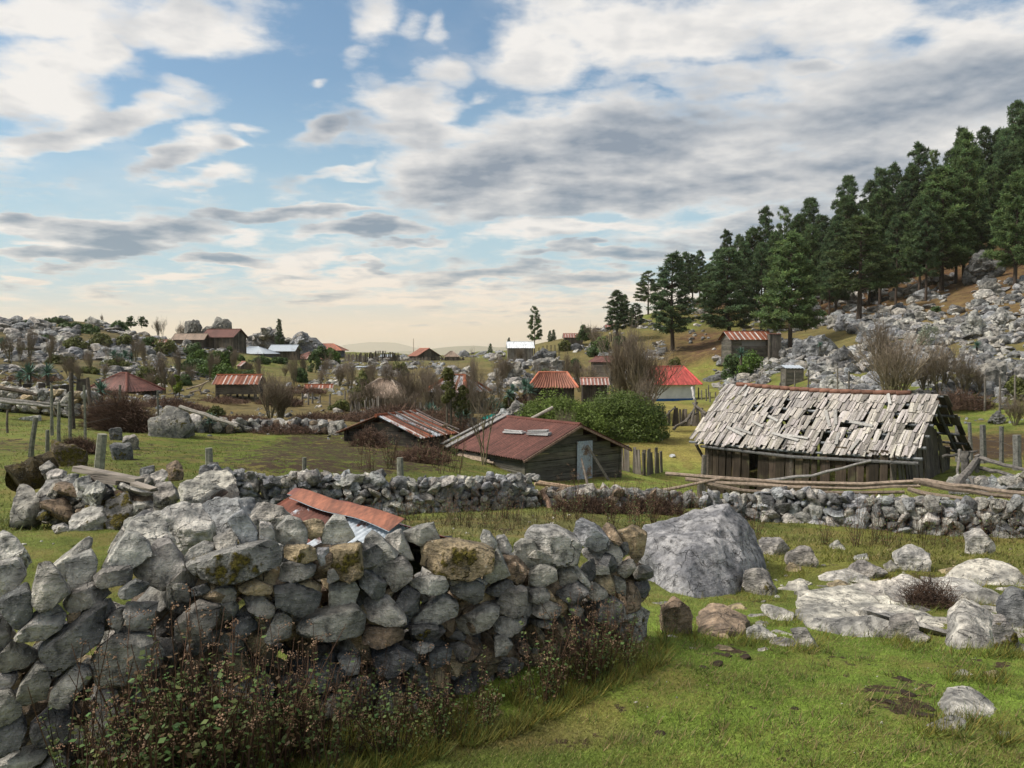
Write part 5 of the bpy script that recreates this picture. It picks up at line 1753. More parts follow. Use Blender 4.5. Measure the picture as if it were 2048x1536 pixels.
x, y, z = place(1188, 790, 56); house('shed', 'low shed with a faded red sheet roof between the tiled house and the bare shrub', 'shed', x, y, z, R(-2), 1.6, 1.6, .8, .35, .2, 'gable', 'pink', wcol=WOOD_D)
x, y, z = place(1336, 806, 62); house('house', 'white rendered house with a blue base band and bright red hipped roof', 'house', x, y, z, R(12), 3.3, 2.6, 1.75, 1.05, .38, 'hip', 'red', wood=False, wcol=(.66, .64, .60), band=(.42, (.02, .09, .25)), ridge=1.25, pitch=.35)
x, y, z = place(1492, 702, 86); t_h = house('shed', 'hillside plank shed with a red and white striped iron roof under the pines', 'shed', x, y, z, R(6), 4.3, 2.8, 1.35, .7, .4, 'gable', 'rust', vert=False, wcol=WOOD_G * .65, nsheet=9, windows=[(0, .25, .85, 2.6, .7, (.20, .185, .165))])
x, y, z = place(1548, 696, 84); house('shed', 'small dark plank lean-to touching the right side of the hillside shed', 'shed', x, y, z, R(-8), 1.1, 1.3, 1.45, .1, .1, 'shed', 'dark', wcol=WOOD_G * .6)
x, y, z = place(1584, 758, 62); house('hut', 'tiny grey plank hut with a pale sheet roof among the rocks behind the barn', 'hut', x, y, z, R(0), 1.3, 1.1, .85, .22, .08, 'shed', 'zinc', vert=False, wcol=WOOD_G * .8)
x, y, z = place(770, 808, 50); house('house', 'low house with a brown hipped roof behind the row of bare shrubs', 'house', x, y, z, R(-8), 2.9, 2.3, .7, .85, .35, 'hip', 'tan', wcol=WOOD_D, ridge=.35)
x, y, z = place(915, 800, 47); house('house', 'house with a half rusted white and red roof behind the green columnar shrub', 'house', x, y, z, R(-28), 2.4, 2.1, .7, .75, .3, 'hip', 'mixed', wcol=WOOD_D * 1.2, ridge=.5)
x, y, z = place(638, 792, 62); house('hut', 'ramshackle hut with a rusty red sheet roof at the end of the fenced plot', 'hut', x, y, z, R(10), 1.9, 1.4, .6, .25, .15, 'gable', 'rust', wcol=WOOD_D)
x, y, z = place(488, 741, 80); house('shed', 'tiny shed with a rust pink gable roof among the green shrubs', 'shed', x, y, z, R(-50), .9, .9, .5, .35, .1, 'gable', 'pink', wcol=WOOD_D * 1.4)

# ---- the two sheds of the middle ground
t = house('shed', 'low shed of dark level planks with a rust brown corrugated roof and a metal door', 'shed', .95, 27.75, -2.5, R(-53), 3.7, 4.15, .98, .85, .28, 'gable', 'dark',
          vert=False, wcol=np.array([.125, .112, .085]), nsheet=7, pitch=.13, amp=.024, wd=.24)
m = MB()
sheet_roof(m, (1.93, .02, .02), (1.93, .70, .02), (1.93, .70, 1.28), (1.93, .02, 1.28), .085, .012, lambda u, v: np.array([.3, .2, .15, .62]))
m.build('door', M_RUST, t, True)
m = MB()
for sgn in (-1, 1):
    m.beam((2.13, 0, 1.80), (2.13, sgn * 2.34, .84), .07, .07, (.25, .16, .12))
m.build('bargeboard', M_POLE, t)
m = MB()
m.beam((2.6, .95, -.15), (2.0, .40, 1.15), .08, .07, (.22, .19, .16))
m.build('prop_beam', M_POLE, t)
m = MB()
for k in range(7):
    m.tube([(-1.8, -2.35 + .06 * k, .60 + .03 * k), (.5 - k * .3, -2.3 + .06 * k, .62 + .03 * k)], .04, 5, np.array([.26, .2, .15]) * RNG.uniform(.6, 1.3))
m.build('rail', M_POLE, t)
# things lying on its roof
def roof_item(name, label, cat, u, v, a, L, Wd, Th, col, mat=None):
    """u along the ridge from the near gable, v down the left slope"""
    base = Matrix.Translation((.95, 27.75, -2.5)) @ Matrix.Rotation(R(-53), 4, 'Z')
    sl = .85 / 2.075
    c = Vector((1.9 - u, -v, .98 + .85 - v * sl + .06 + Th / 2))
    m = MB()
    d = Vector((math.cos(a), math.sin(a), math.sin(a) * sl))
    m.beam(tuple(-d * L / 2), tuple(d * L / 2), Wd, Th, col, jit=.02)
    m.beam(tuple(-d * L / 2 + Vector((0, 0, Th))), tuple(d * L * .38 + Vector((.01, .02, Th))), Wd * .6, Th * .6, np.asarray(col) * 1.15, jit=.02)
    o = m.build(name, mat or M_SHINGLE)
    o.matrix_world = base @ Matrix.Translation(c)
    return tag(o, label, cat)


roof_item('plank', 'grey split log lying on the brown corrugated shed roof near its middle', 'plank', .75, .95, .15, .95, .20, .09, (.36, .35, .34))
roof_item('plank', 'flat grey board on the brown corrugated shed roof near its left edge', 'plank', 2.0, 1.0, .1, .95, .22, .05, (.36, .35, .34))
base = Matrix.Translation((.95, 27.75, -2.5)) @ Matrix.Rotation(R(-53), 4, 'Z')
m = MB()
for k, (a, b) in enumerate([((-2.1, .05, 1.92), (-2.1, -2.5, .93)), ((-1.95, .1, 1.95), (-1.9, -2.6, .93)), ((-2.28, .0, 1.95), (-2.3, -2.55, 1.0))]):
    m.beam(a, b, .16, .035, np.array([.26, .25, .235]) * RNG.uniform(.7, 1.2))
o = m.build('plank', M_SHINGLE)
o.matrix_world = base
tag(o, 'stack of long grey boards along the far edge of the brown corrugated roof', 'planks')
m = MB()
a, b = P(1000, 873, 29.0), P(1106, 815, 29.3)
m.tube([a, (a + b) / 2 + np.array([0, 0, .03]), b], [.05, .055, .06], 8, (.40, .36, .30), wob=.1)
tag(m.build('pole', M_POLE), 'long pale pole resting obliquely across the brown corrugated roof', 'pole')
m = MB()
a, b = P(1178, 1005, 24.6), P(1163, 917, 25.6)
m.tube([a, a * .6 + b * .4 + np.array([.05, 0, 0]), b], [.05, .045, .03], 7, (.18, .15, .12), wob=.1)
tag(m.build('pole', M_POLE), 'crooked stick leaning against the metal door of the plank shed', 'pole')

t = house('shed', 'sagging dark plank shed with rusty and zinc roof sheets beside the trampled field', 'shed', -4.2, 29.2, -2.0, R(-120), 1.8, 3.3, .85, .60, .28, 'gable', 'mixed',
          vert=False, wcol=WOOD_D * .8, nsheet=9, pitch=.15, amp=.026, wd=.26)
base3 = Matrix.Translation((-4.2, 29.2, -2.0)) @ Matrix.Rotation(R(-120), 4, 'Z')
m = MB()
for k in range(5):
    u = -1.0 + k * .42
    m.tube([(u, .15, 1.56), (u + .1, 1.0, 1.27), (u + .2, 2.2, .93)], .035, 5, np.array([.12, .10, .09]) * RNG.uniform(.7, 1.5), wob=.1)
m.build('batten', M_POLE, t)
m = MB()
scatter_rocks(m, [np.array([-.3, 1.9, 1.05])], [.22], 3, np.random.default_rng(5), (3,))
o = m.build('stone', M_ROCK, None, True)
o.matrix_world = base3
tag(o, 'pale yellowish stone weighing down the roof of the sagging shed', 'stone')


# ------------------------------------------------------------------ the shingle roofed barn
def barn():
    rs = np.random.default_rng(77)
    RL, RR = P(1456, 769, 30.6), P(1876, 790, 24.6)
    EL, ER = P(1384, 884, 29.2), P(1832, 917, 23.2)
    org = (RL + RR) / 2
    org[2] = -2.8
    t = empty('barn', tuple(org))
    tag(t, 'old timber barn with a ragged grey shingle roof full of holes', 'barn')
    O = org

    def S(s, q):
        """point of the roof surface: s along, q down the slope"""
        a = RL + (RR - RL) * s
        b = EL + (ER - EL) * s
        sag = -.10 * math.sin(math.pi * s) * (1 - q * .4)
        bow = .05 * math.sin(math.pi * q)
        return a + (b - a) * q + np.array([0, 0, sag + bow]) - O

    axis = (RR - RL) / np.linalg.norm(RR - RL)
    down = (EL - RL) / np.linalg.norm(EL - RL)
    nrm = np.cross(axis, down)
    if nrm[2] < 0:
        nrm = -nrm
    L = np.linalg.norm(RR - RL)
    H_ = np.linalg.norm(EL - RL)
    # missing shingles: (row, s0, s1)
    holes = [(1, .355, .385), (2, .215, .245), (2, .29, .325), (2, .365, .39), (2, .48, .525), (3, .525, .545), (3, .655, .70), (3, .735, .77), (3, .925, .955),
             (1, .80, .815), (1, .895, .905), (4, .395, .42), (4, .60, .635), (4, .70, .745), (3, .31, .335), (1, .385, .40), (2, .245, .262), (2, .525, .54), (3, .70, .712), (3, .40, .42), (4, .42, .44), (4, .50, .52), (4, .84, .865), (2, .62, .64), (2, .75, .765), (2, .86, .885), (1, .55, .565), (5, .60, .625), (5, .72, .735), (3, .955, .97), (5, .245, .265), (5, .41, .435), (5, .875, .89), (3, .82, .84), (4, .15, .165), (5, .44, .455)]
    sh = MB()
    rows = 6
    for row in range(rows):
        q0 = row / rows - (.03 if row == 0 else .06)
        s = -.01 + (.012 if row > 3 else 0) - (.02 if row >= 4 else 0)
        smax = 1.0 + (.012 if row in (1,) else 0) - (.0 if row < 5 else .01)
        while s < smax:
            wd = rs.uniform(.045, .12)
            ds = wd / L
            hole = any(r == row and a <= s + ds / 2 <= b for r, a, b in holes)
            if not hole or rs.random() < .06:
                q1 = (row + 1) / rows + rs.uniform(-.025, .03)
                qa = max(q0, -.01)
                layers = 1 if rs.random() < .6 else 2
                for ly in range(layers):
                    skew = rs.normal(0, .006)
                    lift = .015 + row * .004 + ly * .022 + rs.uniform(0, .012)
                    a = S(s, qa) + nrm * lift * .6
                    b = S(s + ds, qa) + nrm * lift * .6
                    dq = rs.uniform(-.03, .02)
                    c = S(s + ds * .95 + skew, q1 + dq) + nrm * (lift + .03)
                    d = S(s + ds * .04 + skew, q1 + dq + rs.uniform(-.012, .012)) + nrm * (lift + .03 + rs.uniform(-.01, .02))
                    th = nrm * .016
                    V = np.array([a, b, c, d, a - th, b - th, c - th, d - th])
                    g = rs.uniform(.55, 1.12)
                    col = np.array([.46, .425, .385]) * g * np.array([1, rs.uniform(.96, 1.0), rs.uniform(.92, 1.02)])
                    if rs.random() < .22:
                        col *= rs.uniform(.4, .75)
                    sh.add(V, [np.array([[0, 1, 2, 3], [7, 6, 5, 4], [0, 4, 5, 1], [1, 5, 6, 2], [2, 6, 7, 3], [3, 7, 4, 0]])], col)
            s += ds * 1.01
    # loose, slipped shingles lying askew
    for s, q, an, ln in [(.20, .80, 1.25, .9), (.24, .78, 1.35, .8), (.60, .50, .55, .8), (.63, .47, .4, .7), (.45, .82, 1.4, 1.1), (.50, .81, 1.5, .9), (.29, .66, 1.2, .6), (.76, .88, -.2, .5),
                          (.11, .10, -.2, .5), (.14, .13, .1, .5), (.82, .12, .5, .5), (.68, .80, .2, .5), (.35, .55, 1.2, .5), (.75, .56, 1.45, .8)]:
        p = S(s, q) + nrm * .10
        dv = axis * math.sin(an) + down * math.cos(an)
        sh.beam(p - dv * ln / 2, p + dv * ln / 2, .09, .02, np.array([.40, .38, .35]) * rs.uniform(.7, 1.1), up=nrm, jit=.015)
    ro = sh.build('shingle_roof', M_SHINGLE, t)
    # ridge tiles
    for k in range(17):
        s0, s1 = .055 + k * .049, .055 + (k + 1) * .049 + .006
        m = MB()
        a, b = S(s0, 0) + nrm * .03 + np.array([0, 0, .02 + .008 * (k % 2)]), S(s1, 0) + nrm * .03 + np.array([0, 0, .045])
        m.tube([a, b], [.085, .07], 8, np.array([.21, .105, .072]) * rs.uniform(.6, 1.15), wob=.04)
        m.build('ridge_tile', M_TILE, ro, True)
    # battens along the slope and rafters under it
    gray = np.array([.22, .225, .23])
    back = axis * 0
    # rear slope mirrored about the ridge
    dn2 = down.copy()
    dn2[0], dn2[1] = -down[0], -down[1]
    for row in range(rows + 1):
        q = min(row / rows, .985)
        m = MB()
        m.tube([S(-.02, q) - nrm * .06, S(.5, q) - nrm * .06, S(1.0 + .02, q) - nrm * .06], .045, 6, gray * rs.uniform(.7, 1.2), wob=.1)
        m.build('batten', M_POLE, t)
        m = MB()
        p0 = S(-.02, 0) + dn2 * H_ * .92 * q - np.array([0, 0, .05])
        p1 = S(1.0, 0) + dn2 * H_ * .92 * q - np.array([0, 0, .05]) + axis * (.05 + .09 * (row % 3))
        m.tube([p0, p1], .045, 6, gray * rs.uniform(.3, .6), wob=.1)
        m.build('batten', M_POLE, t)
    for s in np.linspace(.02, .98, 8):
        m = MB()
        m.tube([S(s, -.01) - nrm * .12, S(s, .5) - nrm * .12, S(s, 1.0) - nrm * .12], .05, 6, gray * .5)
        m.tube([S(s, 0) - np.array([0, 0, .14]), S(s, 0) + dn2 * H_ * .95 - np.array([0, 0, .14])], .05, 6, gray * .4)
        m.build('rafter', M_POLE, t)
    # dark shingles left on the rear slope
    rb = MB()
    for row in range(rows):
        s = 0.0
        while s < 1.035:
            wd = rs.uniform(.08, .2)
            ds = wd / L
            if rs.random() > (.26 if row > 2 else .06):
                p = S(s, 0) + dn2 * H_ * .92 * (row / rows)
                q = S(s, 0) + dn2 * H_ * .92 * ((row + 1.15) / rows)
                rb.beam(p, q, wd * .95, .02, np.array([.10, .085, .07]) * rs.uniform(.5, 1.4), up=(-nrm[0], -nrm[1], nrm[2]), jit=.008)
            s += ds
    rb.build('rear_roof', M_SHINGLE, t)
    # walls: inset from the eaves
    hor = np.array([down[0], down[1], 0])
    hor /= np.linalg.norm(hor)
    halfw = math.sqrt((EL - RL)[0] ** 2 + (EL - RL)[1] ** 2) - .28
    cL = RL + axis * .55 - O
    cR = RR - axis * .45 - O
    FL, FR = cL + hor * halfw, cR + hor * halfw
    BL, BR = cL - hor * halfw, cR - hor * halfw
    ez = EL[2] - O[2] + .08
    bw = MB()

    def wallp(a, b, topf, col, gap, lean, leanv=(0, 0, 0), wd=.26, zb=-.6):
        Lw = np.linalg.norm((b - a)[:2])
        s = 0
        dd = (b - a) / np.linalg.norm(b - a)
        nn = np.array([dd[1], -dd[0], 0])
        while s < Lw:
            w_ = wd * rs.uniform(.55, 1.4)
            if rs.random() > gap:
                c = a + (b - a) * (s / Lw)
                zt = topf(s / Lw) - rs.uniform(0, .1)
                off = nn * rs.uniform(-.03, .03)
                bt = c + off + dd * rs.uniform(-lean, lean) + np.asarray(leanv)
                cc = col * rs.uniform(.45, 1.5) * np.array([1, rs.uniform(.93, 1.0), rs.uniform(.85, 1.0)])
                bw.beam((bt[0], bt[1], zb), (c[0] + off[0], c[1] + off[1], zt), w_ * .93, .035, cc, up=nn, jit=.01)
            s += w_
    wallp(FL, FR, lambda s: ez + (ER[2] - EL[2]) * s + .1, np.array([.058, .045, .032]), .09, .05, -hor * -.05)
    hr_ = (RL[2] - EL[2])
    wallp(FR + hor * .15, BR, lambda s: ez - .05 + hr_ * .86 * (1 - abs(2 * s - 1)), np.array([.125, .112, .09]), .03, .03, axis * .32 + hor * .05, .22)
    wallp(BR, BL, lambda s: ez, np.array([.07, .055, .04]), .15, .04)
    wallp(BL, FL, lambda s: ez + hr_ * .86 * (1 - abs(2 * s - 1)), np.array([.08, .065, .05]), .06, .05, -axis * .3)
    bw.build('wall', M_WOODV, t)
    for c in (FL, FR, BL, BR, (FL + FR) / 2):
        m = MB()
        m.tube([(c[0], c[1], -.5), (c[0], c[1], ez + .1)], .09, 7, WOOD_D * 1.2, wob=.1)
        m.build('post', M_POLE, t)
    # the eave pole below the shingle tips and a diagonal brace at the left
    m = MB()
    m.tube([S(.05, 1.0) - np.array([0, 0, .12]), S(.5, 1.01) - np.array([0, 0, .16]), S(1.01, 1.0) - np.array([0, 0, .14])], .05, 7, (.13, .125, .12), wob=.12)
    m.build('eave_pole', M_POLE, t)
    m = MB()
    a = S(.02, .99) - np.array([0, 0, .1])
    m.tube([a, a + np.array([.35, .2, -.55]), np.array([FL[0], FL[1], .9])], .06, 6, WOOD_D * 1.2)
    m.build('brace', M_POLE, t)


barn()


# ------------------------------------------------------------------ the rusty roof behind the foreground wall
def pig_shelter():
    A = P(592, 984, 8.4)      # far end of the ridge
    B = P(818, 1050, 6.35)    # near end of the ridge
    O = (A + B) / 2
    O[2] = H(O[0], O[1])
    t = empty('pig_shelter', tuple(O))
    tag(t, 'low shelter with a rusty orange corrugated roof tucked behind the foreground wall', 'shelter')
    ax = (B - A) / np.linalg.norm(B - A)
    hor = np.cross(ax, (0, 0, 1))
    hor[2] = 0
    hor /= np.linalg.norm(hor)
    if hor[0] > 0:
        hor = -hor            # towards the left and the camera
    dl = hor * .95 + np.array([0, 0, -.46])
    dr = -hor * .90 + np.array([0, 0, -.34])
    a, b = A - O, B - O
    rm = MB()
    f = sheets('mixed', 4, 5)
    cols = [np.append((.17, .05, .028), 0.0), np.append((.13, .045, .03), .35), np.append((.12, .04, .028), .1), np.append((.15, .05, .03), .62), np.append((.16, .055, .03), .80)]

    def cf(u, v):
        return cols[min(int(u * 5), 4)]
    dn = np.array([0, 0, -.03])
    sheet_roof(rm, a + dl + dn, b + dl + dn + ax * -.05, b + dn, a + dn, .085, .022, cf)
    sheet_roof(rm, b + dr + dn, a + dr + dn, a + dn, b + dn, .076, .012, cf)
    rm.build('roof', M_RUST, t, True)
    # two bent ridge sheets lapping each other
    for k, (s0, s1, lw, rw, col) in enumerate([(-.01, .66, .10, .20, np.array([.19, .062, .040])), (.12, 1.01, .15, .14, np.array([.235, .085, .045]))]):
        m = MB()
        n = 26
        rows = []
        for j, q in enumerate(np.linspace(0, 1, n)):
            c = a + (b - a) * (s0 + (s1 - s0) * q) + np.array([0, 0, .03 + .022 * k + .010 * math.sin(q * 9 + k)]) + (hor * .05 * k)
            w1 = lw * (1 + .05 * math.sin(q * 7))
            prof = [dl / np.linalg.norm(dl) * w1, dl / np.linalg.norm(dl) * w1 * .5 + np.array([0, 0, .008]), np.array([0, 0, .014]), dr / np.linalg.norm(dr) * rw * .5 + np.array([0, 0, .006]), dr / np.linalg.norm(dr) * rw]
            rows.append([c + pz for pz in prof])
        V = np.array(rows)
        i = np.arange(n - 1)[:, None] * 5
        jj = np.arange(4)[None]
        F = np.stack([i + jj, i + jj + 1, i + jj + 6, i + jj + 5], -1).reshape(-1, 4)
        Vt = V.reshape(-1, 3)
        m.add(Vt, [F[:, ::-1]], np.append(col, -.1))
        m.add(Vt - np.array([0, 0, .006]), [F], np.append(np.array([.3, .3, .3]), .9))
        m.build('ridge_sheet', M_RUST, t, True)
    m = MB()
    m.tube([a - np.array([0, 0, .06]), b - np.array([0, 0, .075]) + ax * .0], .035, 8, (.20, .17, .14))
    m.build('ridge_pole', M_POLE, t)
    wm = MB()
    rs = np.random.default_rng(8)
    e1, e2 = a + dl * .86, b + dl * .86
    f1, f2 = a + dr * .86, b + dr * .86
    for p, q in ((e1, e2), (e2, f2), (f2, f1), (f1, e1)):
        top = min(p[2], q[2])
        planks(wm, p[:2], q[:2], -.3, lambda s: top - .04, True, .14, WOOD_D * 1.2, rs)
    wm.build('wall', M_WOODV, t)


pig_shelter()
m = MB()
sheet_roof(m, P(816, 1092, 6.6), P(905, 1092, 6.6), P(890, 1074, 7.4), P(800, 1066, 7.4), .076, .01, lambda u, v: np.append(RUSTD * .8, .1))
m.beam(P(830, 1088, 6.9), P(900, 1088, 6.9), .5, .03, (.02, .018, .015))
tag(m.build('iron_sheet', M_RUST, None, True), 'loose dark corrugated iron sheet lying right of the rusty shelter roof', 'iron sheet')
#@@PART4@@
# ------------------------------------------------------------------ pines
def needle_puffs(mb, cen, rad, col, rs, n=26, ln=.42, wd=.055):
    """tufts of long needles: cen (m,3)"""
    m = len(cen)
    dirs = rs.normal(size=(m, n, 3))
    dirs[..., 2] = dirs[..., 2] * .8 + .35
    dirs /= np.linalg.norm(dirs, axis=-1)[..., None]
    l = ln * rs.uniform(.7, 1.25, (m, n, 1)) * rad[:, None, None]
    a = cen[:, None] + dirs * l * .12
    tip = cen[:, None] + dirs * l
    side = np.cross(dirs, rs.normal(size=(m, n, 3)))
    side /= np.linalg.norm(side, axis=-1)[..., None] + 1e-9
    side = side * wd * rad[:, None, None]
    T = np.stack([a - side * .5, a + side * .5, tip + side * .5, tip - side * .35], 2)
    c = np.repeat(col[:, None], n, 1) * rs.uniform(.7, 1.3, (m, n, 1))
    mb.quads(T.reshape(-1, 4, 3), c.reshape(-1, 3))


def pine_parts(seed, Ht=14.0, Rc=2.9, base=.22, dens=1.0, sparse=0.0, top=.75, gcol=(.078, .122, .056)):
    rs = np.random.default_rng(seed)
    tr = MB()
    bend = rs.normal(0, .12, 2)
    zz = np.linspace(-.8, Ht * .97, 10)
    pts = np.stack([bend[0] * np.sin(zz / Ht * 2.4), bend[1] * np.sin(zz / Ht * 3), zz], -1)
    tr.tube(pts, np.interp(zz, [0, Ht], [.24, .03]), 8, (.075, .055, .042), wob=.08)
    cr = MB()
    nb = int(95 * dens)
    C, Rr, K = [], [], []
    for i in range(nb):
        f = (i + rs.uniform(0, 1)) / nb
        z = Ht * (base + (1 - base) * f)
        prof = (1 - f ** 1.5) ** top * min(1.0, .55 + f * 3.0)
        L = Rc * prof * rs.uniform(.6, 1.15) + .25
        if rs.random() < sparse:
            continue
        a = i * 2.399 + rs.uniform(-.5, .5)
        up = rs.uniform(.0, .30) + f * .5
        p0 = np.array([bend[0] * math.sin(z / Ht * 2.4), bend[1] * math.sin(z / Ht * 3), z - L * .25])
        d = np.array([math.cos(a), math.sin(a), up])
        p1 = p0 + d * L * .55 + np.array([0, 0, -.02 * L])
        p2_ = p0 + d * L + np.array([0, 0, .10 * L])
        if L > .7:
            tr.tube([p0, p1, p2_], [.05, .035, .012], 4, (.07, .052, .04), cap=False)
        for k in range(max(1, int(L * 1.25 + .4))):
            s = 1.0 - .62 * k / max(1, int(L * 1.25 + .4)) - rs.uniform(0, .12)
            cc = p0 + d * L * s + rs.normal(0, .12, 3)
            br = rs.uniform(.30, .52) * (1.1 if s > .8 else .9)
            tn_ = rs.uniform(.75, 1.25)
            for q in range(7):
                o_ = rs.normal(size=3)
                o_ /= np.linalg.norm(o_)
                o_[2] = abs(o_[2]) * .8 if q < 5 else o_[2] * .5
                C.append(cc + o_ * br * .7)
                Rr.append(rs.uniform(.7, 1.05))
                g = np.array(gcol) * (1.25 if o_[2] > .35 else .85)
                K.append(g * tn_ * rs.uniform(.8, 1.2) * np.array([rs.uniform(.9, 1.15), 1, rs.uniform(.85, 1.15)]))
    C.append(np.array([pts[-1][0], pts[-1][1], Ht]))
    Rr.append(1.0)
    K.append(np.array(gcol))
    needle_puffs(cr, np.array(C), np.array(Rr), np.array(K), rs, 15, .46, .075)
    return tr, cr


PINE_V = []
for sd_, kw in [(1, dict(dens=1.15, Rc=3.4, base=.22, top=.8, gcol=(.110, .165, .062))), (2, dict(dens=.85, Rc=2.6, base=.30)), (3, dict(dens=1.0, Rc=3.0, base=.16, top=.8)),
                (4, dict(dens=.9, Rc=2.9, base=.33, sparse=.30, gcol=(.110, .155, .062))), (5, dict(dens=.95, Rc=2.4, base=.22, top=.95)), (6, dict(dens=1.0, Rc=3.2, base=.36, top=.75, gcol=(.085, .130, .052)))]:
    t = empty('pine_tree')
    a, b = pine_parts(sd_, **kw)
    a.build('trunk', M_BARK, t, True)
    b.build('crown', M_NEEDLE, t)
    PINE_V.append([t, False])


def put_pine(v, x, y, z, h, wscale, label, group, name='pine_tree'):
    src, used = PINE_V[v]
    o = copy_tree(src) if used else src
    PINE_V[v][1] = True
    s = h / 14.0
    o.location = (x, y, z)
    o.scale = (s * wscale, s * wscale, s)
    o.rotation_euler = (0, 0, RNG.uniform(0, 6.28))
    o['label'] = label
    o['category'] = 'pine tree'
    if group:
        o['group'] = group
    elif 'group' in o:
        del o['group']
    return o


# zoom coordinates: px = 1200 + zx/2.4, py = 200 + zy/2.4 ; (zx, ztop, zbase or None, distance, variant, crown width zoom px, label)
PINES = [
 (80, 918, 1170, None, 1, 120, 'solitary bare stemmed pine rising behind the large bare shrub'),
 (118, 935, 1110, 128, 1, 60, 'slim pine just behind the solitary bare stemmed one'),
 (175, 975, 1090, 126, 2, 90, 'low young pine between the solitary pine and the tall dark group'),
 (232, 822, 1005, 150, 3, 110, 'open crowned dark pine on the rocky skyline'),
 (350, 745, 1205, None, 4, 190, 'tall broad dark pine with its trunk foot in brown litter, leftmost of the forest edge'),
 (410, 735, 960, 146, 1, 90, None), (478, 728, 955, 144, 1, 80, None), (445, 745, 960, 148, 4, 80, None),
 (606, 632, 960, 140, 4, 90, 'narrow spire topped pine on the skyline left of the dense wood'),
 (665, 655, 980, 138, 1, 100, None), (560, 720, 985, 136, 2, 110, None),
 (625, 718, 1130, 104, 2, 270, 'wide dark pine with boughs to the ground left of the hillside shed'),
 (788, 522, 990, 132, 4, 110, 'tall rounded dark pine top on the skyline'),
 (730, 622, 1040, 124, 5, 150, None), (880, 520, 1000, 134, 3, 100, 'thin see-through pine on the skyline'),
 (775, 690, 1062, 106, 2, 150, 'dark pine with a bare foot directly behind the hillside shed'),
 (912, 645, 1208, None, 0, 320, 'broad bright green pine standing free in front of the wood'),
 (1008, 478, 1010, 128, 2, 180, 'dark pine with a stepped top above the broad bright one'),
 (950, 560, 1030, 122, 5, 150, None), (1010, 610, 1040, 112, 5, 140, None), (1060, 560, 1040, 120, 4, 130, None),
 (1190, 372, 990, 130, 2, 180, 'very tall dark pine on the skyline'),
 (1175, 470, 1010, 118, 5, 170, None), (1130, 560, 1020, 112, 2, 150, None),
 (1242, 572, 1070, None, 3, 290, 'open crowned pale green pine with a bare trunk right of the broad bright one'),
 (1290, 400, 960, 122, 1, 150, None), (1338, 338, 950, 126, 4, 130, None), (1400, 320, 950, 128, 4, 140, None),
 (1345, 440, 905, 108, 5, 200, None), (1450, 400, 940, 118, 2, 180, None),
 (1520, 222, 930, 126, 4, 150, 'pointed dark pine standing above the rest of the skyline'),
 (1590, 250, 930, 128, 3, 110, None), (1480, 330, 935, 120, 5, 160, None),
 (1640, 335, 915, None, 0, 340, 'massive dark pine with a thick bare trunk at the forest edge'),
 (1530, 470, 895, 98, 5, 180, None), (1565, 530, 890, 96, 1, 140, None), (1710, 520, 810, 104, 1, 160, None),
 (1745, 165, 860, 104, 0, 240, 'tall light green pine in the middle of the right hand wood'),
 (1722, 145, 880, 122, 4, 120, None), (1670, 250, 900, 120, 2, 170, None), (1830, 142, 830, 126, 2, 150, None), (1900, 150, 820, 126, 5, 140, None),
 (1800, 300, 850, 112, 1, 180, None), (1880, 330, 830, 108, 5, 180, None), (1980, 22, 740, 122, 2, 190, 'highest pine top in the upper right corner of the wood'),
 (2035, 60, 740, 124, 5, 160, None), (1930, 150, 800, 116, 2, 170, None), (2000, 200, 770, 112, 5, 190, None), (1950, 260, 800, 108, 4, 190, None),
 (1990, 350, 900, None, 0, 260, 'brownish green pine leaning over the hillside at the right edge'), (2040, 330, 830, 100, 1, 180, None),
 (2080, 120, 780, 118, 2, 190, None), (2120, 60, 740, 120, 4, 190, None), (2110, 420, 860, 90, 5, 220, None), (1420, 560, 930, 104, 1, 140, None), (1830, 500, 850, 102, 1, 150, None),
 (1290, 500, 980, 112, 2, 150, None), (1100, 640, 1030, 106, 1, 120, None), (840, 640, 1030, 116, 5, 130, None), (690, 690, 1050, 112, 1, 120, None), (520, 790, 1040, 122, 5, 110, None),
]
i = 0
for zx, zt, zb, d, v, wz, lab in PINES:
    px, pt = 1200 + zx / 2.4, 200 + zt / 2.4
    if d is None:
        g = G(px, 200 + zb / 2.4)
        x, y, z = g
        d = y
    else:
        q = P(px, 200 + zb / 2.4, d)
        x, y = q[0], q[1]
        z = H(x, y)
    zt_ = P(px, pt, d)[2]
    h = max(zt_ - z, 3.0)
    Wd = wz / 2.4 / FPX * d
    base_w = [6.6, 4.8, 5.6, 5.0, 4.2, 6.0][v] * h / 14
    ws = min(max(Wd / base_w * .98, .62), 1.9)
    put_pine(v, x, y, z - .1, h, ws, lab or 'dark green pine standing among others in the dense wood on the right hillside', None if lab else 'pines of the dense hillside wood')
g = P(1069, 712, 112)
put_pine(3, g[0], g[1], g[2], P(1069, 615, 112)[2] - g[2], .75, 'lone pine standing on the crest beside the white roofed cabin', None)
g = P(559, 700, 130)
put_pine(4, g[0], g[1], g[2] - .5, P(559, 640, 130)[2] - g[2] + .5, .8, 'dark conical conifer in front of the rocky hilltop in the village', None, 'conifer')
for px, pt, pb, d, lab in [(981, 688, 716, 150, 'tiny conifer on the crest left of the white roofed cabin'), (1018, 676, 700, 160, 'tiny dark tree behind the left end of the white roofed cabin'),
                           (1100, 662, 690, 150, 'little conifer on the skyline right of the lone pine'), (1107, 660, 690, 152, 'little conifer just left of the shed with the pinkish roof')]:
    g = P(px, pb, d)
    put_pine(4, g[0], g[1], g[2], P(px, pt, d)[2] - g[2], 1.1, lab, None)
for v, (o, used) in enumerate(PINE_V):
    if not used:
        bpy.data.objects.remove(o)


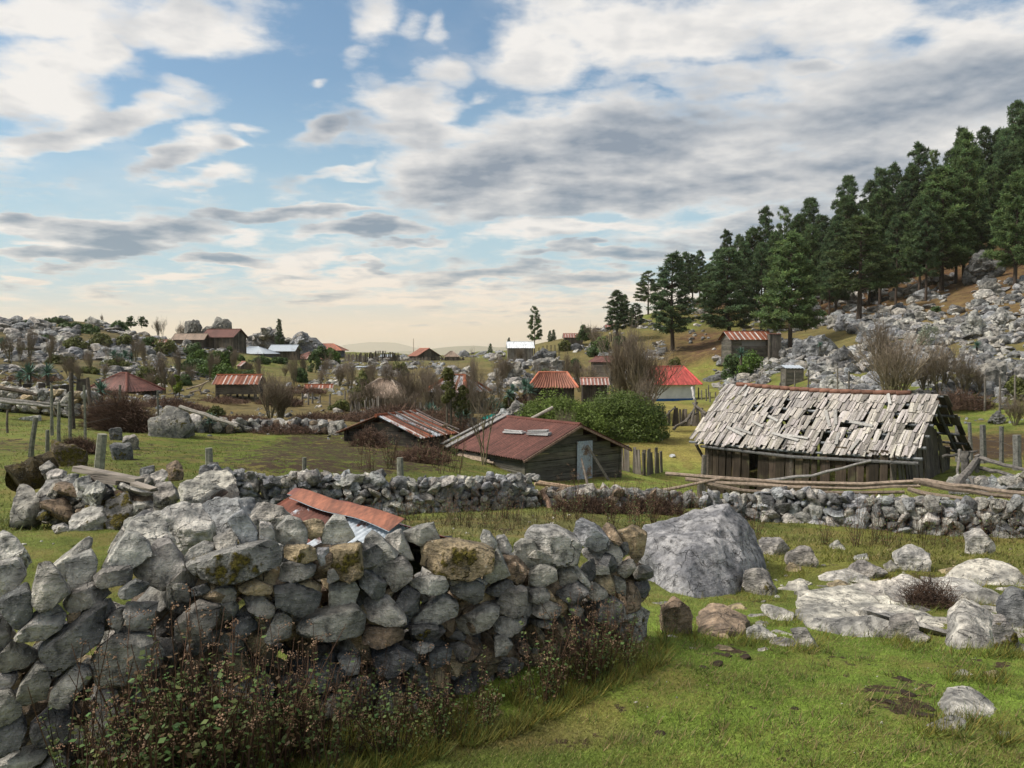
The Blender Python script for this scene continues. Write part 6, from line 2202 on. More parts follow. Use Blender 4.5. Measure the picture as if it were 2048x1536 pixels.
# ------------------------------------------------------------------ bare shrubs
def bare_shrub(seed, Ht=4.0, spread=.55, stems=7, twig=1.0, moss=.5, straight=.5):
    rs = np.random.default_rng(seed)
    mb = MB()
    leaf = MB()

    def grow(p, d, L, r, depth):
        n = 4
        pts = [p]
        rad = [r]
        dd = d.copy()
        for k in range(n):
            dd = dd + rs.normal(0, .10, 3) + np.array([0, 0, .10 * straight])
            dd /= np.linalg.norm(dd)
            pts.append(pts[-1] + dd * L / n)
            rad.append(r * (1 - .55 * (k + 1) / n))
        f = min(1, max(0, 1 - p[2] / (Ht * .75)))
        c = np.array([.20, .155, .115]) * (1 - moss * f) + np.array([.10, .10, .025]) * moss * f
        mb.tube(pts, rad, 4 if depth < 2 else 3, c * rs.uniform(.7, 1.35), cap=False)
        if depth >= 4 or r < .004:
            return
        kids = rs.integers(4, 6) if depth < 2 else (int(rs.integers(3, 5)) if depth < 3 else int(rs.integers(1, 4)))
        for k in range(kids):
            s = rs.uniform(.35, 1.0)
            i = min(int(s * n), n - 1)
            q = pts[i] + (pts[i + 1] - pts[i]) * (s * n - i)
            v = dd + rs.normal(0, .48, 3)
            v[2] = abs(v[2]) * .6 + .45
            v /= np.linalg.norm(v)
            grow(q, v, L * rs.uniform(.45, .78), max(r * .55 * (1.1 - .3 * s), .0085), depth + 1)
    for k in range(stems):
        a = rs.uniform(0, 6.28)
        tl = rs.uniform(.05, spread)
        d = np.array([math.cos(a) * tl, math.sin(a) * tl, 1.0])
        d /= np.linalg.norm(d)
        grow(np.array([math.cos(a) * .12, math.sin(a) * .12, -.1]), d, Ht * rs.uniform(.38, .52), rs.uniform(.045, .085) * Ht / 4, 0)
    return mb, leaf


SHRUB_V = []
for sd_, kw in [(11, dict(stems=9)), (12, dict(stems=7, spread=.4, straight=.8)), (13, dict(stems=3, spread=.3)), (14, dict(stems=12, spread=.75, straight=.3))]:
    t = empty('bare_shrub')
    a, _ = bare_shrub(sd_, **kw)
    a.build('branches', M_DRY, t)
    z = np.concatenate(a.V)[:, 2].max()
    SHRUB_V.append([t, False, z])


def put_shrub(v, x, y, z, h, ws, label, group=None, rot=None):
    src, used, h0 = SHRUB_V[v]
    o = copy_tree(src) if used else src
    SHRUB_V[v][1] = True
    s = h / h0
    o.location = (x, y, z)
    ws *= .78
    o.scale = (s * ws, s * ws, s)
    o.rotation_euler = (0, 0, RNG.uniform(0, 6.28) if rot is None else rot)
    o['label'] = label
    o['category'] = 'shrub'
    if group:
        o['group'] = group
    elif 'group' in o:
        del o['group']


for px, pt, pb, d, v, ws, lab in [
        (1275, 618, 800, 48, 1, .62, 'very large upright bare shrub behind the right end of the big green bush'),
        (1240, 650, 800, 49, 1, .5, 'bare shrub forming the left side of the very large one'),
        (1282, 730, 872, 38, 1, .8, 'pale branched bare shrub in front of the right side of the green bush'),
        (540, 715, 848, 38, 0, 1.0, 'big spreading bare shrub with a green foot left of the valley'),
        (562, 740, 846, 39, 3, 1.0, 'twiggy bare shrub growing out of the right side of the big spreading one'),
        (330, 690, 800, 50, 1, .9, 'upright bare shrub right of the hipped rust red roof'),
        (182, 690, 770, 56, 1, .8, 'thin bare shrub left of the hipped rust red roof'),
        (270, 665, 735, 70, 1, .9, 'bare shrub beside the green agave clump on the left hill'),
        (1790, 640, 800, 44, 3, 1.15, 'wide grey pink bare shrub behind the barn ridge'),
        (1775, 610, 790, 46, 1, .9, 'tall bare shrub inside the wide one behind the barn ridge'),
        (1880, 650, 800, 44, 0, 1.0, 'bare shrub with mossy stems behind the right end of the barn'),
        (1925, 690, 800, 43, 3, 1.0, 'low bare shrub between the barn and the layered outcrop'),
        (968, 712, 925, 23, 2, .75, 'slender bare tree with a tufted crown rising above the middle wall'),
        (1160, 705, 775, 66, 1, 1.0, 'bare yellowish shrub above the clay tiled roof'),
        (745, 718, 790, 62, 1, 1.0, 'brown bare shrub behind the brown hipped roof'),
        (820, 712, 830, 44, 3, .8, 'brown bare shrub right of the brown hipped roof'),
        (860, 720, 830, 43, 1, .8, 'grey brown bare shrub left of the columnar green shrub'),
        (790, 760, 828, 42, 3, 1.2, 'low brown thicket shrub in front of the brown hipped roof'),
        (715, 770, 822, 44, 1, 1.1, 'low bare shrub at the left end of the brown thicket'),
        (940, 735, 840, 40, 3, .9, 'bare shrub right of the columnar green shrub'),
        (610, 700, 770, 70, 1, .9, 'bare tree in the middle of the village gardens'),
        (690, 715, 760, 80, 0, .9, 'small bare tree below the orange roofed building'),
        (430, 700, 760, 74, 0, 1.0, 'bare shrub above the raised granary'),
        (2030, 780, 838, 36, 3, 1.3, 'low reddish fan shaped bush in the right pasture'),
        (1130, 800, 868, 30, 3, .5, 'small bare shrub under the green bush near the shed roof'),
        (20, 660, 760, 56, 1, .8, 'bare shrub at the extreme left on the hillside'),
        (100, 655, 765, 58, 1, .8, 'thin dark bare shrub above the agaves at left'),
        (60, 640, 770, 60, 1, .6, 'dead stalky shrub left of the agaves'),
        (365, 640, 678, 112, 1, .8, 'spindly tree on the skyline left of the crag'),
        (318, 632, 676, 112, 1, .8, 'feathery tree on the left skyline'),
        (325, 630, 676, 114, 2, .8, 'second feathery tree close to the right of the first on the left skyline'),
        (205, 626, 650, 112, 1, .6, 'single wispy tree on top of the left hill')]:
    if v == 2:
        q = P(px, pb, d)
    else:
        q = P(px, pb, d)
        q[2] = H(q[0], q[1])
    h = P(px, pt, d)[2] - q[2]
    put_shrub(v, q[0], q[1], q[2], max(h, .6), ws, lab)
for px, pt, pb, d in [(470, 690, 770, 70), (520, 700, 790, 58), (590, 690, 790, 58), (655, 690, 780, 66), (700, 700, 800, 54), (780, 700, 810, 50), (845, 690, 815, 46), (905, 700, 840, 40), (1000, 695, 800, 52), (420, 690, 780, 62),
                      (360, 680, 780, 58), (290, 670, 760, 62), (215, 675, 760, 60), (1075, 700, 770, 64), (1130, 690, 770, 68), (40, 660, 760, 58), (745, 700, 800, 55), (940, 690, 820, 46)]:
    q = P(px, pb, d)
    q[2] = H(q[0], q[1])
    put_shrub([1, 2][int(px) % 2], q[0], q[1], q[2], max(P(px, pt, d)[2] - q[2], .6), .5, 'thin leafless grey brown tree among the houses of the valley', 'thin bare trees of the valley')
for px, pt, pb, d in [(1262, 640, 800, 50), (1295, 660, 800, 49), (800, 730, 800, 52), (850, 725, 800, 50), (880, 750, 830, 42), (1040, 690, 720, 100), (960, 740, 800, 50), (1110, 715, 770, 68), (1180, 715, 780, 62), (560, 750, 846, 39), (300, 730, 800, 50), (160, 720, 780, 50), (350, 735, 790, 50), (60, 700, 780, 52), (420, 715, 760, 72), (470, 690, 745, 85), (640, 730, 790, 64), (740, 745, 815, 47), 
                       (500, 716, 775, 75), (650, 712, 756, 84), (570, 720, 780, 72), (380, 720, 790, 58), (240, 700, 760, 62), (140, 700, 780, 52), (900, 735, 800, 52), (1010, 700, 760, 80),
                      (300, 715, 770, 60), (210, 715, 775, 55), (760, 775, 822, 45), (840, 770, 828, 43), (680, 720, 790, 66), (1190, 640, 700, 110), (1960, 730, 800, 43), (1850, 700, 800, 45)]:
    q = P(px, pb, d)
    q[2] = H(q[0], q[1])
    put_shrub([0, 1, 3][int(px) % 3], q[0], q[1], q[2], max(P(px, pt, d)[2] - q[2], .6), .95, 'leafless brown shrub among the gardens and slopes of the village', 'bare shrubs among the gardens')


# ------------------------------------------------------------------ leafy bushes
def leafy(seed, rx, ry, rz, n, ls, col, lumps=26, dome=True):
    rs = np.random.default_rng(seed)
    mb = MB()
    th = rs.uniform(0, 6.28, lumps)
    ph = np.arccos(rs.uniform(.0 if dome else -.8, 1, lumps))
    rr = rs.uniform(.62, .9, lumps)
    C = np.stack([np.cos(th) * np.sin(ph) * rr * rx, np.sin(th) * np.sin(ph) * rr * ry, np.cos(ph) * rr * rz], -1)
    S = rs.uniform(.16, .46, lumps) * (rx * ry * rz) ** (1 / 3)
    k = rs.integers(0, lumps, n)
    d = rs.normal(size=(n, 3))
    d /= np.linalg.norm(d, axis=1)[:, None]
    p = C[k] + d * (S[k] * rs.uniform(.72, 1.08, n))[:, None]
    if dome:
        p[:, 2] = np.where(p[:, 2] < 0, p[:, 2] * .2, p[:, 2])
    nrm = d + rs.normal(0, .5, (n, 3))
    nrm /= np.linalg.norm(nrm, axis=1)[:, None]
    t1 = np.cross(nrm, rs.normal(size=(n, 3)))
    t1 /= np.linalg.norm(t1, axis=1)[:, None]
    t2 = np.cross(nrm, t1)
    a = ls * rs.uniform(.6, 1.3, (n, 1))
    Q = np.stack([p - t1 * a, p - t2 * a * .45, p + t1 * a, p + t2 * a * .45], 1)
    cl = (np.asarray(col)[None] * (rs.uniform(.75, 1.25, lumps)[k])[:, None] * rs.uniform(.7, 1.35, (n, 1)))
    mb.quads(Q, cl)
    return mb


def bush(name, label, cat, px, pb, d, wpx, hpx, seed, n, ls, col, group=None, stems=0, z=None, dome=True, dpt=1.0, mat=None):
    q = P(px, pb, d)
    if z is None:
        q[2] = H(q[0], q[1]) if stems == 0 else q[2]
    rx = wpx / 2 / FPX * d / 1.15
    rz = max(P(px, pb - hpx, d)[2] - q[2], .3) / (1.1 if dome else 1.0)
    t = empty(name, tuple(q))
    tag(t, label, cat, group)
    f = leafy(seed, rx, rx * dpt, rz if dome else rz / 2.2, n, ls, col, dome=dome, lumps=18 + int(n / 600))
    o = f.build('foliage', mat or M_LEAF, t)
    if not dome:
        o.location = (0, 0, rz / 1.9)
    if stems:
        s = MB()
        for k in range(stems):
            a = RNG.uniform(0, 6.28)
            s.tube([(math.cos(a) * .1, math.sin(a) * .1, -.3), (math.cos(a) * rx * .4, math.sin(a) * rx * .4, rz * .6)], [.05, .02], 5, (.10, .085, .06), cap=False)
        s.build('stem', M_BARK, t)
    return t


G1 = np.array([.075, .125, .022])
G2 = np.array([.062, .100, .030])
G3 = np.array([.105, .115, .030])
bush('bush', 'big rounded bright green bush, left half of the dense pair behind the plank shed', 'bush', 1118, 872, 36, 225, 90, 1, 42000, .055, np.array([.135, .185, .035]), dpt=.8)
bush('bush', 'big rounded green bush, darker right half of the dense pair behind the plank shed', 'bush', 1238, 870, 37, 205, 92, 2, 40000, .055, np.array([.105, .145, .032]), dpt=.8)
bush('bush', 'low green bush filling the right foot of the dense pair', 'bush', 1310, 862, 37.5, 60, 74, 3, 5000, .05, G2)
for k, (px, pb, d, w_, h_, c) in enumerate([(400, 735, 84, 60, 34, G1), (440, 745, 78, 70, 40, G1), (390, 760, 70, 80, 40, G2), (470, 740, 88, 50, 30, G1), (520, 738, 90, 50, 24, G2), (430, 765, 66, 110, 36, G1 * .9),
                                            (600, 765, 68, 34, 40, G2), (490, 765, 64, 60, 30, G2), (560, 735, 96, 40, 22, G2), (240, 655, 108, 40, 14, G2), (140, 665, 100, 50, 22, G2), (180, 668, 98, 46, 20, G2), (60, 665, 100, 40, 14, G2),
                                            (110, 650, 106, 50, 14, G2), (200, 690, 88, 60, 26, G3), (150, 700, 80, 60, 26, G3), (90, 690, 84, 40, 20, G2), (250, 690, 90, 50, 22, G3), (300, 690, 92, 40, 18, G2), (330, 700, 90, 50, 22, G3), (385, 700, 92, 40, 18, G2),
                                            (230, 745, 62, 70, 26, G3), (120, 735, 66, 60, 24, G3), (40, 720, 70, 60, 22, G3), (300, 760, 56, 70, 28, G3), (360, 775, 55, 50, 26, G2), (170, 760, 56, 60, 24, G3), (640, 700, 110, 30, 14, G2),
                                            (800, 740, 84, 40, 20, G3), (1090, 745, 76, 26, 14, G2), (1150, 735, 90, 30, 18, G2), (1200, 690, 108, 40, 18, G1), (1240, 680, 112, 30, 14, G2), (1195, 704, 104, 40, 16, G2), (1130, 694, 114, 28, 16, G3),
                                            (1470, 720, 76, 60, 20, G2), (1500, 712, 74, 60, 18, G1), (1350, 720, 90, 30, 12, G3), (1870, 620, 84, 20, 8, G2), (730, 760, 66, 40, 24, G3), (680, 820, 46, 50, 22, G3), (1020, 800, 50, 40, 20, G3), (2040, 770, 42, 60, 26, G3),
                                            (1000, 870, 34, 60, 20, G3), (940, 880, 30, 30, 16, G3), (340, 850, 34, 30, 12, G3), (430, 840, 36, 40, 30, G3), (720, 800, 48, 40, 34, G3)]):
    bush('bush', 'green leafy bush among the rocks and gardens of the village and its slopes', 'bush', px, pb, d, w_, h_, 30 + k, int(700 + w_ * h_ * 1.1), .0016 * d + .02, c, 'green bushes of the gardens and slopes')
bush('bush', 'round flat crowned green tree beside the orange roofed building', 'tree', 660, 718, 112, 46, 24, 91, 3500, .16, G1 * .9, stems=4)
bush('bush', 'small round green tree below the flat crowned one', 'tree', 672, 740, 104, 26, 28, 92, 1500, .16, G1 * .8, stems=3)
bush('bush', 'round green tree beside the shed with the pinkish roof on the slope', 'tree', 1168, 680, 112, 34, 34, 93, 2200, .16, G2, stems=3)
bush('shrub', 'narrow columnar shrub wrapped in yellow green moss in the valley', 'shrub', 898, 850, 34, 30, 130, 94, 5000, .045, np.array([.095, .10, .022]), stems=4, dome=False)
bush('shrub', 'short leaning mossy stub of shrub right of the columnar one', 'shrub', 925, 850, 34, 28, 90, 95, 3000, .045, np.array([.085, .09, .022]), stems=3, dome=False)
bush('shrub', 'dark green upright shrub left of the bare garden trees', 'shrub', 459, 740, 78, 18, 50, 96, 1500, .10, G2, stems=2, dome=False)
bush('shrub', 'dark green upright shrub below the orange roofed building', 'shrub', 628, 752, 84, 30, 50, 97, 1800, .10, G2, stems=2, dome=False)
bush('shrub', 'bright yellow green shrub right of the hipped rust red roof', 'shrub', 355, 795, 46, 20, 48, 98, 1800, .05, np.array([.13, .17, .02]), stems=2, dome=False)
bush('bush', 'silvery pale shrub on the right hillside', 'bush', 1858, 668, 66, 44, 36, 99, 2500, .07, np.array([.22, .24, .17]))
for k, px in enumerate((90, 120, 138, 178, 262, 285)):
    bush('bush', 'wind shaped small tree on the top of the left hill', 'tree', px, 652, 112, 24, 16 + (k % 3) * 4, 120 + k, 500, .15, G2 * .9, 'small trees on the left skyline', stems=2)


# ------------------------------------------------------------------ agaves
def agave(seed, r=.7, n=70):
    rs = np.random.default_rng(seed)
    mb = MB()
    for k in range(n):
        el = R(rs.uniform(-25, 85))
        az = k * 2.4 + rs.uniform(-.2, .2)
        d = np.array([math.cos(az) * math.cos(el), math.sin(az) * math.cos(el), math.sin(el)])
        sd = np.array([-math.sin(az), math.cos(az), 0])
        up = np.cross(d, sd)
        L = r * rs.uniform(.8, 1.1)
        ws = [.035, .045, .03, .002]
        ls = [.08, .4, .75, 1.0]
        c0 = np.array([.085, .16, .115]) * rs.uniform(.75, 1.25)
        V = []
        for w_, l in zip(ws, ls):
            p = d * L * l + np.array([0, 0, -.10 * L * l * l])
            V += [p - sd * w_ * r / .7, p - up * .012 , p + sd * w_ * r / .7]
        F = []
        for i in range(3):
            b = i * 3
            F += [[b, b + 1, b + 4, b + 3], [b + 1, b + 2, b + 5, b + 4]]
        mb.add(V, [np.array(F)], c0)
    return mb


AG = []
for s_ in (1, 2):
    t = empty('agave')
    agave(s_).build('leaf_rosette', M_AGAVE, t)
    m = MB()
    m.tube([(0, 0, -.9), (0, 0, .05)], [.10, .12], 7, (.10, .08, .06))
    m.build('trunk', M_BARK, t)
    AG.append([t, False])
AGP = [(58, 748, 46, 24, 'agave with spiky blue green leaves, left of the pair on the left wall'), (95, 745, 47, 20, 'agave with spiky blue green leaves, right of the pair on the left wall'), (40, 755, 47, 14, 'small agave at the left foot of the pair on the left wall'),
       (238, 722, 70, 17, 'largest agave of the clump on the left hill'), (255, 728, 69, 14, None), (228, 712, 71, 14, None), (250, 712, 71, 14, None), (264, 715, 71, 12, None),
       (863, 827, 40, 23, 'agave left of the slender bare tree above the sagging shed'), (850, 832, 40, 15, 'smaller agave at the left foot of the one above the sagging shed'),
       (922, 815, 42, 17, 'agave right of the mossy columnar shrub'), (918, 838, 38, 16, 'agave below the one right of the mossy columnar shrub'), (932, 832, 38, 15, None), (985, 808, 44, 18, 'agave behind the slender bare tree'),
       (998, 815, 43, 14, None), (1050, 772, 50, 17, 'agave left of the clay tiled roof'), (1060, 782, 49, 18, 'agave standing above the green bush beside the tiled roof'), (1025, 780, 50, 14, None), (1018, 790, 49, 14, None),
       (1482, 708, 68, 15, 'agave on the rocky slope below the hillside shed'), (1954, 692, 56, 12, 'agave among the grey rocks at the right hillside'), (1640, 690, 64, 7, None), (5, 690, 70, 16, 'agave at the extreme left edge of the hillside'),
       (420, 842, 30, 18, 'pale agave standing behind the flat topped dark rock'), (202, 780, 40, 22, 'pale agave patch under the hipped rust red roof')]
for px, py, d, r_, lab in AGP:
    src = AG[int(px) % 2]
    o = copy_tree(src[0]) if src[1] else src[0]
    src[1] = True
    o.location = P(px, py, d)
    s = r_ / FPX * d / .7
    o.scale = (s * 1.15, s * 1.15, s * 1.15)
    o.rotation_euler = (0, 0, px)
    o['label'] = lab or 'spiky blue green agave growing in a clump with others'
    o['category'] = 'agave'
    if not lab:
        o['group'] = 'agaves growing in clumps'
    elif 'group' in o:
        del o['group']


# ------------------------------------------------------------------ weeds and thickets
def weed(seed, Ht=.62, stems=7, leafy_=.6, flower=1.0):
    rs = np.random.default_rng(seed)
    st, lf, fl = MB(), MB(), MB()
    for k in range(stems):
        a = rs.uniform(0, 6.28)
        r0 = rs.uniform(0, .07)
        tl = rs.uniform(.0, .45)
        p = np.array([math.cos(a) * r0, math.sin(a) * r0, -.02])
        d = np.array([math.cos(a) * tl, math.sin(a) * tl, 1.0])
        d /= np.linalg.norm(d)
        h = Ht * rs.uniform(.5, 1.05)
        pts = [p]
        n = 6
        for i in range(n):
            d = d + rs.normal(0, .07, 3)
            d /= np.linalg.norm(d)
            pts.append(pts[-1] + d * h / n)
        pts = np.array(pts)
        c = np.array([.075, .042, .026]) * rs.uniform(.7, 1.5)
        st.tube(pts, np.linspace(.0035, .0016, n + 1), 3, c, cap=False)
        # leaves in opposite pairs
        green = rs.random() < leafy_
        for i in range(1, n + 1):
            for sgn in (-1, 1):
                for rep in range(2):
                    if rs.random() < (.60 if green else .25):
                        q = pts[i] + (pts[i - 1] - pts[i]) * rs.random()
                        aa = rs.uniform(0, 6.28)
                        dv = np.array([math.cos(aa), math.sin(aa), rs.uniform(-.7, .4)])
                        dv /= np.linalg.norm(dv)
                        sd = np.cross(dv, (0, 0, 1))
                        sd /= np.linalg.norm(sd)
                        sd = sd + np.array([0, 0, rs.uniform(-.5, .5)])
                        L = rs.uniform(.015, .036)
                        w_ = L * .36
                        q0 = q + dv * .006
                        Q = np.array([[q0, q0 + dv * L * .45 + sd * w_, q0 + dv * L, q0 + dv * L * .45 - sd * w_]])
                        if green:
                            cl = np.array([.085, .135, .040]) * rs.uniform(.5, 1.4) * np.array([rs.uniform(.8, 1.5), 1, 1])
                        else:
                            cl = np.array([.12, .075, .035]) * rs.uniform(.6, 1.3)
                        lf.quads(Q, cl[None])
        # flower heads
        if rs.random() < flower:
            for b in range(rs.integers(1, 4)):
                i = rs.integers(3, n + 1)
                q = pts[i]
                dv = rs.normal(size=3)
                dv[2] = abs(dv[2]) + .6
                dv /= np.linalg.norm(dv)
                e = q + dv * rs.uniform(.02, .07)
                st.tube([q, e], [.0015, .001], 3, c, cap=False)
                m = rs.integers(5, 11)
                cc = e + rs.normal(0, .011, (m, 3))
                for u in cc:
                    s = rs.uniform(.0028, .0055)
                    V = np.array([[s, 0, 0], [-s, 0, 0], [0, s, 0], [0, -s, 0], [0, 0, s], [0, 0, -s]]) + u
                    F = np.array([[0, 2, 4], [2, 1, 4], [1, 3, 4], [3, 0, 4], [2, 0, 5], [1, 2, 5], [3, 1, 5], [0, 3, 5]])
                    fl.add(V, [F], np.array([.27, .17, .11]) * rs.uniform(.5, 1.5))
    return st, lf, fl


WEEDS = []
for s_, kw in [(1, dict(stems=6, leafy_=.8, flower=.7)), (2, dict(stems=8, leafy_=.9, flower=.5)), (3, dict(stems=6, leafy_=.3, Ht=.75, flower=.8)), (4, dict(stems=9, leafy_=1., flower=.3, Ht=.5)), (5, dict(stems=9, leafy_=.15, Ht=.7, flower=.8)), (6, dict(stems=7, leafy_=.8, Ht=.66, flower=.5))]:
    t = empty('weed')
    a, b, c = weed(s_, **kw)
    a.build('stems', M_DRY, t)
    if b.V:
        b.build('leaves', M_LEAF, t)
    if c.V:
        tag(c.build('flower_heads', M_DRY, t), kind='stuff')
    WEEDS.append([t, False])


def put_weed(x, y, z, s, v, label, group):
    src = WEEDS[v]
    o = copy_tree(src[0]) if src[1] else src[0]
    src[1] = True
    o.location = (x, y, z)
    o.scale = (s, s, s)
    o.rotation_euler = (RNG.uniform(-.12, .12), RNG.uniform(-.12, .12), RNG.uniform(0, 6.28))
    tag(o, label, 'weed', group)


rs = np.random.default_rng(99)
nw = 0
for k in range(600):
    if nw >= 150:
        break
    px = rs.uniform(40, 1330)
    dn = np.interp(px, [40, 150, 220, 560, 640, 760, 1000, 1080, 1280, 1330], [.05, .25, .8, .8, .8, .75, .8, 1, 1, .5])
    if rs.random() > dn:
        continue
    d = wall_d(px) - rs.uniform(.02, .42) * np.interp(px, [0, 600, 1300], [.8, 1, 1])
    p = P(px, 1450, d)
    z = H(p[0], p[1])
    top = np.interp(px, [40, 150, 300, 400, 560, 640, 800, 1000, 1100, 1200, 1300], [1330, 1300, 1225, 1205, 1235, 1265, 1290, 1270, 1195, 1155, 1180])
    top = top + abs(rs.normal(0, 85)) + 10
    h = P(px, top, d)[2] - z
    if h < .12:
        continue
    put_weed(p[0], p[1], z, h / .62, int(rs.integers(0, 6)), 'dry brown flowered weed growing at the foot of the foreground stone wall', 'weeds along the foreground wall')
    nw += 1
for (x0, x1, y0, y1, d0, d1, n, s0, s1, lab, grp) in [
        (1090, 1420, 1015, 1062, 0, 0, 40, .7, 1.3, 'dark brown dead weed in the gap between the two middle stone walls', 'dead weeds between the middle walls'),
        (690, 1080, 1035, 1062, 0, 0, 42, .5, .9, 'brown weed along the foot of the middle stone wall', 'weeds under the middle wall'),
        (1450, 2048, 1075, 1098, 0, 0, 34, .5, 1.1, 'brown weed at the foot of the wall in front of the barn', 'weeds under the barn side wall'),
        (715, 930, 905, 950, 0, 0, 20, 1.0, 1.9, 'brown seedy weed around the sagging shed', 'weeds around the sagging shed'),
        (1420, 1720, 960, 985, 0, 0, 14, 1.2, 2.2, 'brown flowering weed between the pole fence and the barn', 'weeds by the barn')]:
    px = rs.uniform(x0, x1, n)
    py = rs.uniform(y0, y1, n)
    g = ground(px, py)
    for q in g:
        if not np.isnan(q[0]):
            put_weed(q[0], q[1], q[2], rs.uniform(s0, s1), int(rs.choice([2, 4, 4, 0, 2])), lab, grp)


def thicket(label, cat, px, pb, d, wpx, hpx, seed, n, col, lean=0.0):
    """a tangle of fine dead twigs"""
    rs_ = np.random.default_rng(seed)
    q = P(px, pb, d)
    q[2] = H(q[0], q[1])
    rx = wpx / 2 / FPX * d
    h = max(P(px, pb - hpx, d)[2] - q[2], .3)
    mb = MB()
    for k in range(n):
        a = rs_.uniform(0, 6.28)
        r = rx * math.sqrt(rs_.random())
        f = 1 - (r / rx) ** 2
        p = np.array([math.cos(a) * r, math.sin(a) * r * .6, rs_.uniform(0, .7) * h * f])
        dd = rs_.normal(size=3)
        dd[2] = abs(dd[2]) * 1.2
        dd /= np.linalg.norm(dd)
        L = h * rs_.uniform(.25, .6)
        mb.tube([p, p + dd * L * .5 + rs_.normal(0, .04, 3), p + dd * L + np.array([0, 0, -.15 * L]) + rs_.normal(0, .05, 3)], [.006 * d / 20, .005 * d / 20, .003 * d / 20], 3, np.asarray(col) * rs_.uniform(.5, 1.5), cap=False)
    o = mb.build('thicket', M_DRY, None, False, tuple(q * 0))
    o.location = tuple(q)
    tag(o, label, cat)
    return o


TB = np.array([.105, .065, .045])
thicket('reddish brown dead thicket behind the leaning posts at left', 'thicket', 250, 850, 27, 90, 78, 1, 2600, TB)
thicket('grey brown tangle of dead stalks left of the reddish thicket', 'thicket', 215, 838, 29, 80, 60, 2, 1600, TB * 1.3)
thicket('brown dead bush among the thin posts in the left field', 'thicket', 155, 925, 19, 80, 56, 3, 1800, TB)
thicket('brown bramble against the left wall of the sagging shed', 'thicket', 740, 885, 27, 60, 36, 4, 1200, TB * 1.1)
thicket('dry grassy bramble heap at the right foot of the sagging shed', 'thicket', 845, 945, 22.5, 110, 60, 5, 2200, TB * 1.4)
thicket('dry bramble along the far edge of the trampled field', 'thicket', 560, 868, 31, 150, 26, 6, 1400, TB * 1.2)
thicket('dark dead tangle in the gap right of the middle wall', 'thicket', 1170, 1052, 14.6, 120, 60, 7, 1800, TB * .8)
thicket('dark brown dead tangle left of the huge boulder', 'thicket', 1300, 1050, 14.8, 130, 62, 8, 1800, TB * .7)
thicket('wiry leafless thorny shrub growing over the pale rocks at right', 'thicket', 1858, 1262, 6.6, 90, 84, 9, 700, TB * .9)
thicket('brown dead scrub along the fence right of the barn', 'thicket', 1920, 815, 41, 130, 44, 10, 1600, TB)
thicket('dry scrub in front of the bare shrubs in the valley', 'thicket', 790, 835, 40, 180, 34, 11, 2400, TB * 1.2)
thicket('dry scrub beside the agaves in the valley', 'thicket', 940, 850, 34, 70, 26, 12, 900, TB * 1.3)
thicket('dead scrub right of the big spreading bare shrub', 'thicket', 640, 838, 40, 120, 18, 13, 900, TB * 1.3)
for k_, (px_, pb_, d_, w_, h_) in enumerate([(440, 812, 46, 120, 22), (700, 845, 39, 130, 26), (870, 838, 38, 120, 30), (480, 850, 35, 120, 16), (120, 812, 36, 110, 30), (380, 830, 38, 110, 24), (600, 790, 56, 110, 22),
                                            (1050, 800, 50, 60, 24), (200, 800, 42, 110, 28), (560, 800, 50, 90, 20), (950, 800, 50, 70, 24), (300, 850, 31, 80, 26), (60, 770, 50, 120, 24), (800, 790, 54, 120, 26)]):
    thicket('low brown dry scrub between the rocks and gardens of the valley', 'thicket', px_, pb_, d_, w_, h_, 40 + k_, 900, TB * 1.25)['group'] = 'dry scrub of the valley'
thicket('brown scrub under the hipped rust red roof', 'thicket', 330, 815, 40, 130, 26, 14, 1200, TB * 1.1)

# ------------------------------------------------------------------ fences and poles
def post_fence(name, label, posts, col, wires=3, rad=.06, square=False):
    """posts: (px, py_top, py_base, d)"""
    org = P(posts[0][0], posts[0][2], posts[0][3])
    t = empty(name, tuple(org))
    tag(t, label, 'fence')
    tops, bots = [], []
    for k, (px, a, b, d, *ln) in enumerate(posts):
        tp, bt = P(px + (ln[0] if ln else 0), a, d), P(px, b, d)
        bt[2] = min(bt[2], H(bt[0], bt[1])) - .06
        m = MB()
        r = rad * (ln[1] if len(ln) > 1 else 1)
        m.tube([bt - org, (bt * .6 + tp * .4) - org + RNG.normal(0, .012, 3), tp - org], [r * 1.1, r, r * .9], 7, np.asarray(col) * RNG.uniform(.75, 1.25), wob=.12)
        m.build('post', M_POLE, t)
        tops.append(tp)
        bots.append(bt)
    for w_ in range(wires):
        f = .35 + .27 * w_
        m = MB()
        pts = [(b + (a - b) * f) - org for a, b in zip(tops, bots)]
        m.tube(pts, .004 * max(1, posts[0][3] / 20), 3, (.10, .09, .08), cap=False)
        m.build('wire', M_POLE, t)
    return t


GW = np.array([.20, .195, .15])
post_fence('fence', 'wire fence of thin lichen covered posts along the left field, rows of leaning stakes',
           [(60, 835, 925, 17.5, 12, 1.4), (95, 860, 918, 17), (118, 805, 875, 19.5), (103, 770, 838, 23), (140, 783, 862, 21, 0, .9), (170, 770, 855, 22, -2, .9), (240, 770, 812, 28), (315, 780, 832, 28, 0, .8)], GW, 2, .042)
post_fence('fence', 'stout short lichen posts standing in front of the trampled field', [(196, 868, 930, 14.2, 9, 1.4), (417, 896, 942, 14.6, 0, 1.1), (606, 915, 950, 15.5, 3, .7), (800, 915, 955, 15.6, 0, 1.1)], GW * 1.05, 0, .065)
post_fence('fence', 'tall dark leaning posts beside the red thicket', [(146, 745, 815, 27, -4, 1.3), (183, 755, 800, 30, -8, 1.3), (15, 820, 862, 24, 0, .6)], WOOD_D * 1.3, 0, .055)
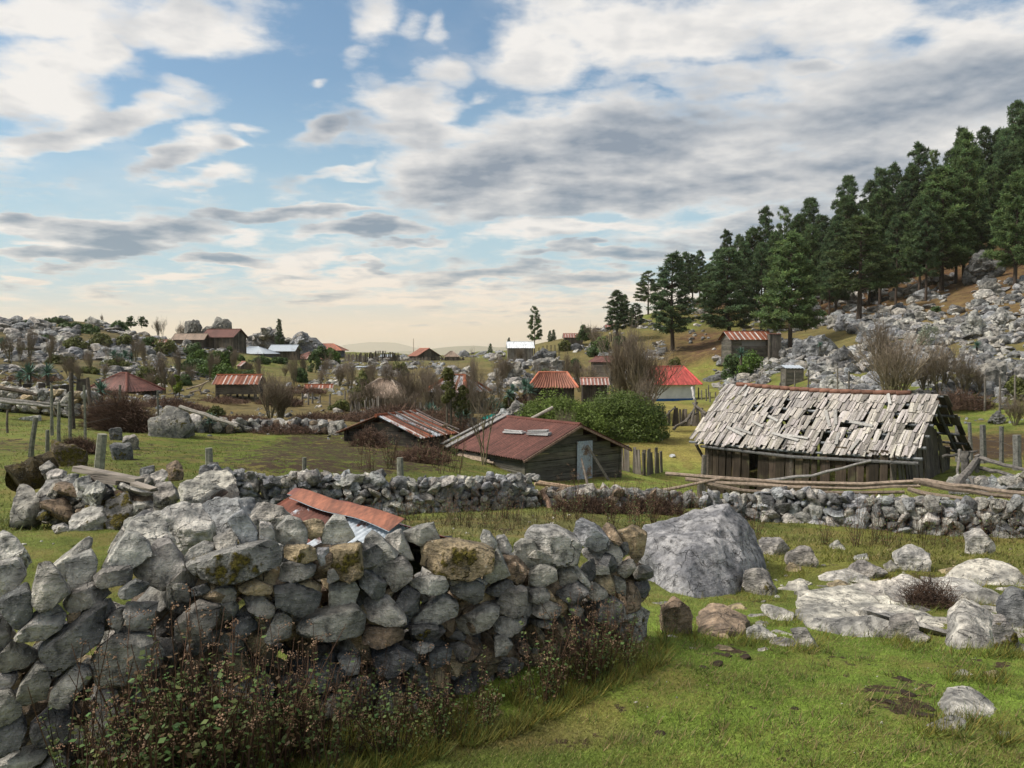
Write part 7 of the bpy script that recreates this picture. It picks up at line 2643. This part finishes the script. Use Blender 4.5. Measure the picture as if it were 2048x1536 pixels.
post_fence('fence', 'wire fence of weathered posts in the pasture right of the barn', [(1918, 833, 900, 27.5, -3, 1.3), (1942, 845, 905, 28, -3), (1967, 850, 912, 27, -2, 1.5), (2003, 853, 925, 26), (2036, 870, 928, 24.5, -2, 1.8)], np.array([.15, .145, .13]), 2, .07)
post_fence('fence', 'row of short fence stakes on the far side of the green plot', [(573, 785, 806, 52), (581, 785, 806, 52), (605, 787, 807, 51), (617, 785, 808, 51), (625, 785, 806, 52), (640, 790, 806, 52), (660, 788, 812, 50), (690, 782, 806, 52)], WOOD_G * .9, 1, .06)
post_fence('fence', 'stake fence on the grass between the white house and the barn', [(1397, 775, 800, 62), (1403, 780, 806, 60), (1412, 778, 812, 58), (1420, 784, 815, 57), (1431, 784, 812, 57), (1417, 770, 790, 66), (1447, 768, 785, 68), (1385, 772, 790, 64)], WOOD_G * .8, 0, .055)
post_fence('fence', 'wire fence along the rock field behind the barn', [(1560, 765, 772, 48), (1590, 742, 772, 48), (1617, 740, 768, 47), (1675, 735, 770, 46), (1698, 742, 770, 46), (1970, 755, 795, 40), (2000, 755, 800, 39), (2030, 752, 795, 39)], WOOD_G * .8, 1, .05)
post_fence('fence', 'thin stake fence beside the white roofed cabin', [(1078, 695, 705, 104), (1086, 692, 704, 104), (1094, 690, 702, 104), (1102, 690, 702, 105), (1110, 690, 700, 105), (1118, 688, 700, 106)], WOOD_D, 0, .06)
post_fence('fence', 'single post standing at the left end of the pole fence before the barn', [(1406, 910, 960, 22.5, 2, 1.3), (1402, 955, 990, 21, -2, 1.3)], WOOD_G * .8, 0, .06)


def palisade(label, pts, h, wd, seed, col, jag=.25, lean=.1):
    rs_ = np.random.default_rng(seed)
    W_ = np.array([P(*q) for q in pts])
    for q in W_:
        q[2] = min(H(q[0], q[1]) + .05, q[2] + .6)
    org = W_[0]
    mb = MB()
    for a, b in zip(W_[:-1], W_[1:]):
        L = np.linalg.norm((b - a)[:2])
        dd = (b - a) / L
        s = 0
        while s < L:
            w_ = wd * rs_.uniform(.5, 1.4)
            p = a + dd * s
            top = p + dd * rs_.uniform(-lean, lean) + np.array([0, 0, h * rs_.uniform(1 - jag, 1 + jag)])
            nn = np.array([dd[1], -dd[0], 0]) / np.linalg.norm([dd[1], dd[0]])
            top = top + nn * rs_.uniform(-lean, lean) * .5
            mb.beam(p - np.array([0, 0, .4]) - org, top - org, w_, .03, np.asarray(col) * rs_.uniform(.5, 1.5), up=nn, jit=.015)
            s += w_ * rs_.uniform(.95, 1.5)
    o = mb.build('palisade', M_WOODV)
    o.location = tuple(org)
    tag(o, label, 'fence')


palisade('fence of upright grey split boards below the green bush', [(1205, 885, 31), (1250, 892, 30), (1290, 898, 29.5), (1325, 892, 31)], .80, .17, 1, WOOD_G * .9)
palisade('dark ragged palisade with collapsed boards under the white house', [(1330, 838, 44), (1362, 835, 45), (1400, 838, 44), (1412, 850, 42)], .85, .16, 2, WOOD_D * 1.2, .3, .2)
palisade('dark fence of thick upright planks along the left edge', [(-40, 790, 34), (60, 794, 34), (110, 796, 34.5), (190, 794, 36)], .95, .36, 3, WOOD_D * .9, .3, .12)
palisade('long grey stake fence on the village crest', [(690, 728, 118), (730, 728, 116), (760, 726, 118), (800, 722, 122)], 1.25, .16, 4, WOOD_D * 1.2, .2, .1)
palisade('short stake fence right of the village crest houses', [(800, 716, 134), (860, 722, 130), (930, 720, 132)], .5, .16, 5, WOOD_D * 1.5, .3)
palisade('pale stake fence beside the round tree on the slope', [(1196, 676, 116), (1240, 672, 118)], .9, .12, 6, WOOD_G * 1.2, .2)
palisade('broken grey fence boards right of the plank cabin on the slope', [(1208, 758, 66), (1250, 752, 66)], .9, .16, 7, WOOD_G * 1.1, .3, .3)
palisade('stakes of the collapsed fence between the bare shrubs', [(700, 812, 44), (760, 822, 43), (850, 828, 42), (930, 815, 43)], .9, .07, 8, WOOD_G * .7, .4, .2)
palisade('grey fence boards right of the half rusted roof', [(925, 795, 46), (970, 800, 46)], .7, .14, 9, WOOD_G, .3, .3)


def poles(name, label, segs, cat='pole fence', col=np.array([.26, .20, .15])):
    org = P(*segs[0][0])
    t = empty(name, tuple(org))
    tag(t, label, cat)
    for pts, r in segs_iter(segs):
        m = MB()
        W_ = np.array([P(*q) for q in pts]) - org
        # a natural pole: resample with slight wander
        k = np.linspace(0, len(W_) - 1, 8)
        W2 = np.stack([np.interp(k, np.arange(len(W_)), W_[:, i]) for i in range(3)], -1) + RNG.normal(0, .012, (8, 3))
        m.tube(W2, np.linspace(r * 1.15, r * .8, 8), 7, col * RNG.uniform(.65, 1.25), wob=.12)
        m.build('pole', M_POLE, t)
    return t


def segs_iter(segs):
    for s in segs:
        if isinstance(s[-1], float):
            yield s[:-1], s[-1]
        else:
            yield s, .045


poles('pole_fence', 'long horizontal poles of the fence in front of the barn, resting above the stone wall', [
    [(1330, 948, 19.5), (1480, 960, 18.8), (1600, 966, 18.2), (1750, 968, 17.6), (1830, 962, 17.2), .045],
    [(1372, 960, 19), (1540, 972, 18.4), (1700, 978, 17.8), (1840, 970, 17.2), .045],
    [(1410, 966, 18.8), (1500, 984, 18.2), (1640, 986, 17.6), (1810, 984, 17.0), .045],
    [(1826, 960, 16.8), (1920, 972, 16.2), (2060, 990, 15.4), .05],
    [(1836, 966, 16.6), (1920, 980, 16.2), (2060, 999, 15.3), .05],
    [(1815, 980, 16.8), (1880, 992, 16.2), (1960, 1002, 15.6), (2060, 1008, 15.2), .045],
    [(1270, 992, 18.5), (1340, 978, 18.6), (1440, 958, 18.8), .04],
    [(1300, 996, 17.5), (1430, 998, 17.5), .045]])
poles('pole', 'long pale pole leaning obliquely across the front wall of the barn', [[(1530, 962, 21.6), (1640, 948, 21.4), (1740, 922, 21.2), .04]], 'pole', np.array([.30, .28, .26]))
poles('pole', 'pale log lying between the middle wall and the plank shed', [[(1070, 966, 17.5), (1150, 976, 17.6), (1230, 985, 17.8), .055]], 'pole', np.array([.42, .29, .19]))
poles('pole', 'brown timber lying beside the pale log below the plank shed', [[(1100, 978, 17.3), (1180, 986, 17.4), (1265, 990, 17.4), .045]], 'pole', np.array([.24, .18, .14]))
poles('pole', 'brown stake leaning on the end of the middle stone wall', [[(1085, 982, 15.4), (1107, 1034, 15.0), .05]], 'pole', np.array([.26, .17, .12]))
poles('pole_fence', 'grey pole barrier with a diagonal beam right of the barn', [
    [(1908, 975, 19.5), (1955, 918, 20.5), .09], [(1958, 915, 20.6), (2000, 928, 20), (2060, 942, 19.5), .05], [(1958, 935, 20.5), (2000, 946, 20), (2060, 960, 19.4), .05],
    [(1956, 912, 20.6), (1955, 945, 20.6), .06], [(1932, 903, 20.6), (1930, 950, 20.6), .10], [(1885, 915, 22), (1918, 908, 22), (1955, 902, 21.8), .04], [(1920, 900, 21.5), (1914, 958, 21), .04], [(1937, 955, 19.3), (1972, 1002, 18.4), .035]],
      col=np.array([.15, .135, .12]))
poles('pole', 'long grey log lying on the far left stone wall', [[(-20, 774, 31.5), (40, 782, 31.5), (75, 790, 31.5), .075]], 'log', np.array([.15, .12, .09]))
poles('pole', 'two pale rails lying along the far left stone wall', [[(-20, 796, 31), (60, 804, 31), (135, 812, 31), .06], [(-20, 800, 30.8), (60, 809, 30.8), (100, 813, 30.8), .06]], 'rails', np.array([.28, .26, .23]))
poles('pole', 'thin trunk leaning down over the long mossy outcrop', [[(360, 814, 25), (420, 833, 24.5), (475, 853, 24), .06]], 'log', np.array([.22, .20, .17]))
poles('pole', 'broken crossed timbers in the yard left of the raised granary', [[(372, 778, 46), (395, 772, 46), (418, 762, 46), .05], [(380, 785, 46), (400, 779, 46), (410, 765, 46), .05], [(398, 775, 46), (403, 790, 46), .05]], 'timber', np.array([.30, .24, .18]))
poles('pole', 'fan of leaning dark poles at the corner of the ragged palisade', [[(1346, 858, 41), (1395, 825, 42), .07], [(1372, 845, 41), (1395, 805, 42), .06], [(1382, 850, 41), (1392, 800, 42), .06], [(1415, 838, 41), (1392, 812, 42), .07], [(1412, 828, 41), (1385, 805, 42), .06], [(1325, 838, 41), (1350, 815, 42), .05]], 'pole stack', WOOD_G * .7)
poles('pole', 'pale upright board leaning beside the white house', [[(1384, 775, 50), (1388, 800, 49), .07]], 'board', np.array([.5, .48, .45]))
poles('antenna_mast', 'thin tall antenna mast on the village crest', [[(827, 712, 138), (827, 677, 138), .05]], 'mast', np.array([.45, .28, .18]))
# sawn planks lying on the left outcrop
for k, (a, b, w_, th, lab) in enumerate([((154, 937, 9.7), (281, 962, 9.1), .12, .06, 'thick squared grey plank lying on top of the left outcrop'), ((183, 955, 9.5), (240, 966, 9.2), .10, .05, 'brown plank under the squared grey one on the outcrop'),
                                         ((268, 968, 8.9), (308, 980, 8.7), .09, .04, 'short plank end right of the squared grey plank')]):
    m = MB()
    m.beam(P(*a), P(*b), w_, th, np.array([.28, .24, .20]) * (1 if k != 1 else .7), jit=.008)
    tag(m.build('plank', M_WOODH), lab, 'plank')
# fallen mossy log at the left edge of the outcrop
m = MB()
a, b = P(28, 962, 10.4), P(104, 934, 10.7)
k = np.linspace(0, 1, 14)
m.tube([a + (b - a) * q + RNG.normal(0, .015, 3) for q in k], np.full(14, .20) + RNG.normal(0, .012, 14), 14, (.085, .065, .03), wob=.12)
V, F, C = m.data()
tag(mk('log', V, F, M_ROCK, None, np.concatenate([C[:, :3], np.full((len(C), 1), .35)], 1), True), 'thick mossy log with orange decay lying at the left of the outcrop', 'log')
# the barrel and sheet of the valley
m = MB()
x, y, z = P(985, 838, 40)
u = np.linspace(-1, 1, 12)
X, Y = np.meshgrid(u, u)
Z = .22 * (1 - X ** 2) * (1 - Y ** 2 * .6) + .05 * np.sin(X * 7 + Y * 4)
V = np.stack([X * .55, Y * .35, Z], -1).reshape(-1, 3)
i = np.arange(11)[:, None] * 12
j = np.arange(11)[None]
F = np.stack([i + j, i + j + 1, i + 13 + j, i + 12 + j], -1).reshape(-1, 4)
m.add(V, [F], (.02, .30, .24))
m.box((0, 0, -.2), (.9, .5, .38), None, (.2, .17, .14))
o = m.build('tarpaulin', M_PAINT)
o.location = (x, y, z)
tag(o, 'turquoise plastic sheet draped over a heap by the agaves', 'tarpaulin')


# ------------------------------------------------------------------ grass
def blades(px, py, n, ln, wd, colf, seed, world=None):
    rs_ = np.random.default_rng(seed)
    g = world
    m = len(g)
    a = rs_.uniform(0, 6.28, m)
    tl = rs_.uniform(.1, 1.0, m)
    L = ln * rs_.uniform(.5, 1.3, m)
    d = np.stack([np.cos(a) * tl, np.sin(a) * tl, np.ones(m)], -1)
    d /= np.linalg.norm(d, axis=1)[:, None]
    s = np.stack([-np.sin(a + .5), np.cos(a + .5), np.zeros(m)], -1) * (wd * rs_.uniform(.6, 1.3, m))[:, None]
    base = g - np.array([0, 0, .008])
    tip = base + d * L[:, None] + np.stack([np.cos(a), np.sin(a), -np.ones(m) * .5], -1) * (L * .25)[:, None]
    T = np.stack([base - s, base + s, tip], 1)
    return T


def grass():
    rs_ = np.random.default_rng(5)
    # short turf of the near pasture
    n = 330000
    d = 3.0 + (9.5 - 3.0) * rs_.random(n) ** 1.7
    px = rs_.uniform(-60, 2110, n)
    x = (px - 1024) / FPX * d
    y = d
    ok = ~((px < 1290) & (d > np.interp(px, [0, 640, 1290], [3.2, 3.7, 5.0])) & (d < np.interp(px, [0, 640, 1290], [4.0, 4.4, 5.6])))
    x, y = x[ok], y[ok]
    z = hgt(x, y)
    c, mud = groundcol(x, y, z)
    nn = vnoise(p2(x * 9, y * 9), 3) * .75 + .5 * vnoise(p2(x * 1.3, y * 1.3), 4)
    keep = (mud + nn * .30) < .46
    x, y, z, c = x[keep], y[keep], z[keep], c[keep]
    g = np.stack([x, y, z], -1)
    T = blades(None, None, 0, .027, .0030, None, 6, g)
    m = len(T)
    cl = c * rs_.uniform(.6, 1.7, (m, 1)) * 1.2
    dry = rs_.random(m) < .10 + .2 * (vnoise(p2(x * 1.1, y * 1.1), 8) > .15)
    cl[dry] = np.array([.27, .23, .09]) * rs_.uniform(.6, 1.2, (dry.sum(), 1))
    mb = MB()
    mb.tris(T, cl)
    o = mb.build('grass', M_BLADE)
    tag(o, 'short green turf of the near pasture', 'grass', kind='stuff')
    # long yellow grass at the foot of the wall and around the rocks
    n = 24000
    px = rs_.uniform(-20, 1340, n)
    w0 = np.array([wall_d(a) for a in np.linspace(-60, 1340, 60)])
    wd = np.interp(px, np.linspace(-60, 1340, 60), w0)
    dd = wd - rs_.uniform(-.05, .45, n) - .1
    k = vnoise(p2(px / 25, dd * 8), 2) > -.25
    px, dd = px[k], dd[k]
    x = (px - 1024) / FPX * dd
    z = hgt(x, dd)
    g1 = np.stack([x, dd, z], -1)
    pb = []
    for i_, (lab, tn, ms, poly) in enumerate(BOULD):
        a = np.array([(1250 + q / BZ, 900 + r_ / BZ) for q, r_ in poly])
        mm = 240
        qx = rs_.uniform(a[:, 0].min() - 8, a[:, 0].max() + 8, mm)
        qy = a[:, 1].max() + rs_.uniform(-8, 12, mm)
        pb.append(np.stack([qx, qy], -1))
    pb = np.concatenate(pb)
    g2 = ground(pb[:, 0], pb[:, 1])
    g2 = g2[~np.isnan(g2[:, 0])]
    g = np.concatenate([g1, g2])
    T = blades(None, None, 0, .095, .0026, None, 7, g)
    m = len(T)
    cl = np.array([.16, .17, .035])[None] * rs_.uniform(.5, 1.5, (m, 1)) * np.stack([rs_.uniform(.7, 1.4, m), np.ones(m), np.ones(m)], -1)
    mb = MB()
    mb.tris(T, cl)
    o = mb.build('long_grass', M_BLADE)
    tag(o, 'long yellow green grass at the foot of the wall and the boulders', 'grass', kind='stuff')
    # tussocks and dead stalks standing out of the turf
    cx_ = rs_.uniform(1150, 2080, 150)
    cy_ = rs_.uniform(1290, 1530, 150)
    cc_ = ground(cx_, cy_)
    pts = []
    for q in cc_:
        if not np.isnan(q[0]) and q[1] > 3:
            m_ = rs_.integers(14, 50)
            o_ = rs_.normal(0, .035, (m_, 3))
            o_[:, 2] = 0
            pts.append(q + o_)
    g = np.concatenate(pts)
    g[:, 2] = hgt(g[:, 0], g[:, 1])
    T = blades(None, None, 0, .065, .0028, None, 9, g)
    m = len(T)
    cl = np.where(rs_.random((m, 1)) < .45, np.array([[.25, .19, .085]]), np.array([[.10, .15, .03]])) * rs_.uniform(.5, 1.3, (m, 1))
    mb = MB()
    mb.tris(T, cl)
    o = mb.build('tussock_grass', M_BLADE)
    tag(o, 'scattered tussocks and dead stalks standing out of the near turf', 'grass', kind='stuff')
    for px_, py_, s2 in [(1443, 1310, .09), (1408, 1335, .06), (1432, 1331, .07), (1490, 1316, .12), (1820, 1390, .10), (1780, 1405, .08), (1843, 1430, .09), (1812, 1362, .07), (1590, 1418, .05), (1860, 1420, .08), (1318, 1468, .05), (1720, 1210, .06)]:
        q = G(px_, py_)
        m = MB()
        scatter_rocks(m, [q * 0], [s2], 3, rs_, (2,), .0, .3, (.3, .45), .5)
        m.C = [np.tile([.035, .024, .016, 0], (len(c_), 1)) for c_ in m.C]
        o = m.build('dung', M_BARK, None, True)
        o.location = tuple(q)
        tag(o, 'dark dried lump of dung lying on the near turf', 'dung', 'dung on the near turf')
    # coarse tufts of the farther pastures
    n = 90000
    d = 9.0 + 31 * rs_.random(n) ** 1.3
    px = rs_.uniform(-60, 2110, n)
    x = (px - 1024) / FPX * d
    z = hgt(x, d)
    c, mud = groundcol(x, d, z)
    nn = vnoise(p2(x * 3, d * 3), 3) * .6 + .6 * vnoise(p2(x * .8, d * .8), 4)
    k = (mud + nn * .42) < .42
    g = np.stack([x, d, z], -1)[k]
    T = blades(None, None, 0, .075, .010, None, 8, g)
    cl = c[k] * rs_.uniform(.7, 1.45, (len(g), 1))
    dry = rs_.random(len(g)) < .16
    cl[dry] = np.array([.24, .20, .08])
    mb = MB()
    mb.tris(T, cl)
    o = mb.build('meadow_grass', M_BLADE)
    tag(o, 'coarse grass of the pastures beyond the near wall', 'grass', kind='stuff')


grass()
#@@PART5@@
# ------------------------------------------------------------------ haze: the moist air of the valley
def haze():
    me = bpy.data.meshes.new('haze')
    bm = bmesh.new()
    bmesh.ops.create_cube(bm, size=1.0)
    for v in bm.verts:
        v.co = (v.co.x * 52000, v.co.y * 52000, 250 if v.co.z > 0 else -700)
    bm.to_mesh(me)
    bm.free()
    m = bpy.data.materials.new('haze')
    m.use_nodes = True
    t = NT(m.node_tree)
    v = t.n('ShaderNodeVolumePrincipled', {'Color': (1.0, .89, .75, 1), 'Density': 1.15e-4, 'Anisotropy': 0.2})
    t.n('ShaderNodeOutputMaterial', {'Volume': v.outputs[0]})
    me.materials.append(m)
    o = bpy.data.objects.new('haze', me)
    COL.objects.link(o)
    o['kind'] = 'stuff'


haze()
